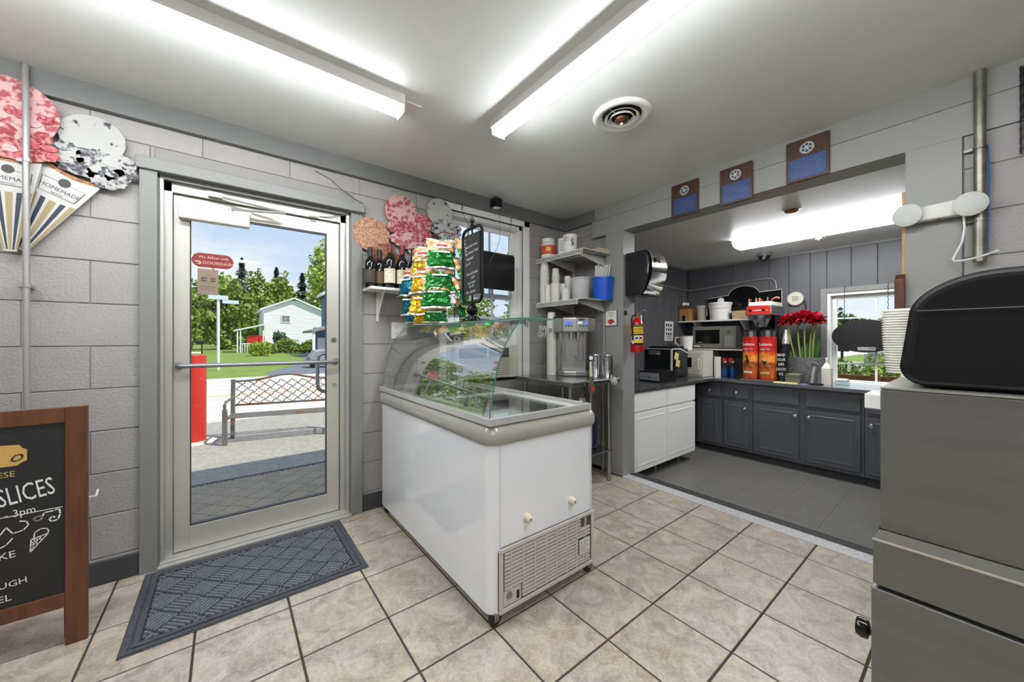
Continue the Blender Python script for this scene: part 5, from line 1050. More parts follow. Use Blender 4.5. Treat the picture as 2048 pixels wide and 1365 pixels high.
T=thing('smoke_detector','small brassy smoke detector on the kitchen ceiling','smoke detector',(3.474,0.903,2.21))
b=B(); b.lathe([(0.060,0),(0.060,-0.006),(0.050,-0.010)],(3.474,0.903,2.24),24); part(T,'base',b,m_plast,smooth=40); b=B(); b.lathe([(0.046,-0.010),(0.046,-0.022),(0.030,-0.032),(0.004,-0.035)],(3.474,0.903,2.24),24); part(T,'cover',b,M('bronze plastic',(148,112,70),0.4),smooth=40)
T=thing('dome_camera','black dome security camera on the kitchen ceiling by the back wall','camera',(5.02,1.569,2.16))
b=B(); b.lathe([(0.075,0),(0.075,-0.030),(0.066,-0.038)],(5.02,1.569,2.24),24); part(T,'base',b,M('grey camera base',(96,96,98),0.4),smooth=40); b=B(); b.ball((5.02,1.569,2.205),0.056,20,12); D_=part(T,'dome',b,m_blackg,smooth=True); b=B(); b.cyl((4.975,1.56,2.18),(4.965,1.557,2.178),0.018,n=14); part(D_,'lens',b,m_chrome)
# ---------------------------------------------------------------- emergency light, conduit, chain on the right wall
T=thing('emergency_light','white twin-head emergency light on the grey panel by the opening','emergency light',(2.73,0.125,1.79))
m_el=M('emergency housing',(216,214,208),0.35); F=XF(2.7685,1.845,0.125)
b=B(); b.prism([(-0.085,-0.030),(-0.06,-0.038),(0.075,-0.038),(0.095,-0.028),(0.095,0.030),(0.075,0.040),(-0.06,0.034),(-0.085,0.026)],F,0,0.055); part(T,'body',b,m_el,bevel=0.010,segs=3)
for a,nn in ((-0.094,(-1.0,-0.10,-0.05)),(0.094,(-0.62,-0.85,-0.1))):
    c=F(a,0.003,0.040); ax=Vector((-1.0,-0.20 if a>0 else 0.15,-0.12)).normalized(); b=B(); b.lathe([(0.022,-0.01),(0.040,0.004),(0.052,0.018),(0.055,0.030),(0.053,0.034)],c,24,axis=ax); HDL=part(T,'lamp_head',b,m_el,smooth=50)
    b=B(); b.lathe([(0.0515,0.0342),(0.036,0.040),(0.001,0.042)],c,24,axis=ax); part(HDL,'lamp_lens',b,M('prism lens',(214,216,210),0.2,bump=(260,0.9,0.004)) if 'prism lens' not in bpy.data.materials else bpy.data.materials['prism lens'],smooth=50)
b=B(); b.fbox(F,-0.004,0.010,-0.040,-0.036,0.028,0.034); part(T,'test_button',b,m_black)
b=B(); b.tube([(2.735,0.045,1.805),(2.738,0.043,1.74),(2.738,0.050,1.68),(2.73,0.068,1.63),(2.72,0.078,1.60),(2.715,0.07,1.590),(2.70,0.045,1.588),(2.66,0.0,1.59),(2.60,-0.05,1.60)],0.0045,8); part(T,'power_cord',b,m_plast,smooth=True)
T=thing('steel_conduit','weathered steel conduit clamped to the block wall beside the emergency light','pipe',(2.79,-0.005,1.57))
b=B(); b.cyl((2.748,-0.002,1.60),(2.748,-0.002,2.464),0.019,n=16); part(T,'pipe',b,m_pipe,smooth=True); b=B(); b.cyl((2.748,-0.002,1.58),(2.748,-0.002,1.76),0.0215,n=16); part(T,'sleeve',b,m_pipe,smooth=True)
for z in (2.11,1.775): b=B(); b.cyl((2.748,-0.002,z-0.006),(2.748,-0.002,z+0.006),0.0225,n=16); b.box(2.755,2.776,0.0,0.045,z-0.006,z+0.006); part(T,'clamp',b,m_pipe)
b=B(); b.tube([(2.762,-0.024,1.62),(2.760,-0.028,1.85),(2.757,-0.031,1.98),(2.760,-0.025,2.12)],0.003,6); part(T,'blue_wire',b,M('blue wire',(44,104,176),0.4),smooth=True)
T=thing('hanging_chain','dark spiral chain hanging on the block wall past the steel conduit','chain',(2.79,-0.118,2.03)); b=B()
b.tube([(2.757+0.008*math.cos(q*1.3),-0.120+0.010*math.sin(q*1.3),2.04+q*0.0016) for q in range(240)],0.0022,5); part(T,'links',b,m_iron,smooth=True)
# ================================================================ kitchen
m_wcab=M('white cabinet foil',(240,239,235),0.28); m_dcab=M('charcoal cabinet paint',(82,83,88),0.40,bump=(70,0.06,0.002)); m_gran=M('dark speckled laminate',(38,38,40),0.14,var=(180,0.5,0.62),col2=(120,118,114),detail=3); m_gctr=M('grey laminate',(92,92,96),0.10,coat=0.6)
CZ=0.75
def panel_door(P,F,a0,a1,b0,b1,mat,name,raised=True,fr=0.055):
    b=B(); b.fbox(F,a0,a1,b0,b1,0.0,0.018); D=part(P,name,b,mat,bevel=0.003)
    if raised:
        i=fr; b=B()
        P4=[(a0+i,b0+i),(a1-i,b0+i),(a1-i,b1-i),(a0+i,b1-i)]; i2=i+0.018; P5=[(a0+i2,b0+i2),(a1-i2,b0+i2),(a1-i2,b1-i2),(a0+i2,b1-i2)]; i3=i-0.010; P3=[(a0+i3,b0+i3),(a1-i3,b0+i3),(a1-i3,b1-i3),(a0+i3,b1-i3)]
        vs_=[F(x,y,0.0182) for x,y in P3]+[F(x,y,0.0215) for x,y in P4]+[F(x,y,0.0190) for x,y in P5]
        b.add(vs_,[(8,9,10,11)]+[(k,(k+1)%4,4+(k+1)%4,4+k) for k in range(4)]+[(4+k,4+(k+1)%4,8+(k+1)%4,8+k) for k in range(4)]); part(D,'raised_panel',b,mat)
    return D
def knob(P,c,ax,r=0.021): b=B(); b.lathe([(0.006,0),(0.006,0.012),(r,0.016),(r,0.022),(r*0.6,0.028),(0.002,0.029)],c,16,axis=ax); return part(P,'knob',b,m_chrome,smooth=50)
T=thing('white_base_cabinet','white base cabinet on metal legs under the dark speckled counter','cabinet',(3.62,2.3,KZ))
b=B(); b.box(3.00,4.228,2.02,2.615,-0.050,0.712); part(T,'carcass',b,m_wcab)
F=FR((0,2.02,0),(1,0,0),(0,0,1))
for a0,a1 in ((3.005,3.615),(3.622,4.224)):
    panel_door(T,F,a0,a1,-0.048,0.512,m_wcab,'door'); b=B(); b.fbox(F,a0,a1,0.530,0.708,0,0.018); part(T,'drawer_front',b,m_wcab,bevel=0.003)
for x in (3.1,3.55,4.02): b=B(); b.cyl((x,2.10,KZ),(x,2.10,-0.05),0.016,n=12); b.cyl((x,2.10,KZ),(x,2.10,KZ+0.01),0.026,n=12); part(T,'leg',b,m_alumd,smooth=40)
b=B(); b.box(2.952,4.66,1.985,2.615,0.714,CZ); b.box(4.66,5.30,1.985,2.615,0.714,CZ) if False else None
single('speckled_counter',b,m_gran,'dark speckled countertop above the white cabinet','countertop',bevel=0.006)
def dark_unit(y1,y0,label,cols,grp='charcoal base cabinets along the back wall'):
    T=thing('charcoal_base_cabinet',label,'cabinet',(5.0,(y0+y1)/2,KZ),grp); F=XF(4.715)
    b=B(); b.box(4.715,5.285,y0+0.001,y1-0.001,-0.075,0.712); part(T,'carcass',b,m_dcab); b=B(); b.box(4.79,5.285,y0+0.001,y1-0.001,KZ,-0.075); part(T,'toe_kick',b,m_base)
    for a1,a0,kn,dk in cols:     # y high, y low, knob y or None, drawer knob
        D=panel_door(T,F,-a1,-a0,-0.040,0.490,m_dcab,'door',fr=0.05)
        if kn: knob(D,(4.697,kn,0.424),(-1,0,0))
        b=B(); b.fbox(F,-a1,-a0,0.530,0.664,0,0.018); W_=part(T,'drawer_front',b,m_dcab,bevel=0.004)
        if dk: knob(W_,(4.697,(a1+a0)/2,0.598),(-1,0,0))
dark_unit(2.22,1.590,'charcoal cabinet with two narrow doors and knobbed drawers next to the white cabinet',((2.186,1.925,None,True),(1.885,1.622,1.660,True)))
dark_unit(1.588,0.664,'charcoal cabinet with two wide doors and blank drawer fronts',((1.569,1.157,1.186,False),(1.098,0.688,1.072,False)))
dark_unit(0.662,-0.30,'charcoal cabinet partly hidden by the steel machine',((0.640,0.20,0.612,False),(0.15,-0.27,None,False)))
b=B(); b.box(4.662,5.30,-0.9,2.615,0.7135,CZ) if False else b.box(4.662,5.30,-0.9,1.984,0.7135,CZ); b.box(4.662,5.30,1.984,2.615,0.7135,CZ)
single('grey_counter',b,m_gctr,'long grey countertop running under the kitchen window','countertop',bevel=0.005)
# --- appliances on the speckled counter
T=thing('cash_drawer','silver fronted cash drawer box on the speckled counter','cash drawer',(3.88,2.26,CZ))
b=B(); b.box(3.70,4.05,2.130,2.385,CZ+0.004,CZ+0.115); part(T,'case',b,m_black,bevel=0.004); b=B(); b.box(3.694,3.70,2.14,2.375,CZ+0.018,CZ+0.100); FR_=part(T,'silver_front',b,M('silver face',(170,182,192),0.35,0.25)); 
b=B(); b.cyl((3.694,2.255,CZ+0.05),(3.690,2.255,CZ+0.05),0.008,n=12); part(FR_,'lock',b,m_black); b=B(); b.box(3.6925,3.694,2.17,2.34,CZ+0.049,CZ+0.052); part(FR_,'slot_line',b,m_black)
T=thing('black_oven','black countertop oven with white edge trim and yellow sticky notes','oven',(4.38,2.43,CZ))
m_ovg=M('dark oven glass',(22,28,28),0.12,coat=0.2)
b=B(); b.box(4.185,4.585,2.263,2.600,CZ+0.012,1.105); part(T,'body',b,m_ovg,bevel=0.004); b=B(); b.prism(rrect(4.20,4.56,2.28,2.59,0.05),ZF(0),1.106,1.135); part(T,'lid',b,m_blackg,smooth=40)
b=B(); b.box(4.179,4.197,2.257,2.275,CZ+0.004,1.11); part(T,'corner_trim',b,M('white trim',(214,214,208),0.35)); b=B(); b.box(4.179,4.185,2.275,2.602,1.098,1.110); part(T,'top_trim',b,bpy.data.materials['white trim']); b=B(); b.add([(4.197,2.262,1.110),(4.197,2.262,1.098),(4.40,2.262,1.098),(4.40,2.262,1.110),(4.59,2.262,1.040),(4.59,2.262,1.052)],[(0,1,2,3),(3,2,4,5)]); part(T,'top_trim',b,bpy.data.materials['white trim'])
b=B(); b.box(4.182,4.185,2.40,2.56,1.03,1.085); PLT=part(T,'rating_plate',b,m_alumd); b=B(); b.box(4.180,4.182,2.41,2.455,1.035,1.055); part(PLT,'sticker',b,m_plast)
F=FR((4.30,2.2615,0.93),(1,0,0.0),(0,0,1)); m_note=M('yellow sticky note',(220,204,130),0.7)
for da,dz,ro in ((0.0,0.085,-0.28),(0.030,0.0,-0.25)):
    q=[(da+x*math.cos(ro)-y*math.sin(ro),dz+x*math.sin(ro)+y*math.cos(ro)) for x,y in ((-0.045,-0.042),(0.045,-0.042),(0.045,0.042),(-0.045,0.042))]
    T2=thing('sticky_note','yellow sticky note on the side of the black oven','note',tuple(F(da,dz,0)),'sticky notes on the oven'); b=B(); b.prism(q,F,0.0005,0.0015); N_=part(T2,'paper',b,m_note)
    for k in range(3): ink(N_,'scribble',[[(da-0.03+0.007*j,dz+0.018-0.018*k+0.003*math.sin(j*2.0+k)-0.0017*j) for j in range(8)]],F,0.003,M('pen brown',(120,100,60),0.8) if 'pen brown' not in bpy.data.materials else bpy.data.materials['pen brown'],0.0018)
T=thing('white_pitcher','white plastic pitcher on top of the cream safe','pitcher',(4.80,2.385,1.082)); c=(4.76,2.37,1.082)
b=B(); b.lathe([(0.066,0),(0.070,0.004),(0.082,0.180),(0.086,0.184),(0.082,0.184),(0.078,0.17)],c,24); part(T,'body',b,m_plast,smooth=40); b=B(); b.tube([(c[0]-0.03,c[1]+0.075,1.25),(c[0]-0.045,c[1]+0.125,1.245),(c[0]-0.05,c[1]+0.125,1.17),(c[0]-0.04,c[1]+0.066,1.13)],0.013,8); part(T,'handle',b,M('ivory handle',(206,196,164),0.4),smooth=True)
T=thing('cream_safe','cream safe with a dial window and lever handle','safe',(4.74,2.30,CZ)); m_safe=M('cream enamel',(206,200,184),0.4)
b=B(); b.box(4.633,4.90,2.094,2.50,CZ,1.078); part(T,'body',b,m_safe,bevel=0.006); b=B(); b.box(4.625,4.633,2.118,2.47,CZ+0.03,1.052); DR=part(T,'door',b,m_safe,bevel=0.003)
b=B(); b.box(4.619,4.625,2.235,2.33,0.87,0.99); PN_=part(DR,'dial_window',b,m_blackg); b=B(); b.cyl((4.619,2.275,0.93),(4.611,2.275,0.93),0.022,n=18); part(PN_,'dial',b,m_black,smooth=40)
b=B(); b.tube([(4.625,2.145,0.845),(4.598,2.145,0.850),(4.595,2.145,0.90),(4.598,2.145,0.970),(4.625,2.145,0.975)],0.008,8); part(DR,'handle',b,m_safe,smooth=True)
b=B(); b.lathe([(0.006,0.0),(0.040,0.0),(0.040,0.250),(0.006,0.250)],(4.91,2.045,CZ),24); single('towel_roll',b,m_plast,'roll of white paper towel beside the cream safe','paper towel',smooth=40)
for k,(x,y) in enumerate(((4.93,1.965),(4.97,1.895),(5.04,1.94))):
    T=thing('spray_bottle','blue spray bottle with a red trigger, %s'%('next to the paper towel roll','on the open side of the trio','at the back of the trio')[k],'spray bottle',(x,y,CZ)); 
    b=B(); b.lathe([(0.030,0),(0.033,0.006),(0.033,0.095),(0.024,0.135),(0.013,0.165),(0.013,0.185)],(x,y,CZ),18); part(T,'bottle',b,glass('clear spray',(226,236,240),0.06) if 'clear spray' not in bpy.data.materials else bpy.data.materials['clear spray'],smooth=40); b=B(); b.lathe([(0.029,0.003),(0.031,0.008),(0.031,0.105),(0.001,0.106)],(x,y,CZ),18); part(T,'blue_liquid',b,M('blue liquid',(26,92,170),0.15) if 'blue liquid' not in bpy.data.materials else bpy.data.materials['blue liquid'],smooth=40)
    b=B(); b.lathe([(0.015,0.180),(0.015,0.200)],(x,y,CZ),14); part(T,'collar',b,m_plast,smooth=40); b=B(); b.box(x-0.045,x+0.018,y-0.010,y+0.010,CZ+0.200,CZ+0.235); b.tube([(x-0.03,y,CZ+0.205),(x-0.045,y,CZ+0.17)],0.005,6); part(T,'trigger_head',b,M('trigger red',(196,44,40),0.4) if 'trigger red' not in bpy.data.materials else bpy.data.materials['trigger red'],bevel=0.004)
# --- wall shelves with goods
for z,y0,y1,lab in ((1.475,1.735,2.62,'upper white wall shelf with a cardboard box and white bucket'),(1.098,1.70,2.40,'lower white wall shelf carrying the microwave')):
    T=thing('wall_shelf',lab,'shelf',(5.17,(y0+y1)/2,z-0.02)); b=B(); b.box(5.02 if z>1.3 else 4.985,5.298,y0,y1,z-0.018,z); part(T,'board',b,m_white,bevel=0.002)
    for y in (y0+0.10,y1-0.2):
        b=B(); b.prism([(5.298,z-0.018),(5.06,z-0.018),(5.06,z-0.026),(5.285,z-0.20),(5.298,z-0.20)],FR((0,y,0),(1,0,0),(0,0,1)),-0.010,0.010); part(T,'bracket',b,m_white)
T=thing('microwave','grey microwave oven on the lower wall shelf','microwave',(5.15,2.135,1.099)); m_mw=M('microwave grey',(142,138,130),0.35,0.4)
b=B(); b.box(5.0,5.297,1.872,2.402,1.106,1.390); part(T,'case',b,m_mw,bevel=0.006)
b=B(); b.box(4.990,5.0,2.012,2.398,1.112,1.385); MD=part(T,'door',b,m_mw,bevel=0.003); b=B(); b.box(4.987,4.990,2.055,2.360,1.165,1.345); part(MD,'door_window',b,M('mw window',(20,20,20),0.15)); b=B(); b.box(4.990,5.0,1.876,2.008,1.112,1.385); CPN=part(T,'control_panel',b,m_mw,bevel=0.002)
for k in range(5):
    for j in range(3): b=B(); b.box(4.988,4.990,1.895+0.034*j,1.920+0.034*j,1.14+0.026*k,1.158+0.026*k); part(CPN,'button',b,M('mw button',(170,166,158),0.5) if 'mw button' not in bpy.data.materials else bpy.data.materials['mw button'])
b=B(); b.cyl((4.990,1.945,1.315),(4.984,1.945,1.315),0.022,n=18); part(CPN,'dial',b,M('mw dial',(84,100,84),0.4),smooth=40); text_part(MD,'badge','Amana',FR((4.9862,2.30,1.180),(0,-1,0),(0,0,1)),0.022,m_plast,depth=0.001); b=B(); b.box(4.988,4.990,2.30,2.385,1.120,1.140); part(MD,'sticker',b,m_plast)
m_card=M('cardboard',(170,120,76),0.7)
T=thing('cardboard_box','open cardboard box with papers on the upper wall shelf','box',(5.16,2.53,1.476)); b=B(); z=1.476
b.box(5.04,5.27,2.470,2.474,z,z+0.17); b.box(5.04,5.27,2.606,2.610,z,z+0.17); b.box(5.04,5.044,2.474,2.606,z,z+0.17); b.box(5.266,5.27,2.474,2.606,z,z+0.17); b.box(5.044,5.266,2.474,2.606,z,z+0.004); part(T,'box_walls',b,m_card)
b=B(); b.add([(5.04,2.47,z+0.17),(5.04,2.61,z+0.17),(5.0,2.625,z+0.215),(5.0,2.46,z+0.215)],[(0,1,2,3)]); b.add([(5.04,2.47,z+0.17),(5.04,2.61,z+0.17),(5.0,2.625,z+0.215),(5.0,2.46,z+0.215)],[(3,2,1,0)]); part(T,'flap',b,m_card)
b=B(); b.box(5.036,5.04,2.525,2.565,z+0.005,z+0.075); part(T,'printed_mark',b,m_black); b=B(); b.add([(5.08,2.50,z+0.15),(5.06,2.58,z+0.16),(5.10,2.59,z+0.27),(5.12,2.51,z+0.255)],[(0,1,2,3),(3,2,1,0)]); part(T,'paper',b,m_plast)
T=thing('glass_jug','clear glass jug on the upper wall shelf','jug',(5.13,2.345,1.476)); b=B(); b.lathe([(0.050,0),(0.054,0.004),(0.062,0.200),(0.066,0.206),(0.060,0.206),(0.050,0.01)],(5.13,2.345,1.476),20); part(T,'glass',b,frost('jug glass',(206,204,188),0.40),smooth=40); b=B(); b.tube([(5.10,2.29,1.65),(5.09,2.255,1.64),(5.09,2.255,1.54),(5.10,2.292,1.53)],0.007,8); part(T,'handle',b,bpy.data.materials['jug glass'],smooth=True)
T=thing('white_bucket','white lidded plastic bucket on the upper wall shelf','bucket',(5.14,2.112,1.476)); c=(5.145,2.112,1.476); b=B(); b.lathe([(0.112,0),(0.118,0.006),(0.132,0.185),(0.137,0.187),(0.137,0.20),(0.133,0.20)],c,28); part(T,'pail',b,m_plast,smooth=40); b=B(); b.lathe([(0.134,0.20),(0.144,0.202),(0.144,0.222),(0.136,0.228),(0.12,0.226),(0.001,0.226)],c,28); part(T,'lid',b,m_plast,smooth=40); b=B(); b.tube([(c[0]-0.03,c[1]-0.137,1.476+0.21),(c[0]-0.09,c[1]-0.118,1.476+0.16),(c[0]-0.14,c[1]-0.02,1.476+0.15),(c[0]-0.09,c[1]+0.118,1.476+0.18)],0.003,6); part(T,'bail',b,m_wire,smooth=True); b=B(); b.prism(blob(0,0.03,0.035,0.035,12,0.12,4),FR((5.10,2.075,1.476+0.225),(0,-1,0),(0,0,1)),0,0.03); part(T,'tissue',b,m_plast)
T=thing('small_bottle','small clear bottle with a white cap on the upper wall shelf','bottle',(5.08,1.955,1.476)); b=B(); b.lathe([(0.017,0),(0.019,0.004),(0.019,0.070),(0.010,0.085)],(5.075,1.955,1.476),14); part(T,'bottle',b,m_clear,smooth=40); b=B(); b.lathe([(0.012,0.085),(0.012,0.105)],(5.075,1.955,1.476),12); part(T,'cap',b,m_plast,smooth=40)
for k,(h,lab) in enumerate(((0.105,'rough wooden crate on the upper wall shelf behind the tea brewer'),(0.035,'dark flat tray lying on the rough wooden crate'))):
    b=B(); z=1.476+(0.106 if k else 0); b.box(5.06,5.27,1.755,1.935,z,z+h); single('wooden_crate' if not k else 'flat_tray',b,M('crate wood',(184,162,124),0.7,var=(20,0.35,0.7),col2=(156,132,96),stretch=(1,1,8)) if not k else m_black,lab,'crate' if not k else 'tray',bevel=0.003)
# --- wall sign, conduit, dial
T=thing('wall_sign','black arched wall sign with red lettering above the shelf','sign',(5.29,1.90,1.45)); F=XF(5.299); m_ltr=M('sign red',(190,60,44),0.45); m_lo=M('sign outline',(206,196,176),0.5)
arch=[(-2.34,1.44),(-1.462,1.50),(-1.462,1.835),(-1.70,1.825)]+[(-1.885+0.185*math.cos(R(8+164*k/12)),1.80+0.125*math.sin(R(8+164*k/12))) for k in range(13)]+[(-2.07,1.815),(-2.34,1.79)]
b=B(); b.prism(arch,F,0,0.012); part(T,'board',b,m_blackg)
ink(T,'border_line',[[(a*0.985-0.028,0.03+z*0.98) for a,z in arch[1:]]],F,0.008,m_lo,0.0125)
text_part(T,'lettering','LING',FR((5.299,1.478,1.665),(0,-1,0),(0,0,1)),0.205,m_lo,'RIGHT',0.0130,xs=0.78); text_part(T,'lettering','LING',FR((5.299,1.484,1.665),(0,-1,0),(0,0,1)),0.186,m_ltr,'RIGHT',0.0140,xs=0.79)
b=B(); b.prism(ell(-1.89,1.80,0.10,0.085,24),F,0.012,0.02); part(T,'ball_emblem',b,m_blackg)
b=B(); b.tube([(4.2,2.612,1.95),(5.1,2.612,1.93),(5.27,2.60,1.925),(5.288,2.52,1.925),(5.288,2.2,1.945),(5.288,1.75,1.975),(5.288,1.63,1.975),(5.288,1.57,1.965),(5.288,1.535,1.93),(5.288,1.525,1.87),(5.288,1.525,1.84)],0.011,10); single('wall_conduit',b,M('grey conduit',(136,134,126),0.4,0.3),'bent grey conduit running along the charcoal kitchen walls','pipe',smooth=True)
T=thing('wall_thermometer','round cream wall thermometer beside the window','thermometer',(5.29,1.333,1.62)); b=B(); b.cyl((5.299,1.333,1.70),(5.270,1.333,1.70),0.082,n=32); part(T,'case',b,m_alumd,smooth=40); b=B(); b.cyl((5.270,1.333,1.70),(5.268,1.333,1.70),0.074,n=32); DF=part(T,'face',b,M('cream dial',(200,192,174),0.5)); 
for k in range(5): b=B(); b.box(5.2665,5.268,1.30,1.366-0.006*(k%2),1.675+0.012*k,1.679+0.012*k); part(DF,'print_line',b,m_sk)
b=B(); b.tube([(5.285,1.255,1.68),(5.285,1.235,1.60),(5.285,1.245,1.50)],0.006,8); part(T,'cable',b,m_black,smooth=True)
T=thing('safety_poster','white notice with black pictograms on the charcoal side wall','poster',(4.78,2.615,1.19)); F=YF(2.6195,1.20,4.66); b=B(); b.prism([(0,0.0),(0.215,0.0),(0.235,0.268),(0.012,0.268)],F,0,0.002); PS=part(T,'sheet',b,m_plast)
for j,z in enumerate((0.215,0.155,0.095)):
    for k in range(3): b=B(); b.prism(blob(0.05+0.058*k,z,0.020,0.022,8,0.25,j*7+k),F,0.002,0.0026); part(PS,'pictogram',b,m_black)
for k in range(4): b=B(); b.fbox(F,0.03,0.19,0.02+0.014*k,0.026+0.014*k,0.002,0.0026); part(PS,'text_line',b,m_sk)
# --- tea brewer with two urns
T=thing('tea_brewer','red and steel iced tea brewer with a white top','tea brewer',(4.95,1.53,CZ)); m_teal=M('brewer red',(176,36,36),0.35)
b=B(); b.box(4.66,5.16,1.375,1.705,CZ+0.001,CZ+0.022); part(T,'drip_tray',b,m_steel,bevel=0.004); b=B(); b.box(5.03,5.15,1.46,1.62,CZ+0.022,1.50); part(T,'column',b,m_blackg,bevel=0.006)
b=B(); b.box(4.72,5.16,1.408,1.660,1.492,1.605); HB=part(T,'brew_head',b,m_steel,bevel=0.006); b=B(); b.prism(rrect(-1.650,-1.418,1.502,1.598,0.015),XF(4.72),0.0,0.003); RP=part(HB,'red_panel',b,m_teal); text_part(RP,'lettering','Luzianne',FR((4.717,1.534,1.55),(0,-1,0),(0,0,1)),0.030,m_plast,depth=0.001)
b=B(); b.box(4.7155,4.717,1.47,1.50,1.538,1.562); part(RP,'switch',b,m_black); b=B(); b.box(4.7155,4.717,1.60,1.63,1.538,1.562); part(RP,'switch',b,m_black); b=B(); b.cyl((4.717,1.45,1.55),(4.713,1.45,1.55),0.004); part(RP,'lamp',b,M('green lamp',(170,220,90),0.3,emit=((170,230,90),1.5)))
b=B(); b.prism(rrect(4.74,5.14,1.42,1.65,0.03),ZF(0),1.606,1.645); part(T,'white_cover',b,m_plast,smooth=40)
b=B(); b.lathe([(0.055,1.36),(0.06,1.375),(0.085,1.44),(0.095,1.455),(0.095,1.490)],(4.80,1.530,0),24); FN=part(T,'brew_funnel',b,m_steel,smooth=40); b=B(); b.tube([(4.80,1.530,1.40),(4.68,1.528,1.40)],0.010,8); part(FN,'handle',b,m_black,smooth=True)
m_urn=M('urn wrap',(190,36,28),0.3,coat=0.3); 
def urn_mat(nm):
    m=bpy.data.materials.new(nm); m.use_nodes=True; t=m.node_tree; p=t.nodes['Principled BSDF']; p.inputs['Roughness'].default_value=0.3; N=t.nodes.new; L=t.links.new
    tc=N('ShaderNodeTexCoord'); sp=N('ShaderNodeSeparateXYZ'); L(tc.outputs['Object'],sp.inputs[0]); ns=N('ShaderNodeTexNoise'); ns.inputs['Scale'].default_value=26; ns.inputs['Detail'].default_value=5; L(tc.outputs['Object'],ns.inputs['Vector'])
    ad=N('ShaderNodeMath'); ad.operation='MULTIPLY_ADD'; ad.inputs[1].default_value=0.22; L(ns.outputs['Fac'],ad.inputs[0]); L(sp.outputs['Z'],ad.inputs[2])
    rp=N('ShaderNodeValToRGB'); e=rp.color_ramp.elements; e[0].position=0.10; e[0].color=lin((150,44,24)); e[1].position=0.62; e[1].color=lin((150,26,26))
    for ps,cc in ((0.22,(196,104,40)),(0.27,(120,52,26)),(0.31,(222,140,70)),(0.36,(226,150,52)),(0.42,(200,44,34))): q=e.new(ps); q.color=lin(cc)
    L(ad.outputs[0],rp.inputs[0]); L(rp.outputs[0],p.inputs['Base Color']); return m
m_urnm=urn_mat('iced tea urn print')
for k,(uy,lab) in enumerate(((1.624,'iced tea urn with a black spigot, next to the microwave shelf'),(1.458,'iced tea urn with a silver spigot, next to the black cup sleeve'))):
    T=thing('tea_urn',lab,'urn',(4.765,uy,CZ+0.0225)); c=(4.765,uy,CZ+0.0225); b=B(); b.prism(rrect(4.70,4.86,uy-0.076,uy+0.076,0.055,8),ZF(0),CZ+0.0225,CZ+0.50); BD_=part(T,'body',b,m_urnm,smooth=50)
    b=B(); b.lathe([(0.070,0.478),(0.070,0.522),(0.075,0.524),(0.075,0.545)],(4.78,uy,CZ+0.0225),24); part(T,'neck',b,m_steel,smooth=40); b=B(); b.lathe([(0.080,0.540),(0.080,0.556),(0.04,0.562)],(4.78,uy,CZ+0.0225),24); part(T,'lid',b,m_black,smooth=40)
    text_part(BD_,'lettering','Luzianne',FR((4.6995,uy,CZ+0.415),(0,-1,0),(0,0,1)),0.048,m_plast,depth=0.001,xs=0.72); 
    b=B(); b.box(4.698,4.6995,uy-0.055,uy+0.055,CZ+0.345,CZ+0.372); TG=part(BD_,'tea_banner',b,m_teal); text_part(TG,'lettering','ICED TEA',FR((4.698,uy,CZ+0.3585),(0,-1,0),(0,0,1)),0.022,m_plast,depth=0.001)
    b=B(); b.box(4.697,4.6995,uy-0.035,uy+0.045,CZ+0.085,CZ+0.108); SG=part(BD_,'flavour_tag',b,m_plast if not k else M('tag yellow',(210,196,110),0.5)); text_part(SG,'lettering','SWEET' if not k else 'UNSWEET',FR((4.697,uy+0.005,CZ+0.0965),(0,-1,0),(0,0,1)),0.016,m_sk,depth=0.0008)
    b=B(); b.cyl((4.70,uy,CZ+0.215),(4.67,uy,CZ+0.215),0.012,n=12); b.tube([(4.67,uy,CZ+0.225),(4.668,uy,CZ+0.19)],0.009,8); SPG=part(T,'spigot',b,m_black,smooth=True); b=B(); b.tube([(4.672,uy,CZ+0.225),(4.665,uy+0.01,CZ+0.29)],0.010,8) if not k else b.ball((4.665,uy,CZ+0.235),0.014,12,8); part(SPG,'spigot_handle',b,m_black if not k else m_chrome,smooth=True)
# --- black sleeve, planter with flowers, napkins, bottle, opener, clear box
T=thing('printed_bag','tall black printed bag with silver gathered top beside the tea urns','bag',(4.80,1.36,CZ)); b=B(); m_bbag=M('black bag',(26,27,30),0.3)
pr_=[(0.036,0.0),(0.040,0.08),(0.039,0.30),(0.036,0.42)]; rings=[]
for r,z in pr_: rings.append([(4.80+r*math.cos(2*math.pi*k/20)+0.02*math.sin(z*4),1.332+r*math.sin(2*math.pi*k/20)-0.03*(z/0.42)**2,CZ+z) for k in range(20)])
b.add([p for r in rings for p in r],[(i*20+k,i*20+(k+1)%20,(i+1)*20+(k+1)%20,(i+1)*20+k) for i in range(len(rings)-1) for k in range(20)]+[tuple(range(19,-1,-1))]); BG=part(T,'bag_body',b,m_bbag,smooth=50)
b=B(); b.lathe([(0.036,0.42),(0.034,0.47),(0.018,0.54),(0.012,0.575),(0.004,0.58)],(4.818,1.302,CZ),14); part(T,'silver_top',b,m_foil['silver'],smooth=40)
for k in range(5): text_part(BG,'lettering',('SAND','SOUR','DIPS','GOOD','ICE')[k],FR((4.7565,1.328-0.006*k*0,CZ+0.30-0.052*k),(0.25,-1,0),(0,0,1)),0.040,m_plast,depth=0.004,xs=0.7)
T=thing('steel_planter','galvanised rectangular planter with a ring handle','planter',(5.06,1.18,CZ)); m_galv=M('galvanised zinc',(132,134,132),0.45,0.6,var=(40,0.4,0.6),col2=(112,114,112)); b=B()
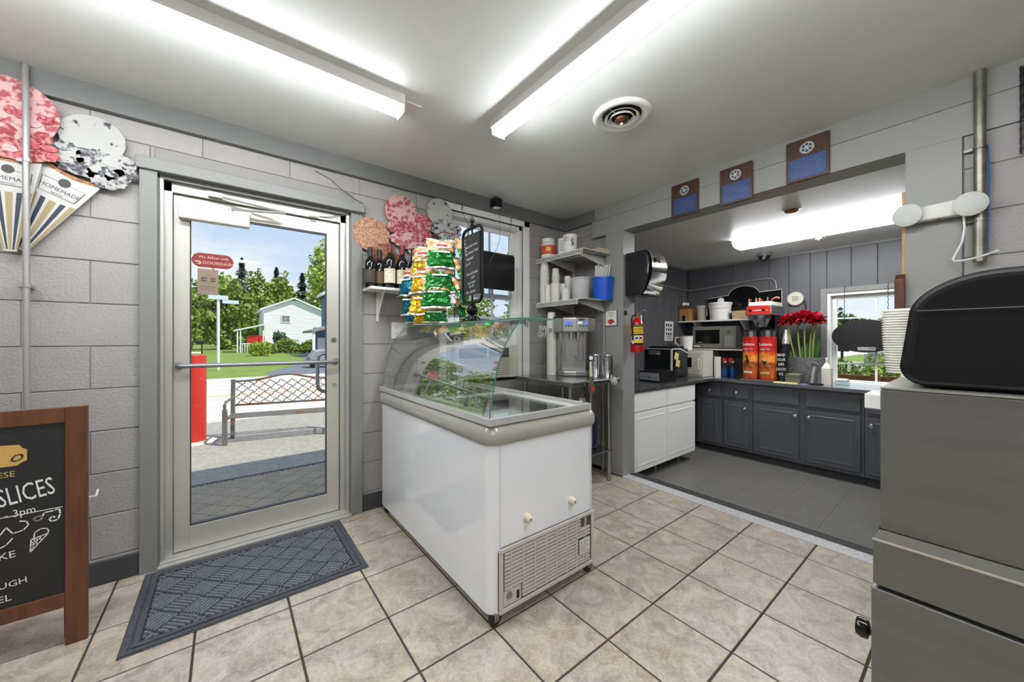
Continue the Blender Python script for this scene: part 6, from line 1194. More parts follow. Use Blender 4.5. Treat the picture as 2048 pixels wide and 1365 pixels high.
b.add([(4.965,1.065,CZ),(4.965,1.295,CZ),(5.12,1.295,CZ),(5.12,1.065,CZ),(4.945,1.035,CZ+0.275),(4.945,1.325,CZ+0.275),(5.14,1.325,CZ+0.275),(5.14,1.035,CZ+0.275),(4.953,1.043,CZ+0.275),(4.953,1.317,CZ+0.275),(5.132,1.317,CZ+0.275),(5.132,1.043,CZ+0.275),(4.96,1.05,CZ+0.2),(4.96,1.31,CZ+0.2),(5.125,1.31,CZ+0.2),(5.125,1.05,CZ+0.2)],[(3,2,1,0),(0,1,5,4),(1,2,6,5),(2,3,7,6),(3,0,4,7),(4,5,9,8),(5,6,10,9),(6,7,11,10),(7,4,8,11),(8,9,13,12),(9,10,14,13),(10,11,15,14),(11,8,12,15),(12,13,14,15)]); part(T,'tub',b,m_galv)
b=B(); b.tube([(4.943+0.0*k,1.070+0.022*math.cos(2*math.pi*k/16),CZ+0.215+0.025*math.sin(2*math.pi*k/16)) for k in range(16)],0.003,6,closed=True); part(T,'ring_handle',b,m_iron,smooth=True)
m_pet=M('red petals',(196,26,52),0.5,var=(30,0.4,0.6),col2=(150,14,40)); m_stem=M('flower stem',(128,142,64),0.5); m_lf=M('strap leaf',(52,82,40),0.45); m_bud=M('orange bract',(206,128,60),0.5)
for k,(fx,fy,fz,lab) in enumerate(((4.99,1.335,1.455,'next to the tea urns'),(5.05,1.255,1.470,'second from the tea urns'),(4.985,1.175,1.485,'in the middle of the bunch'),(5.06,1.120,1.475,'second from the window'),(4.98,1.075,1.450,'nearest the window frame'))):
    T=thing('red_flower','red artificial amaryllis flower in the zinc planter, %s'%lab,'flower',(5.03,1.18+(fy-1.19)*0.6,CZ+0.20)); b=B(); bx_,by_=5.03,1.185+(fy-1.19)*0.55; b.tube([(bx_,by_,CZ+0.201),((bx_+fx)/2,(by_+fy)/2+0.008,(CZ+0.2+fz)/2),(fx,fy,fz-0.055)],[0.009,0.008,0.007],8); part(T,'stem',b,m_stem,smooth=True)
    b=B(); b.lathe([(0.007,-0.075),(0.020,-0.05),(0.026,-0.03),(0.02,-0.02)],(fx,fy,fz),10); part(T,'bract',b,m_bud,smooth=True)
    rn=random.Random(50+k); b=B()
    for q in range(70):
        t=rn.uniform(0,6.28); el=rn.uniform(-0.45,1.3); d=Vector((math.cos(t)*math.cos(el),math.sin(t)*math.cos(el),math.sin(el))); s_=d.cross(Vector((0,0,1)) if abs(d.z)<0.9 else Vector((1,0,0))).normalized(); l=rn.uniform(0.085,0.125); o=Vector((fx,fy,fz-0.03)); w=0.030; dr=Vector((0,0,-0.016))
        P=[o,o+d*l*0.5+s_*w+Vector((0,0,0.006)),o+d*l+dr,o+d*l*0.5-s_*w+Vector((0,0,0.006))]; b.add(P,[(0,1,2,3)])
    part(T,'petals',b,m_pet,kind='stuff')
for k in range(6):
    y=1.10+0.036*k; s_=(k%2)*2-1; b=B(); G=[]
    for q in range(9):
        v_=q/8; w=0.020*math.sin(math.pi*min(v_*0.9+0.1,1))**0.7; cx_=5.04+0.03*s_*v_; cy=y+0.05*(k-2.5)/2.5*v_; z=CZ+0.201+0.30*v_*(1-0.1*k%2); G.append([(cx_-0.003,cy-w,z),(cx_+0.003,cy,z),(cx_-0.003,cy+w,z)])
    b.sheet(G); b.sheet([r[::-1] for r in G]); single('strap_leaf',b,m_lf,'long green strap leaf standing in the zinc planter','leaf','strap leaves in the zinc planter',smooth=60)
T=thing('napkin_holder','clear napkin holder with brown napkins on the grey counter','napkin holder',(4.80,1.225,CZ)); b=B(); b.box(4.73,4.735,1.155,1.305,CZ,CZ+0.115); b.box(4.735,4.88,1.150,1.155,CZ,CZ+0.115); b.box(4.735,4.88,1.155,1.305,CZ,CZ+0.004); part(T,'holder',b,m_clear)
m_nap=M('kraft napkin',(178,156,124),0.8)
for k in range(6): b=B(); b.box(4.737,4.86,1.160,1.290-0.004*(k%2),CZ+0.006+0.016*k,CZ+0.020+0.016*k); single('napkin_bundle',b,m_nap,'brown paper napkins folded in the clear holder','napkins','napkins in the clear holder',bevel=0.004)
b=B(); b.box(4.68,4.76,1.17,1.40,CZ,CZ+0.010); single('order_pad',b,M('pale yellow pad',(226,214,160),0.7),'pale yellow paper pad at the counter edge','paper pad'); b=B(); b.box(4.69,4.80,1.09,1.165,CZ,CZ+0.004); single('blue_leaflet',b,M('blue leaflet',(90,120,160),0.6),'blue leaflet lying on the grey counter','leaflet')
T=thing('soap_bottle','off-white plastic bottle with a narrow neck by the window frame','bottle',(4.98,0.985,CZ)); b=B(); b.prism(rrect(4.94,5.02,0.945,1.030,0.012),ZF(0),CZ,CZ+0.165); cxx,cyy=4.98,0.9875
q=rrect(4.94,5.02,0.945,1.030,0.012); n=len(q); b.add([(x,y,CZ+0.165) for x,y in q]+[(cxx+(x-cxx)*0.28,cyy+(y-cyy)*0.28,CZ+0.225) for x,y in q],[(i,(i+1)%n,n+(i+1)%n,n+i) for i in range(n)]); b.lathe([(0.012,0.225),(0.012,0.255)],(cxx,cyy,CZ),12); part(T,'bottle',b,M('ivory plastic',(206,200,188),0.4),smooth=40); b=B(); b.lathe([(0.014,0.255),(0.014,0.275),(0.006,0.278)],(cxx,cyy,CZ),12); part(T,'cap',b,m_plast,smooth=40)
T=thing('can_opener','silver countertop can opener on a black base','can opener',(4.86,1.075,CZ)); b=B(); b.prism(ell(4.84,1.06,0.055,0.075,20),ZF(0),CZ,CZ+0.010); part(T,'base',b,m_black); b=B(); b.tube([(4.85,1.085,CZ+0.01),(4.86,1.075,CZ+0.12),(4.87,1.06,CZ+0.20)],[0.016,0.014,0.014],10); part(T,'post',b,m_alum,smooth=True); b=B(); b.cyl((4.85,1.062,CZ+0.20),(4.875,1.060,CZ+0.215),0.028,n=18); part(T,'cutter_head',b,m_alumd,smooth=40)
T=thing('clear_box','clear plastic clamshell box on the sunny counter','box',(5.0,0.87,CZ)); b=B(); b.box(4.95,5.05,0.815,0.925,CZ,CZ+0.035); part(T,'tray',b,m_clear,bevel=0.006); b=B(); b.box(4.955,5.045,0.82,0.92,CZ+0.0355,CZ+0.065); part(T,'lid',b,m_plast,bevel=0.012)
# --- kitchen window with the oval sign
W2=thing('window_2','white kitchen window over the grey counter',None,(5.38,0.67,CZ),kind='structure'); Y0_,Y1_=0.29,1.05
b=B(); b.box(5.285,5.300,Y1_,Y1_+0.055,0.751,1.79); b.box(5.285,5.300,Y0_-0.055,Y0_,0.751,1.79); b.box(5.285,5.300,Y0_,Y1_,1.735,1.79); part(W2,'casing',b,m_case,bevel=0.003)
b=B(); b.box(5.30,5.44,Y1_-0.030,Y1_,0.751,1.735); b.box(5.30,5.44,Y0_,Y0_+0.030,0.751,1.735); b.box(5.30,5.44,Y0_+0.03,Y1_-0.03,1.705,1.735); b.box(5.30,5.44,Y0_+0.03,Y1_-0.03,0.735,0.753); part(W2,'window_frame',b,m_whitew,bevel=0.002)
b=B(); b.box(5.37,5.41,Y1_-0.070,Y1_-0.030,0.753,1.705); b.box(5.37,5.41,Y0_+0.030,Y0_+0.070,0.753,1.705); b.box(5.37,5.41,Y0_+0.07,Y1_-0.07,1.665,1.705); b.box(5.37,5.41,Y0_+0.07,Y1_-0.07,0.753,0.775); SS=part(W2,'sash',b,m_whitew,bevel=0.002)
ym=0.668; zs=(0.775,0.955,1.455,1.665)
b=B(); b.box(5.384,5.396,ym-0.009,ym+0.009,0.775,1.665); part(SS,'muntin',b,m_whitew)
for z in zs[1:3]: b=B(); b.box(5.385,5.395,Y0_+0.07,Y1_-0.07,z-0.008,z+0.008); part(SS,'muntin',b,m_whitew)
for ya,yb in ((Y0_+0.07,ym),(ym,Y1_-0.07)):
    for za,zb in zip(zs,zs[1:]): b=B(); b.box(5.3885,5.3915,ya,yb,za,zb); part(SS,'glass_pane',b,m_glass)
T=thing('oval_sign','black oval sign hung on two chains in the kitchen window','sign',(5.25,0.735,1.08)); F=XF(5.25); b=B(); b.prism(ell(-0.735,1.255,0.265,0.172,48),F,-0.008,0.008); part(T,'panel',b,m_black); b=B(); b.fbox(F,-0.79,-0.655,1.105,1.140,0.008,0.0095); LB_=part(T,'barcode_label',b,m_alum)
for k in range(9): b=B(); b.fbox(F,-0.705+0.0045*k,-0.705+0.0045*k+0.0022,1.117,1.134,0.0095,0.0099); part(LB_,'barcode_bar',b,m_black)
for y,z in ((0.895,1.39),(0.565,1.385)):
    b=B(); b.tube([(5.25+0.002*math.sin(k*1.6),y+0.003*math.cos(k*1.6),z+0.0135*k) for k in range(31)],0.0028,5); part(T,'chain',b,m_iron)
# ================================================================ steel cabinet and appliance in the right foreground
T=thing('steel_cabinet','large stainless steel cabinet with a ledge in the foreground by the opening','cabinet',(1.75,-0.35,0.0))
XM=1.35
b=B(); b.box(XM,2.05,-0.95,0.160,0.722,1.090); part(T,'upper_panel',b,m_steelm,bevel=0.004)
b=B(); b.box(XM-0.003,2.05,-0.95,0.1612,1.0905,1.096); part(T,'top_edge',b,M('bright edge',(196,194,188),0.3,0.9),bevel=0.002)
b=B(); b.add([(XM,-0.95,0.722),(XM,0.162,0.722),(XM-0.030,0.170,0.704),(XM-0.030,-0.95,0.704),(2.05,0.162,0.722),(2.05,0.170,0.704),(2.05,-0.95,0.722),(2.05,-0.95,0.704)],[(0,1,2,3),(1,4,5,2),(0,3,7,6)]); part(T,'sloped_ledge',b,M('ledge dark reflection',(74,70,64),0.6,0.3)); b=B(); b.box(XM-0.0315,XM-0.028,-0.95,0.171,0.701,0.7055); part(T,'ledge_glint',b,M('ledge highlight',(214,208,194),0.3,0.6))  # dark reflection painted into the ledge colour, edge highlight added as a bar
b=B(); b.box(XM-0.030,2.05,-0.95,0.170,0.588,0.704); part(T,'ledge_front',b,m_steelm,bevel=0.003)
b=B(); b.box(XM-0.020,2.05,-0.95,0.160,0.578,0.588); part(T,'shadow_gap',b,m_black)
b=B(); b.box(XM-0.032,2.05,-0.95,0.173,0.05,0.578); part(T,'lower_panel',b,m_steelm,bevel=0.003)
for x in (1.42,1.95):
    for y in (0.08,-0.85): b=B(); b.cyl((x,y,0),(x,y,0.05),0.022,n=12); part(T,'foot',b,m_black)
c=(1.40,0.173,0.415); b=B(); b.lathe([(0.010,0),(0.010,0.012),(0.024,0.016),(0.026,0.030),(0.022,0.040),(0.010,0.043)],c,20,axis=(0,1,0)); part(T,'black_knob',b,m_blackg,smooth=50)
b=B(); b.box(1.86,2.02,0.161,0.262,0.965,1.020); part(T,'side_tray',b,m_whitew,bevel=0.004)
# black rounded appliance on top
def rounded_box(x0,x1,y0,y1,z0,z1,ry,rz_top):
    prof=[]  # outline in (y,z): left = high y
    for k in range(7): t=R(180+90*k/6); prof.append((y1-0.05-0.05*math.cos(R(0+90*k/6))*-1 if False else y1-0.05+0.05*math.cos(R(-90+90*k/6)),z0+0.05+0.05*math.sin(R(-90+90*k/6))))
    for k in range(13): q=R(0+90*k/12); prof.append((y1-0.016-0.155+0.155*math.cos(q),z1-0.105+0.105*math.sin(q)))
    prof.append((y0,z1+0.006)); prof.append((y0,z0)); return prof
T=thing('black_appliance','black rounded plastic countertop appliance on the steel cabinet','appliance',(1.6,-0.2,1.0965))
AP=rounded_box(1.375,1.72,-0.75,0.118,1.100,1.385,0.05,0.1)
b=B(); F=FR((1.385,0,0),(0,1,0),(0,0,1)); b.prism([(a+0.012,c_) for a,c_ in AP],F,0.0,0.335); part(T,'shell',b,M('matt black shell',(12,12,13),0.5,spec=0.25,bump=(200,0.05,0.001)),bevel=0.022,segs=4)
b=B(); b.fbox(XF(1.384),-0.098,0.75,1.2915,1.2935,0.0,0.0012); part(T,'lid_seam',b,M('seam grey',(120,122,126),0.4))
b=B(); b.box(1.43,1.68,-0.7,0.06,1.0965,1.101); part(T,'base_pad',b,m_rubber)
# cream lidded thing behind, cups, papers
T=thing('cream_hood','cream plastic rounded hood behind the black appliance','hood',(1.9,-0.22,1.0965)); b=B(); prof=[(-0.62,1.0965),(-0.085,1.0965),(-0.075,1.42),(-0.10,1.475),(-0.16,1.515),(-0.26,1.545),(-0.62,1.57)]; b.prism(prof,FR((1.76,0,0),(0,1,0),(0,0,1)),0,0.25); part(T,'hood',b,M('cream plastic hood',(214,206,188),0.4),bevel=0.02,segs=3)
rnl=random.Random(3); T=thing('cup_stack','tall leaning stack of white paper cups behind the black appliance','cup stack',(1.86,0.155,1.0965))
for k in range(25):
    z=1.1045+0.0088*k; off=0.006*math.sin(k*0.12)+0.0004*k; b=B(); b.lathe([(0.046,0),(0.049,0.001),(0.049,0.0042),(0.045,0.0052),(0.0445,0.0088)],(1.845,0.158+off-0.004,z),20); part(T,'cup',b,m_cup,smooth=50)
b=B(); b.box(1.42,1.80,0.055,0.158,1.0965,1.112) if False else b.prism([(1.735,0.158),(1.78,0.160),(1.90,0.175),(1.90,0.06),(1.735,0.06)],ZF(0),1.0965,1.104); single('paper_sheets',b,m_plast,'white paper sheets lying under the cup stack on the steel cabinet','paper')
b=B(); b.prism([(2.735,1.34),(2.770,1.34),(2.770,1.56),(2.735,1.53)],FR((0,0.2362,0),(1,0,0),(0,0,1)),-0.036,0.0); single('wood_stop',b,m_wood,'brown wooden block fixed to the raw edge of the opening','wood block',bevel=0.003)
# ================================================================ outside
GZ=-0.12
b=B(); b.box(-140,160,2.93,200,GZ-0.3,GZ-0.012); b.box(5.45,160,-60,2.93,GZ-0.3,GZ-0.012); b.box(-140,-2.5,-60,2.93,GZ-0.3,GZ-0.012); b.box(-2.5,5.45,-60,-2.9,GZ-0.3,GZ-0.012)
struct('ground_lawn',b,m_grass)
b=B(); b.box(-30,30,2.93,7.6,GZ-0.012,GZ); struct('ground_lot',b,m_asph)
b=B(); b.add([(-60,7.9,GZ-0.004),(60,6.2,GZ-0.004),(60,15.2,GZ-0.004),(-60,16.9,GZ-0.004)],[(0,1,2,3)]); ROAD=struct('ground_road',b,m_road)
m_yl=M('road line yellow',(206,178,92),0.8); b=B(); b.add([(-60,11.9,GZ-0.0025),(60,10.2,GZ-0.0025),(60,10.32,GZ-0.0025),(-60,12.02,GZ-0.0025)],[(0,1,2,3)]); part(ROAD,'centre_line',b,m_yl)
b=B(); b.add([(1.25,16.0,GZ-0.006),(9.0,15.9,GZ-0.006),(11,40,GZ-0.006),(5.5,40,GZ-0.006),(3.6,24,GZ-0.006),(2.2,20.5,GZ-0.006),(1.3,18.2,GZ-0.006)],[tuple(range(7))]); struct('ground_driveway',b,m_drive)
b=B(); b.add([(-60,30,GZ-0.007),(-2.0,46,GZ-0.007),(-2.0,52,GZ-0.007),(-60,38,GZ-0.007)],[(0,1,2,3)]); struct('ground_lane',b,m_road)
ribbed_mat(-0.62,1.55,2.97,4.42,GZ,'wide dark ribbed mat on the ground outside the glass door',cell=0.16,ribs=7,m_mat=M('lightened mat pile',(196,180,162),0.95,var=(160,0.35,0.7),col2=(166,152,136)),m_matb=M('outdoor mat rubber',(84,80,76),0.9))  # mat pile colour lightened and warmed to offset the blue shade outside
# --- bollard and bench
T=thing('bollard','red painted steel bollard outside the door','bollard',(-0.335,6.3,GZ)); b=B(); b.lathe([(0.125,0),(0.125,1.12),(0.118,1.135),(0.001,1.14)],(-0.335,6.3,GZ),24); part(T,'post',b,m_red,smooth=40); b=B(); b.lathe([(0.24,0),(0.22,0.012),(0.13,0.02)],(-0.335,6.3,GZ),18); part(T,'concrete_collar',b,M('concrete',(206,200,190),0.9),smooth=40)
T=thing('park_bench','rusty grey metal bench with a lattice back outside','bench',(0.0,0.0,0.0)); m_bn=M('bench metal',(126,126,122),0.5,0.4,var=(6,0.5,0.62),col2=(150,98,66))
BW=1.17
for x in (0,BW):
    b=B(); b.box(x-0.022,x+0.022,-0.02,0.02,0,0.44); b.add([(x-0.02,0.33,0),(x+0.02,0.33,0),(x+0.02,0.37,0),(x-0.02,0.37,0),(x-0.02,0.36,0.78),(x+0.02,0.36,0.78),(x+0.02,0.40,0.78),(x-0.02,0.40,0.78)],[(3,2,1,0),(4,5,6,7),(0,1,5,4),(1,2,6,5),(2,3,7,6),(3,0,4,7)]); b.tube([(x,0.0,0.43),(x,-0.01,0.50),(x,0.06,0.53),(x,0.30,0.54),(x,0.36,0.56)],0.016,8); b.box(x-0.015,x+0.015,0,0.36,0.30,0.33); part(T,'side_frame',b,m_bn)
for k,y in enumerate((0.0,0.06,0.12,0.18,0.24,0.30)): b=B(); b.box(0.02,BW-0.02,y,y+0.035,0.325,0.337); part(T,'seat_slat',b,m_bn,bevel=0.003)
topz=lambda s: 0.755+0.075*math.exp(-((s-0.5)/0.22)**2)
b=B(); b.tube([(0.02+(BW-0.04)*k/24,0.385,topz(k/24)) for k in range(25)],0.014,8); part(T,'top_rail',b,m_bn,smooth=True); b=B(); b.box(0.02,BW-0.02,0.372,0.392,0.425,0.450); part(T,'lower_rail',b,m_bn)
b=B(); nx=9; dx=(BW-0.06)/nx
for i in range(-4,nx+4):
    for sg in (1,-1):
        pts=[]
        for q in range(25):
            x=0.03+dx*i+sg*dx*0.25*q*0.5; z=0.45+0.075*q*0.25; 
            z=0.445+ (dx*0.85)*0.125*q; wob=0.010*math.sin(q*math.pi/2)
            if 0.025<x+wob<BW-0.025 and z<topz((x-0.02)/(BW-0.04))-0.005: pts.append((x+wob,0.384,z))
        if len(pts)>1: b.tube(pts,0.006,5)
part(T,'lattice',b,m_bn,smooth=True,kind='stuff')
T.location=(-0.02,5.86,GZ); T.rotation_euler=(0,0,R(-13.5)); T.scale=(1.07,1.0,1.02)
# --- vegetation helpers
def leaves(b,blobs,n,size,rn):
    vol=[x[3]*x[4]*x[5] for x in blobs]; tot=sum(vol)
    for bl,v in zip(blobs,vol):
        cx,cy,cz,rx,ry,rz=bl
        for _ in range(int(n*v/tot)):
            t=rn.uniform(0,6.2832); u_=rn.uniform(-1,1); r=rn.random()**0.33; s_=math.sqrt(1-u_*u_); p=Vector((cx+rx*r*s_*math.cos(t),cy+ry*r*s_*math.sin(t),cz+rz*r*u_))
            d=Vector((rn.uniform(-1,1),rn.uniform(-1,1),rn.uniform(-0.6,1))).normalized(); a=d.orthogonal().normalized(); q=Matrix.Rotation(rn.uniform(0,6.28),3,d); a=q@a; c_=d.cross(a); l=size*rn.uniform(0.6,1.3)
            b.add([p-a*l,p+c_*l*0.55,p+a*l,p-c_*l*0.55],[(0,1,2,3)])
def tree(x,y,h,r,label,mat,n=2600,size=0.3,base=0.25,seed=1,name='leafy_tree',grp='trees outside',nb=11,cat='tree',gz=GZ):
    rn=random.Random(seed); T=thing(name,label,cat,(x,y,gz),grp); bl=[]
    for k in range(nb):
        f=k/(nb-1); zz=h*(base+(1-base)*f*0.92); w=r*(math.sin(math.pi*(0.18+0.72*f))); t=rn.uniform(0,6.28); q=w*0.55*rn.random(); bl.append((x+q*math.cos(t),y+q*math.sin(t),gz+zz,w*rn.uniform(0.55,0.8),w*rn.uniform(0.55,0.8),h*0.13*rn.uniform(0.8,1.3)))
    b=B(); leaves(b,bl,n,size,rn); part(T,'foliage',b,mat,kind='stuff')
    b=B(); b.tube([(x,y,gz),(x+0.05*r,y,gz+h*0.3),(x,y,gz+h*0.75)],[h*0.028,h*0.022,h*0.008],8); 
    for k in range(5): t=rn.uniform(0,6.28); b.tube([(x,y,gz+h*(0.25+0.09*k)),(x+0.5*r*math.cos(t),y+0.5*r*math.sin(t),gz+h*(0.38+0.1*k))],[h*0.012,h*0.004],6)
    part(T,'trunk',b,m_bark,smooth=True); return T
def conifer(x,y,h,r,label,seed=1,n=3000,size=0.6):
    rn=random.Random(seed); T=thing('conifer',label,'tree',(x,y,GZ),'conifers outside'); b=B()
    for k in range(n):
        f=rn.random()**0.7; w=r*(1-f)*(0.75+0.35*math.sin(f*55)); t=rn.uniform(0,6.28); q=w*rn.random()**0.5; p=Vector((x+q*math.cos(t),y+q*math.sin(t),GZ+h*(0.08+0.92*f)-0.25*q)); d=Vector((math.cos(t),math.sin(t),-0.25)).normalized(); s_=Vector((-math.sin(t),math.cos(t),rn.uniform(-0.3,0.3))); l=size*rn.uniform(0.6,1.2)*(1.1-0.5*f); b.add([p-d*l*0.3,p+s_*l*0.35,p+d*l,p-s_*l*0.35],[(0,1,2,3)])
    part(T,'needles',b,m_leafd,kind='stuff'); b=B(); b.tube([(x,y,GZ),(x,y,GZ+h*0.97)],[h*0.016,0.02],7); part(T,'trunk',b,m_bark,smooth=True); return T
def bush(x,y,rx,ry,h,label,mat,n=500,size=0.10,seed=1,name='garden_bush',gz=GZ,square=False):
    rn=random.Random(seed); T=thing(name,label,'bush',(x,y,gz),'garden bushes outside'); b=B()
    bl=[(x+rx*rn.uniform(-0.4,0.4),y+ry*rn.uniform(-0.4,0.4),gz+h*rn.uniform(0.35,0.65),rx*0.62,ry*0.62,h*0.42) for _ in range(6)] if not square else [(x+rx*a,y,gz+h*c,rx*0.6,ry*0.8,h*0.36) for a in (-0.45,0.45) for c in (0.34,0.66)]
    leaves(b,bl,n,size,rn); part(T,'foliage',b,mat,kind='stuff'); b=B(); b.cyl((x,y,gz),(x,y,gz+h*0.5),0.05*max(rx,0.4),n=7); part(T,'stem',b,m_bark); return T
# --- across the road
tree(-5.5,58,9.4,4.8,'broad leafy tree beside the far lane, left of the white house',m_leaf,3400,0.34,0.12,1)
tree(-0.5,62,10.2,4.6,'broad leafy tree standing behind the sign pole',m_leaf,3400,0.34,0.10,2)
tree(3.6,66,11.2,4.0,'broad leafy tree rising behind the porch of the white house',m_leaf,3000,0.34,0.10,3)
conifer(2.2,84,16.5,5.0,'tall dark conifer poking above the leafy trees',4)
conifer(7.6,84,15.4,4.6,'thin dark conifer behind the roof of the white house',5)
tree(7.0,68,11.6,3.6,'rounded leafy tree directly behind the white house roof',m_leaf,2800,0.34,0.2,6)
tree(12.6,60,16.5,5.2,'very tall leafy tree at the right of the white house',m_leafy,4200,0.36,0.2,7)
conifer(10.0,70,12.5,3.8,'dark conifer between the white house and the tall tree',8)
for k,(x,y,h,r) in enumerate(((-9,24,7,3.2),(-14,34,9,4),(-20,30,9,4.2),(-26,44,11,5),(-12,52,11,5),(-34,36,11,5),(-19,60,12,5.5))): tree(x,y,h,r,'spreading leafy tree on the lawn around the stop sign',m_leaf,1600,0.30,0.28,20+k,grp='lawn trees around the stop sign')
# --- white house
HY=48.0; hx0,hx1,hp=3.20,9.0,6.05; EZ_,PZ_=4.55,5.75
H=thing('white_house','white clapboard two-storey house across the road','house',((hx0+hx1)/2,HY+4,GZ))
b=B(); n=int((PZ_-GZ)/0.16)
for k in range(n):
    z0=GZ+k*0.16; z1=z0+0.16
    def ext(z): 
        if z<=EZ_: return hx0,hx1
        f=(z-EZ_)/(PZ_-EZ_); return hx0+(hp-hx0)*f,hx1+(hp-hx1)*f
    a0,a1=ext(z0); c0,c1=ext(min(z1,PZ_)); b.add([(a0,HY-0.03,z0),(a1,HY-0.03,z0),(c1,HY,min(z1,PZ_)),(c0,HY,min(z1,PZ_)),(a0,HY,z0),(a1,HY,z0)],[(0,1,2,3),(4,5,1,0)])
part(H,'siding',b,m_sid,kind='stuff')
b=B(); b.add([(hx0,HY,GZ),(hx1,HY,GZ),(hx1,HY,EZ_),(hp,HY,PZ_),(hx0,HY,EZ_),(hx0,HY+8,GZ),(hx1,HY+8,GZ),(hx1,HY+8,EZ_),(hp,HY+8,PZ_),(hx0,HY+8,EZ_)],[(0,4,9,5),(1,6,7,2),(5,9,8,7,6),(4,3,8,9),(3,2,7,8)]); part(H,'walls',b,m_sid)
for s0,s1 in (((hx0-0.35,EZ_-0.14),(hp,PZ_+0.05)),((hp,PZ_+0.05),(hx1+0.3,EZ_-0.14))):
    b=B(); b.add([(s0[0],HY-0.35,s0[1]),(s1[0],HY-0.35,s1[1]),(s1[0],HY+8.3,s1[1]),(s0[0],HY+8.3,s0[1]),(s0[0],HY-0.35,s0[1]+0.16),(s1[0],HY-0.35,s1[1]+0.16),(s1[0],HY+8.3,s1[1]+0.16),(s0[0],HY+8.3,s0[1]+0.16)],[(0,3,2,1),(4,5,6,7),(0,1,5,4),(1,2,6,5),(2,3,7,6),(3,0,4,7)]); part(H,'roof_slope',b,m_sid)
def house_window(P,x0,x1,z0,z1,y):
    b=B(); b.box(x0-0.08,x1+0.08,y-0.07,y,z0-0.10,z1+0.08); W_=part(P,'window',b,m_whitew); 
    for i in range(2):
        for j in range(2): b=B(); b.box(x0+(x1-x0)*i/2+0.02,x0+(x1-x0)*(i+1)/2-0.02,y-0.08,y-0.07,z0+(z1-z0)*j/2+0.02,z0+(z1-z0)*(j+1)/2-0.02); part(W_,'pane',b,M('far pane',(124,132,134),0.2) if 'far pane' not in bpy.data.materials else bpy.data.materials['far pane'])
house_window(H,4.85,5.60,3.20,3.88,HY-0.03); house_window(H,4.85,5.60,0.75,1.45,HY-0.03)
# porch
b=B(); b.add([(0.55,HY-2.2,2.05),(hx0,HY-2.2,2.75),(hx0,HY+3,2.75),(0.55,HY+3,2.05),(0.55,HY-2.2,2.17),(hx0,HY-2.2,2.87),(hx0,HY+3,2.87),(0.55,HY+3,2.17)],[(0,3,2,1),(4,5,6,7),(0,1,5,4),(1,2,6,5),(2,3,7,6),(3,0,4,7)]); PO=part(H,'porch_roof',b,m_sid)
for x in (0.85,1.1,3.0): b=B(); b.box(x-0.05,x+0.05,HY-2.1,HY-2.0,GZ,2.15); part(H,'porch_post',b,m_sid)
b=B(); b.box(1.15,3.0,HY-2.08,HY-2.03,0.75,0.83); RL=part(H,'porch_rail',b,m_sid)
for k in range(9): b=B(); b.box(1.22+0.2*k,1.27+0.2*k,HY-2.08,HY-2.03,GZ,0.75); part(RL,'baluster',b,m_sid)
b=B(); b.prism(rrect(-0.75,0.75,0,0.9,0.2),FR((2.4,HY-1.2,0.75),(1,0,0),(0,0,1)),0,0.4); single('porch_seat',b,m_red,'red rounded seat back on the white porch','seat')
# blue garage house
G_=thing('blue_house','blue sided house with a garage at the end of the driveway','house',(9,37,GZ))
b=B(); b.box(6.85,16,35,37.2,GZ,5.6); part(G_,'walls',b,m_sidb); b=B()
for k in range(34): b.box(6.845,16,34.97,35,GZ+k*0.165,GZ+k*0.165+0.02)
part(G_,'siding_shadow_line',b,M('siding line',(70,90,130),0.7),kind='stuff'); b=B(); b.add([(6.5,34.6,5.0),(11.4,34.6,9.2),(11.4,37.6,9.2),(6.5,37.6,5.0),(6.5,34.6,5.2),(11.4,34.6,9.4),(11.4,37.6,9.4),(6.5,37.6,5.2)],[(0,3,2,1),(4,5,6,7),(0,1,5,4),(1,2,6,5),(2,3,7,6),(3,0,4,7)]); part(G_,'roof_slope',b,m_sid)
b=B(); b.add([(7.3,35,5.4),(11.6,35,9.2),(15.9,35,5.4)],[(0,2,1)]); part(G_,'gable',b,m_sid)
b=B(); b.add([(5.05,30.9,1.72),(5.05,35.2,1.72),(8.0,35.2,2.6),(8.0,30.9,2.6),(5.05,30.9,1.9),(5.05,35.2,1.9),(8.0,35.2,2.78),(8.0,30.9,2.78)],[(0,1,2,3),(7,6,5,4),(0,3,7,4),(1,0,4,5),(2,1,5,6),(3,2,6,7)]); part(G_,'porch_roof',b,m_roof)
for x in (5.2,): b=B(); b.box(x-0.09,x+0.09,31.0,31.18,GZ,1.75); part(G_,'porch_post',b,m_sid)
b=B(); b.box(5.9,6.75,33.5,33.6,GZ,1.35); part(G_,'garage_door',b,m_sid); b=B(); b.box(5.6,7.2,33.6,33.7,GZ,2.2); part(G_,'porch_wall',b,m_sidb)
house_window(G_,7.0,7.5,3.0,4.0,34.97)
T=thing('covered_vehicle','grey fabric covered vehicle parked on the driveway','vehicle',(3.55,19.6,GZ)); b=B(); b.prism([(-0.50,0.12),(0.55,0.12),(0.60,0.45),(0.42,0.80),(0.1,0.88),(-0.25,0.80),(-0.50,0.50)],FR((3.55,19.3,GZ),(1,0,0),(0,0,1)),-0.9,0.0); part(T,'cover',b,M('grey cover',(150,150,152),0.6),bevel=0.08,segs=3)
for x in (3.18,3.92): b=B(); b.cyl((x-0.08,19.4,GZ+0.2),(x+0.08,19.4,GZ+0.2),0.20,n=18); part(T,'wheel',b,m_rubber,smooth=40)
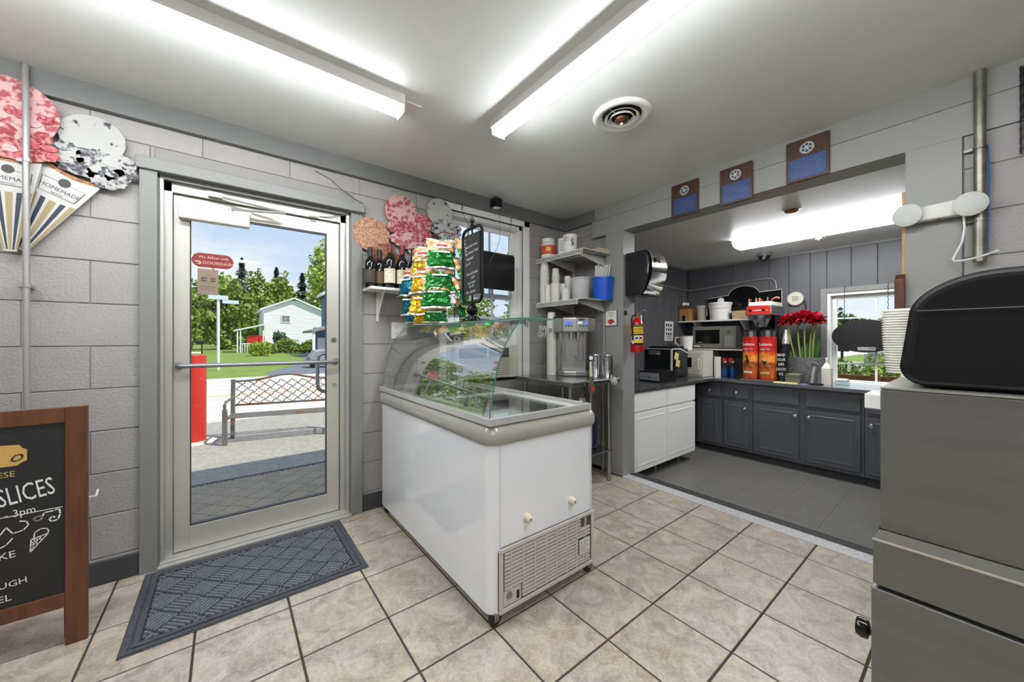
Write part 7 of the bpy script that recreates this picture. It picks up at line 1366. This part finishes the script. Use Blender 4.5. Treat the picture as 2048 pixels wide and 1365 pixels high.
# sign pole, stop sign, mailbox, bushes
T=thing('street_sign_pole','slim white pole with crossed street name plates on the lawn','sign pole',(-0.29,20.3,GZ)); b=B(); b.cyl((-0.29,20.3,GZ),(-0.29,20.3,3.15),0.055,n=10); part(T,'pole',b,m_whitew,smooth=True); b=B(); b.box(-0.62,0.05,20.2,20.22,2.95,3.12); part(T,'name_plate',b,M('plate pale blue',(206,220,236),0.5)); b=B(); b.box(-0.15,0.42,20.38,20.40,2.80,2.95); part(T,'name_plate',b,bpy.data.materials['plate pale blue'])
T=thing('stop_sign','red octagonal stop sign on a post by the road','stop sign',(-5.0,14.0,GZ)); b=B(); b.cyl((-5.0,14.03,GZ),(-5.0,14.03,2.5),0.035,n=8); part(T,'post',b,m_alumd); F=FR((-5.0,14.0,2.2),(0.9,-0.43,0),(0,0,1)); b=B(); oc=lambda r:[(r*math.cos(R(22.5+45*k)),r*math.sin(R(22.5+45*k))) for k in range(8)]; b.prism(oc(0.40),F,-0.005,0.0); part(T,'border',b,m_plast); b=B(); b.prism(oc(0.37),F,0.0,0.004); PL_=part(T,'face',b,m_red); text_part(PL_,'lettering','STOP',F,0.26,m_plast,depth=0.006)
T=thing('mailbox','black mailbox on a post by the far lane','mailbox',(-1.8,44,GZ)); b=B(); b.box(-1.85,-1.75,43.95,44.05,GZ,0.75); part(T,'post',b,m_black); b=B(); b.box(-2.25,-1.65,43.8,44.2,0.75,1.12); part(T,'box',b,m_black,bevel=0.08)
bush(2.15,36,0.75,0.7,1.15,'bright green clipped square hedge in front of the porch',m_leafy,1500,0.11,31,'clipped_hedge',square=True)
for k,(x,y,w,h,mt) in enumerate(((3.3,41,0.9,0.85,m_leaf),(4.6,42.5,1.4,1.5,m_leaf),(5.9,42,1.0,0.9,m_leaf),(6.9,42,1.2,1.3,m_leaf),(8.2,42,1.3,1.6,m_leafd),(4.3,44,0.7,2.3,m_leafd))): bush(x,y,w,0.7,h,'%s bush planted along the white house wall'%('low pale','wide mixed','small rounded','tall mixed','dark corner','climbing dark')[k],mt,900,0.14,40+k)
# --- view of the front window
for k,(x,y,h,r,mt) in enumerate(((14,24,4.6,3.0,m_leafy),(17.5,27,5.6,3.2,m_leaf),(20,24,5.2,3.0,m_leafy),(23,27,6.0,3.4,m_leaf),(26,25,5.6,3.2,m_leafy),(29,28,6.2,3.4,m_leaf),(12.5,31,6.2,3.4,m_leaf),(17,36,7,4,m_leafd))): tree(x,y,h,r,'bright leafy tree seen through the front window, %s in the row from the small shed'%('first second third fourth fifth sixth seventh eighth'.split()[k]),mt,1800,0.20,0.05,60+k)
T=thing('garden_shed','low white gabled shed beyond the front window','shed',(12.2,17.5,GZ)); b=B(); F=FR((10.6,17,0),(0.86,-0.5,0),(0,0,1)); b.prism([(0,GZ),(3.2,GZ),(3.2,0.98),(1.6,1.32),(0,0.98)],F,-3,0); part(T,'walls',b,m_sid); b=B(); b.prism([(-0.2,0.96),(1.6,1.36),(3.4,0.96),(3.4,1.03),(1.6,1.43),(-0.2,1.03)],F,-3.2,0.2); part(T,'roof',b,m_roof)
# --- view of the kitchen window
T=thing('rail_fence','low brown timber rail fence outside the kitchen window','fence',(7.4,1.0,GZ)); m_fen=M('fence brown',(142,84,56),0.7)
b=B(); b.box(7.36,7.42,-3,4,0.60,0.69); part(T,'rail',b,m_fen); b=B(); b.box(7.36,7.42,-3,4,0.2,0.29); part(T,'rail',b,m_fen)
for y in (-2.2,-0.7,0.92,2.4,3.8): b=B(); b.box(7.30,7.36,y-0.05,y+0.05,GZ,0.72); part(T,'post',b,m_fen)
for k in range(9): bush(8.4+0.35*(k%2),-2.6+0.72*k,0.6,0.55,0.98+0.06*(k%3),'leafy hedge bush behind the brown rail fence, %s along the rail'%('first second third fourth fifth sixth seventh eighth ninth'.split()[k]),m_leafy if k%2 else m_leaf,2200,0.042,80+k,'hedge_bush')
for k,(y,hh) in enumerate(((1.75,0.55),(1.25,0.9))): bush(10.2,y+1.0,0.35,0.35,1.1+hh,'thin wispy sapling behind the hedge, %s one'%('shorter','taller')[k],m_leafd,300,0.05,95+k,'sapling')
for k,(x,y,h,r,mt) in enumerate(((42,9.2,4.6,3.0,m_leaf),(44,2.2,4.8,3.2,m_leaf),(60,11,5,3.5,m_leafd),(75,3,5,5,m_leaf),(70,20,6,5,m_leaf))): tree(x,y,h,r,'distant leafy tree seen through the kitchen window, %s from the road'%('nearest','second','third','fourth','fifth')[k],mt,1500,0.16+0.06*k,0.15,110+k)
for k,(x,y) in enumerate(((31,5.4),(31,3.9))): 
    T=thing('roadside_mailbox','black mailbox across the lawn beyond the kitchen window','mailbox',(x,y,GZ),'mailboxes beyond the kitchen window'); b=B(); b.box(x-0.06,x+0.06,y-0.06,y+0.06,GZ-0.05,0.55); part(T,'post',b,m_black); b=B(); b.box(x-0.15,x+0.15,y-0.35,y+0.2,0.45,0.78); part(T,'box',b,m_black,bevel=0.06)
b=B(); b.ball((28,2.95,0.1),(0.8,1.0,0.75),16,10); single('boulder',b,M('grey rock',(176,172,166),0.9,bump=(3,0.6,0.1)),'pale rounded boulder on the lawn beyond the kitchen window','boulder',smooth=True)
b=B(); b.add([(16,-10,GZ-0.008),(18.5,-10,GZ-0.008),(21,30,GZ-0.008),(18,30,GZ-0.008)],[(0,1,2,3)]); struct('ground_path',b,m_road)
b=B(); rn=random.Random(9)
for k in range(60): a=R(-25+160*k/59); rr=118+rn.uniform(-8,8); leaves(b,[(rr*math.cos(a),rr*math.sin(a)+8,2.2,5,5,3.0+rn.uniform(0,2.0))],130,1.0,rn)
single('distant_treeline',b,m_leaf,'hazy belt of distant trees around the horizon','treeline',kind='stuff')
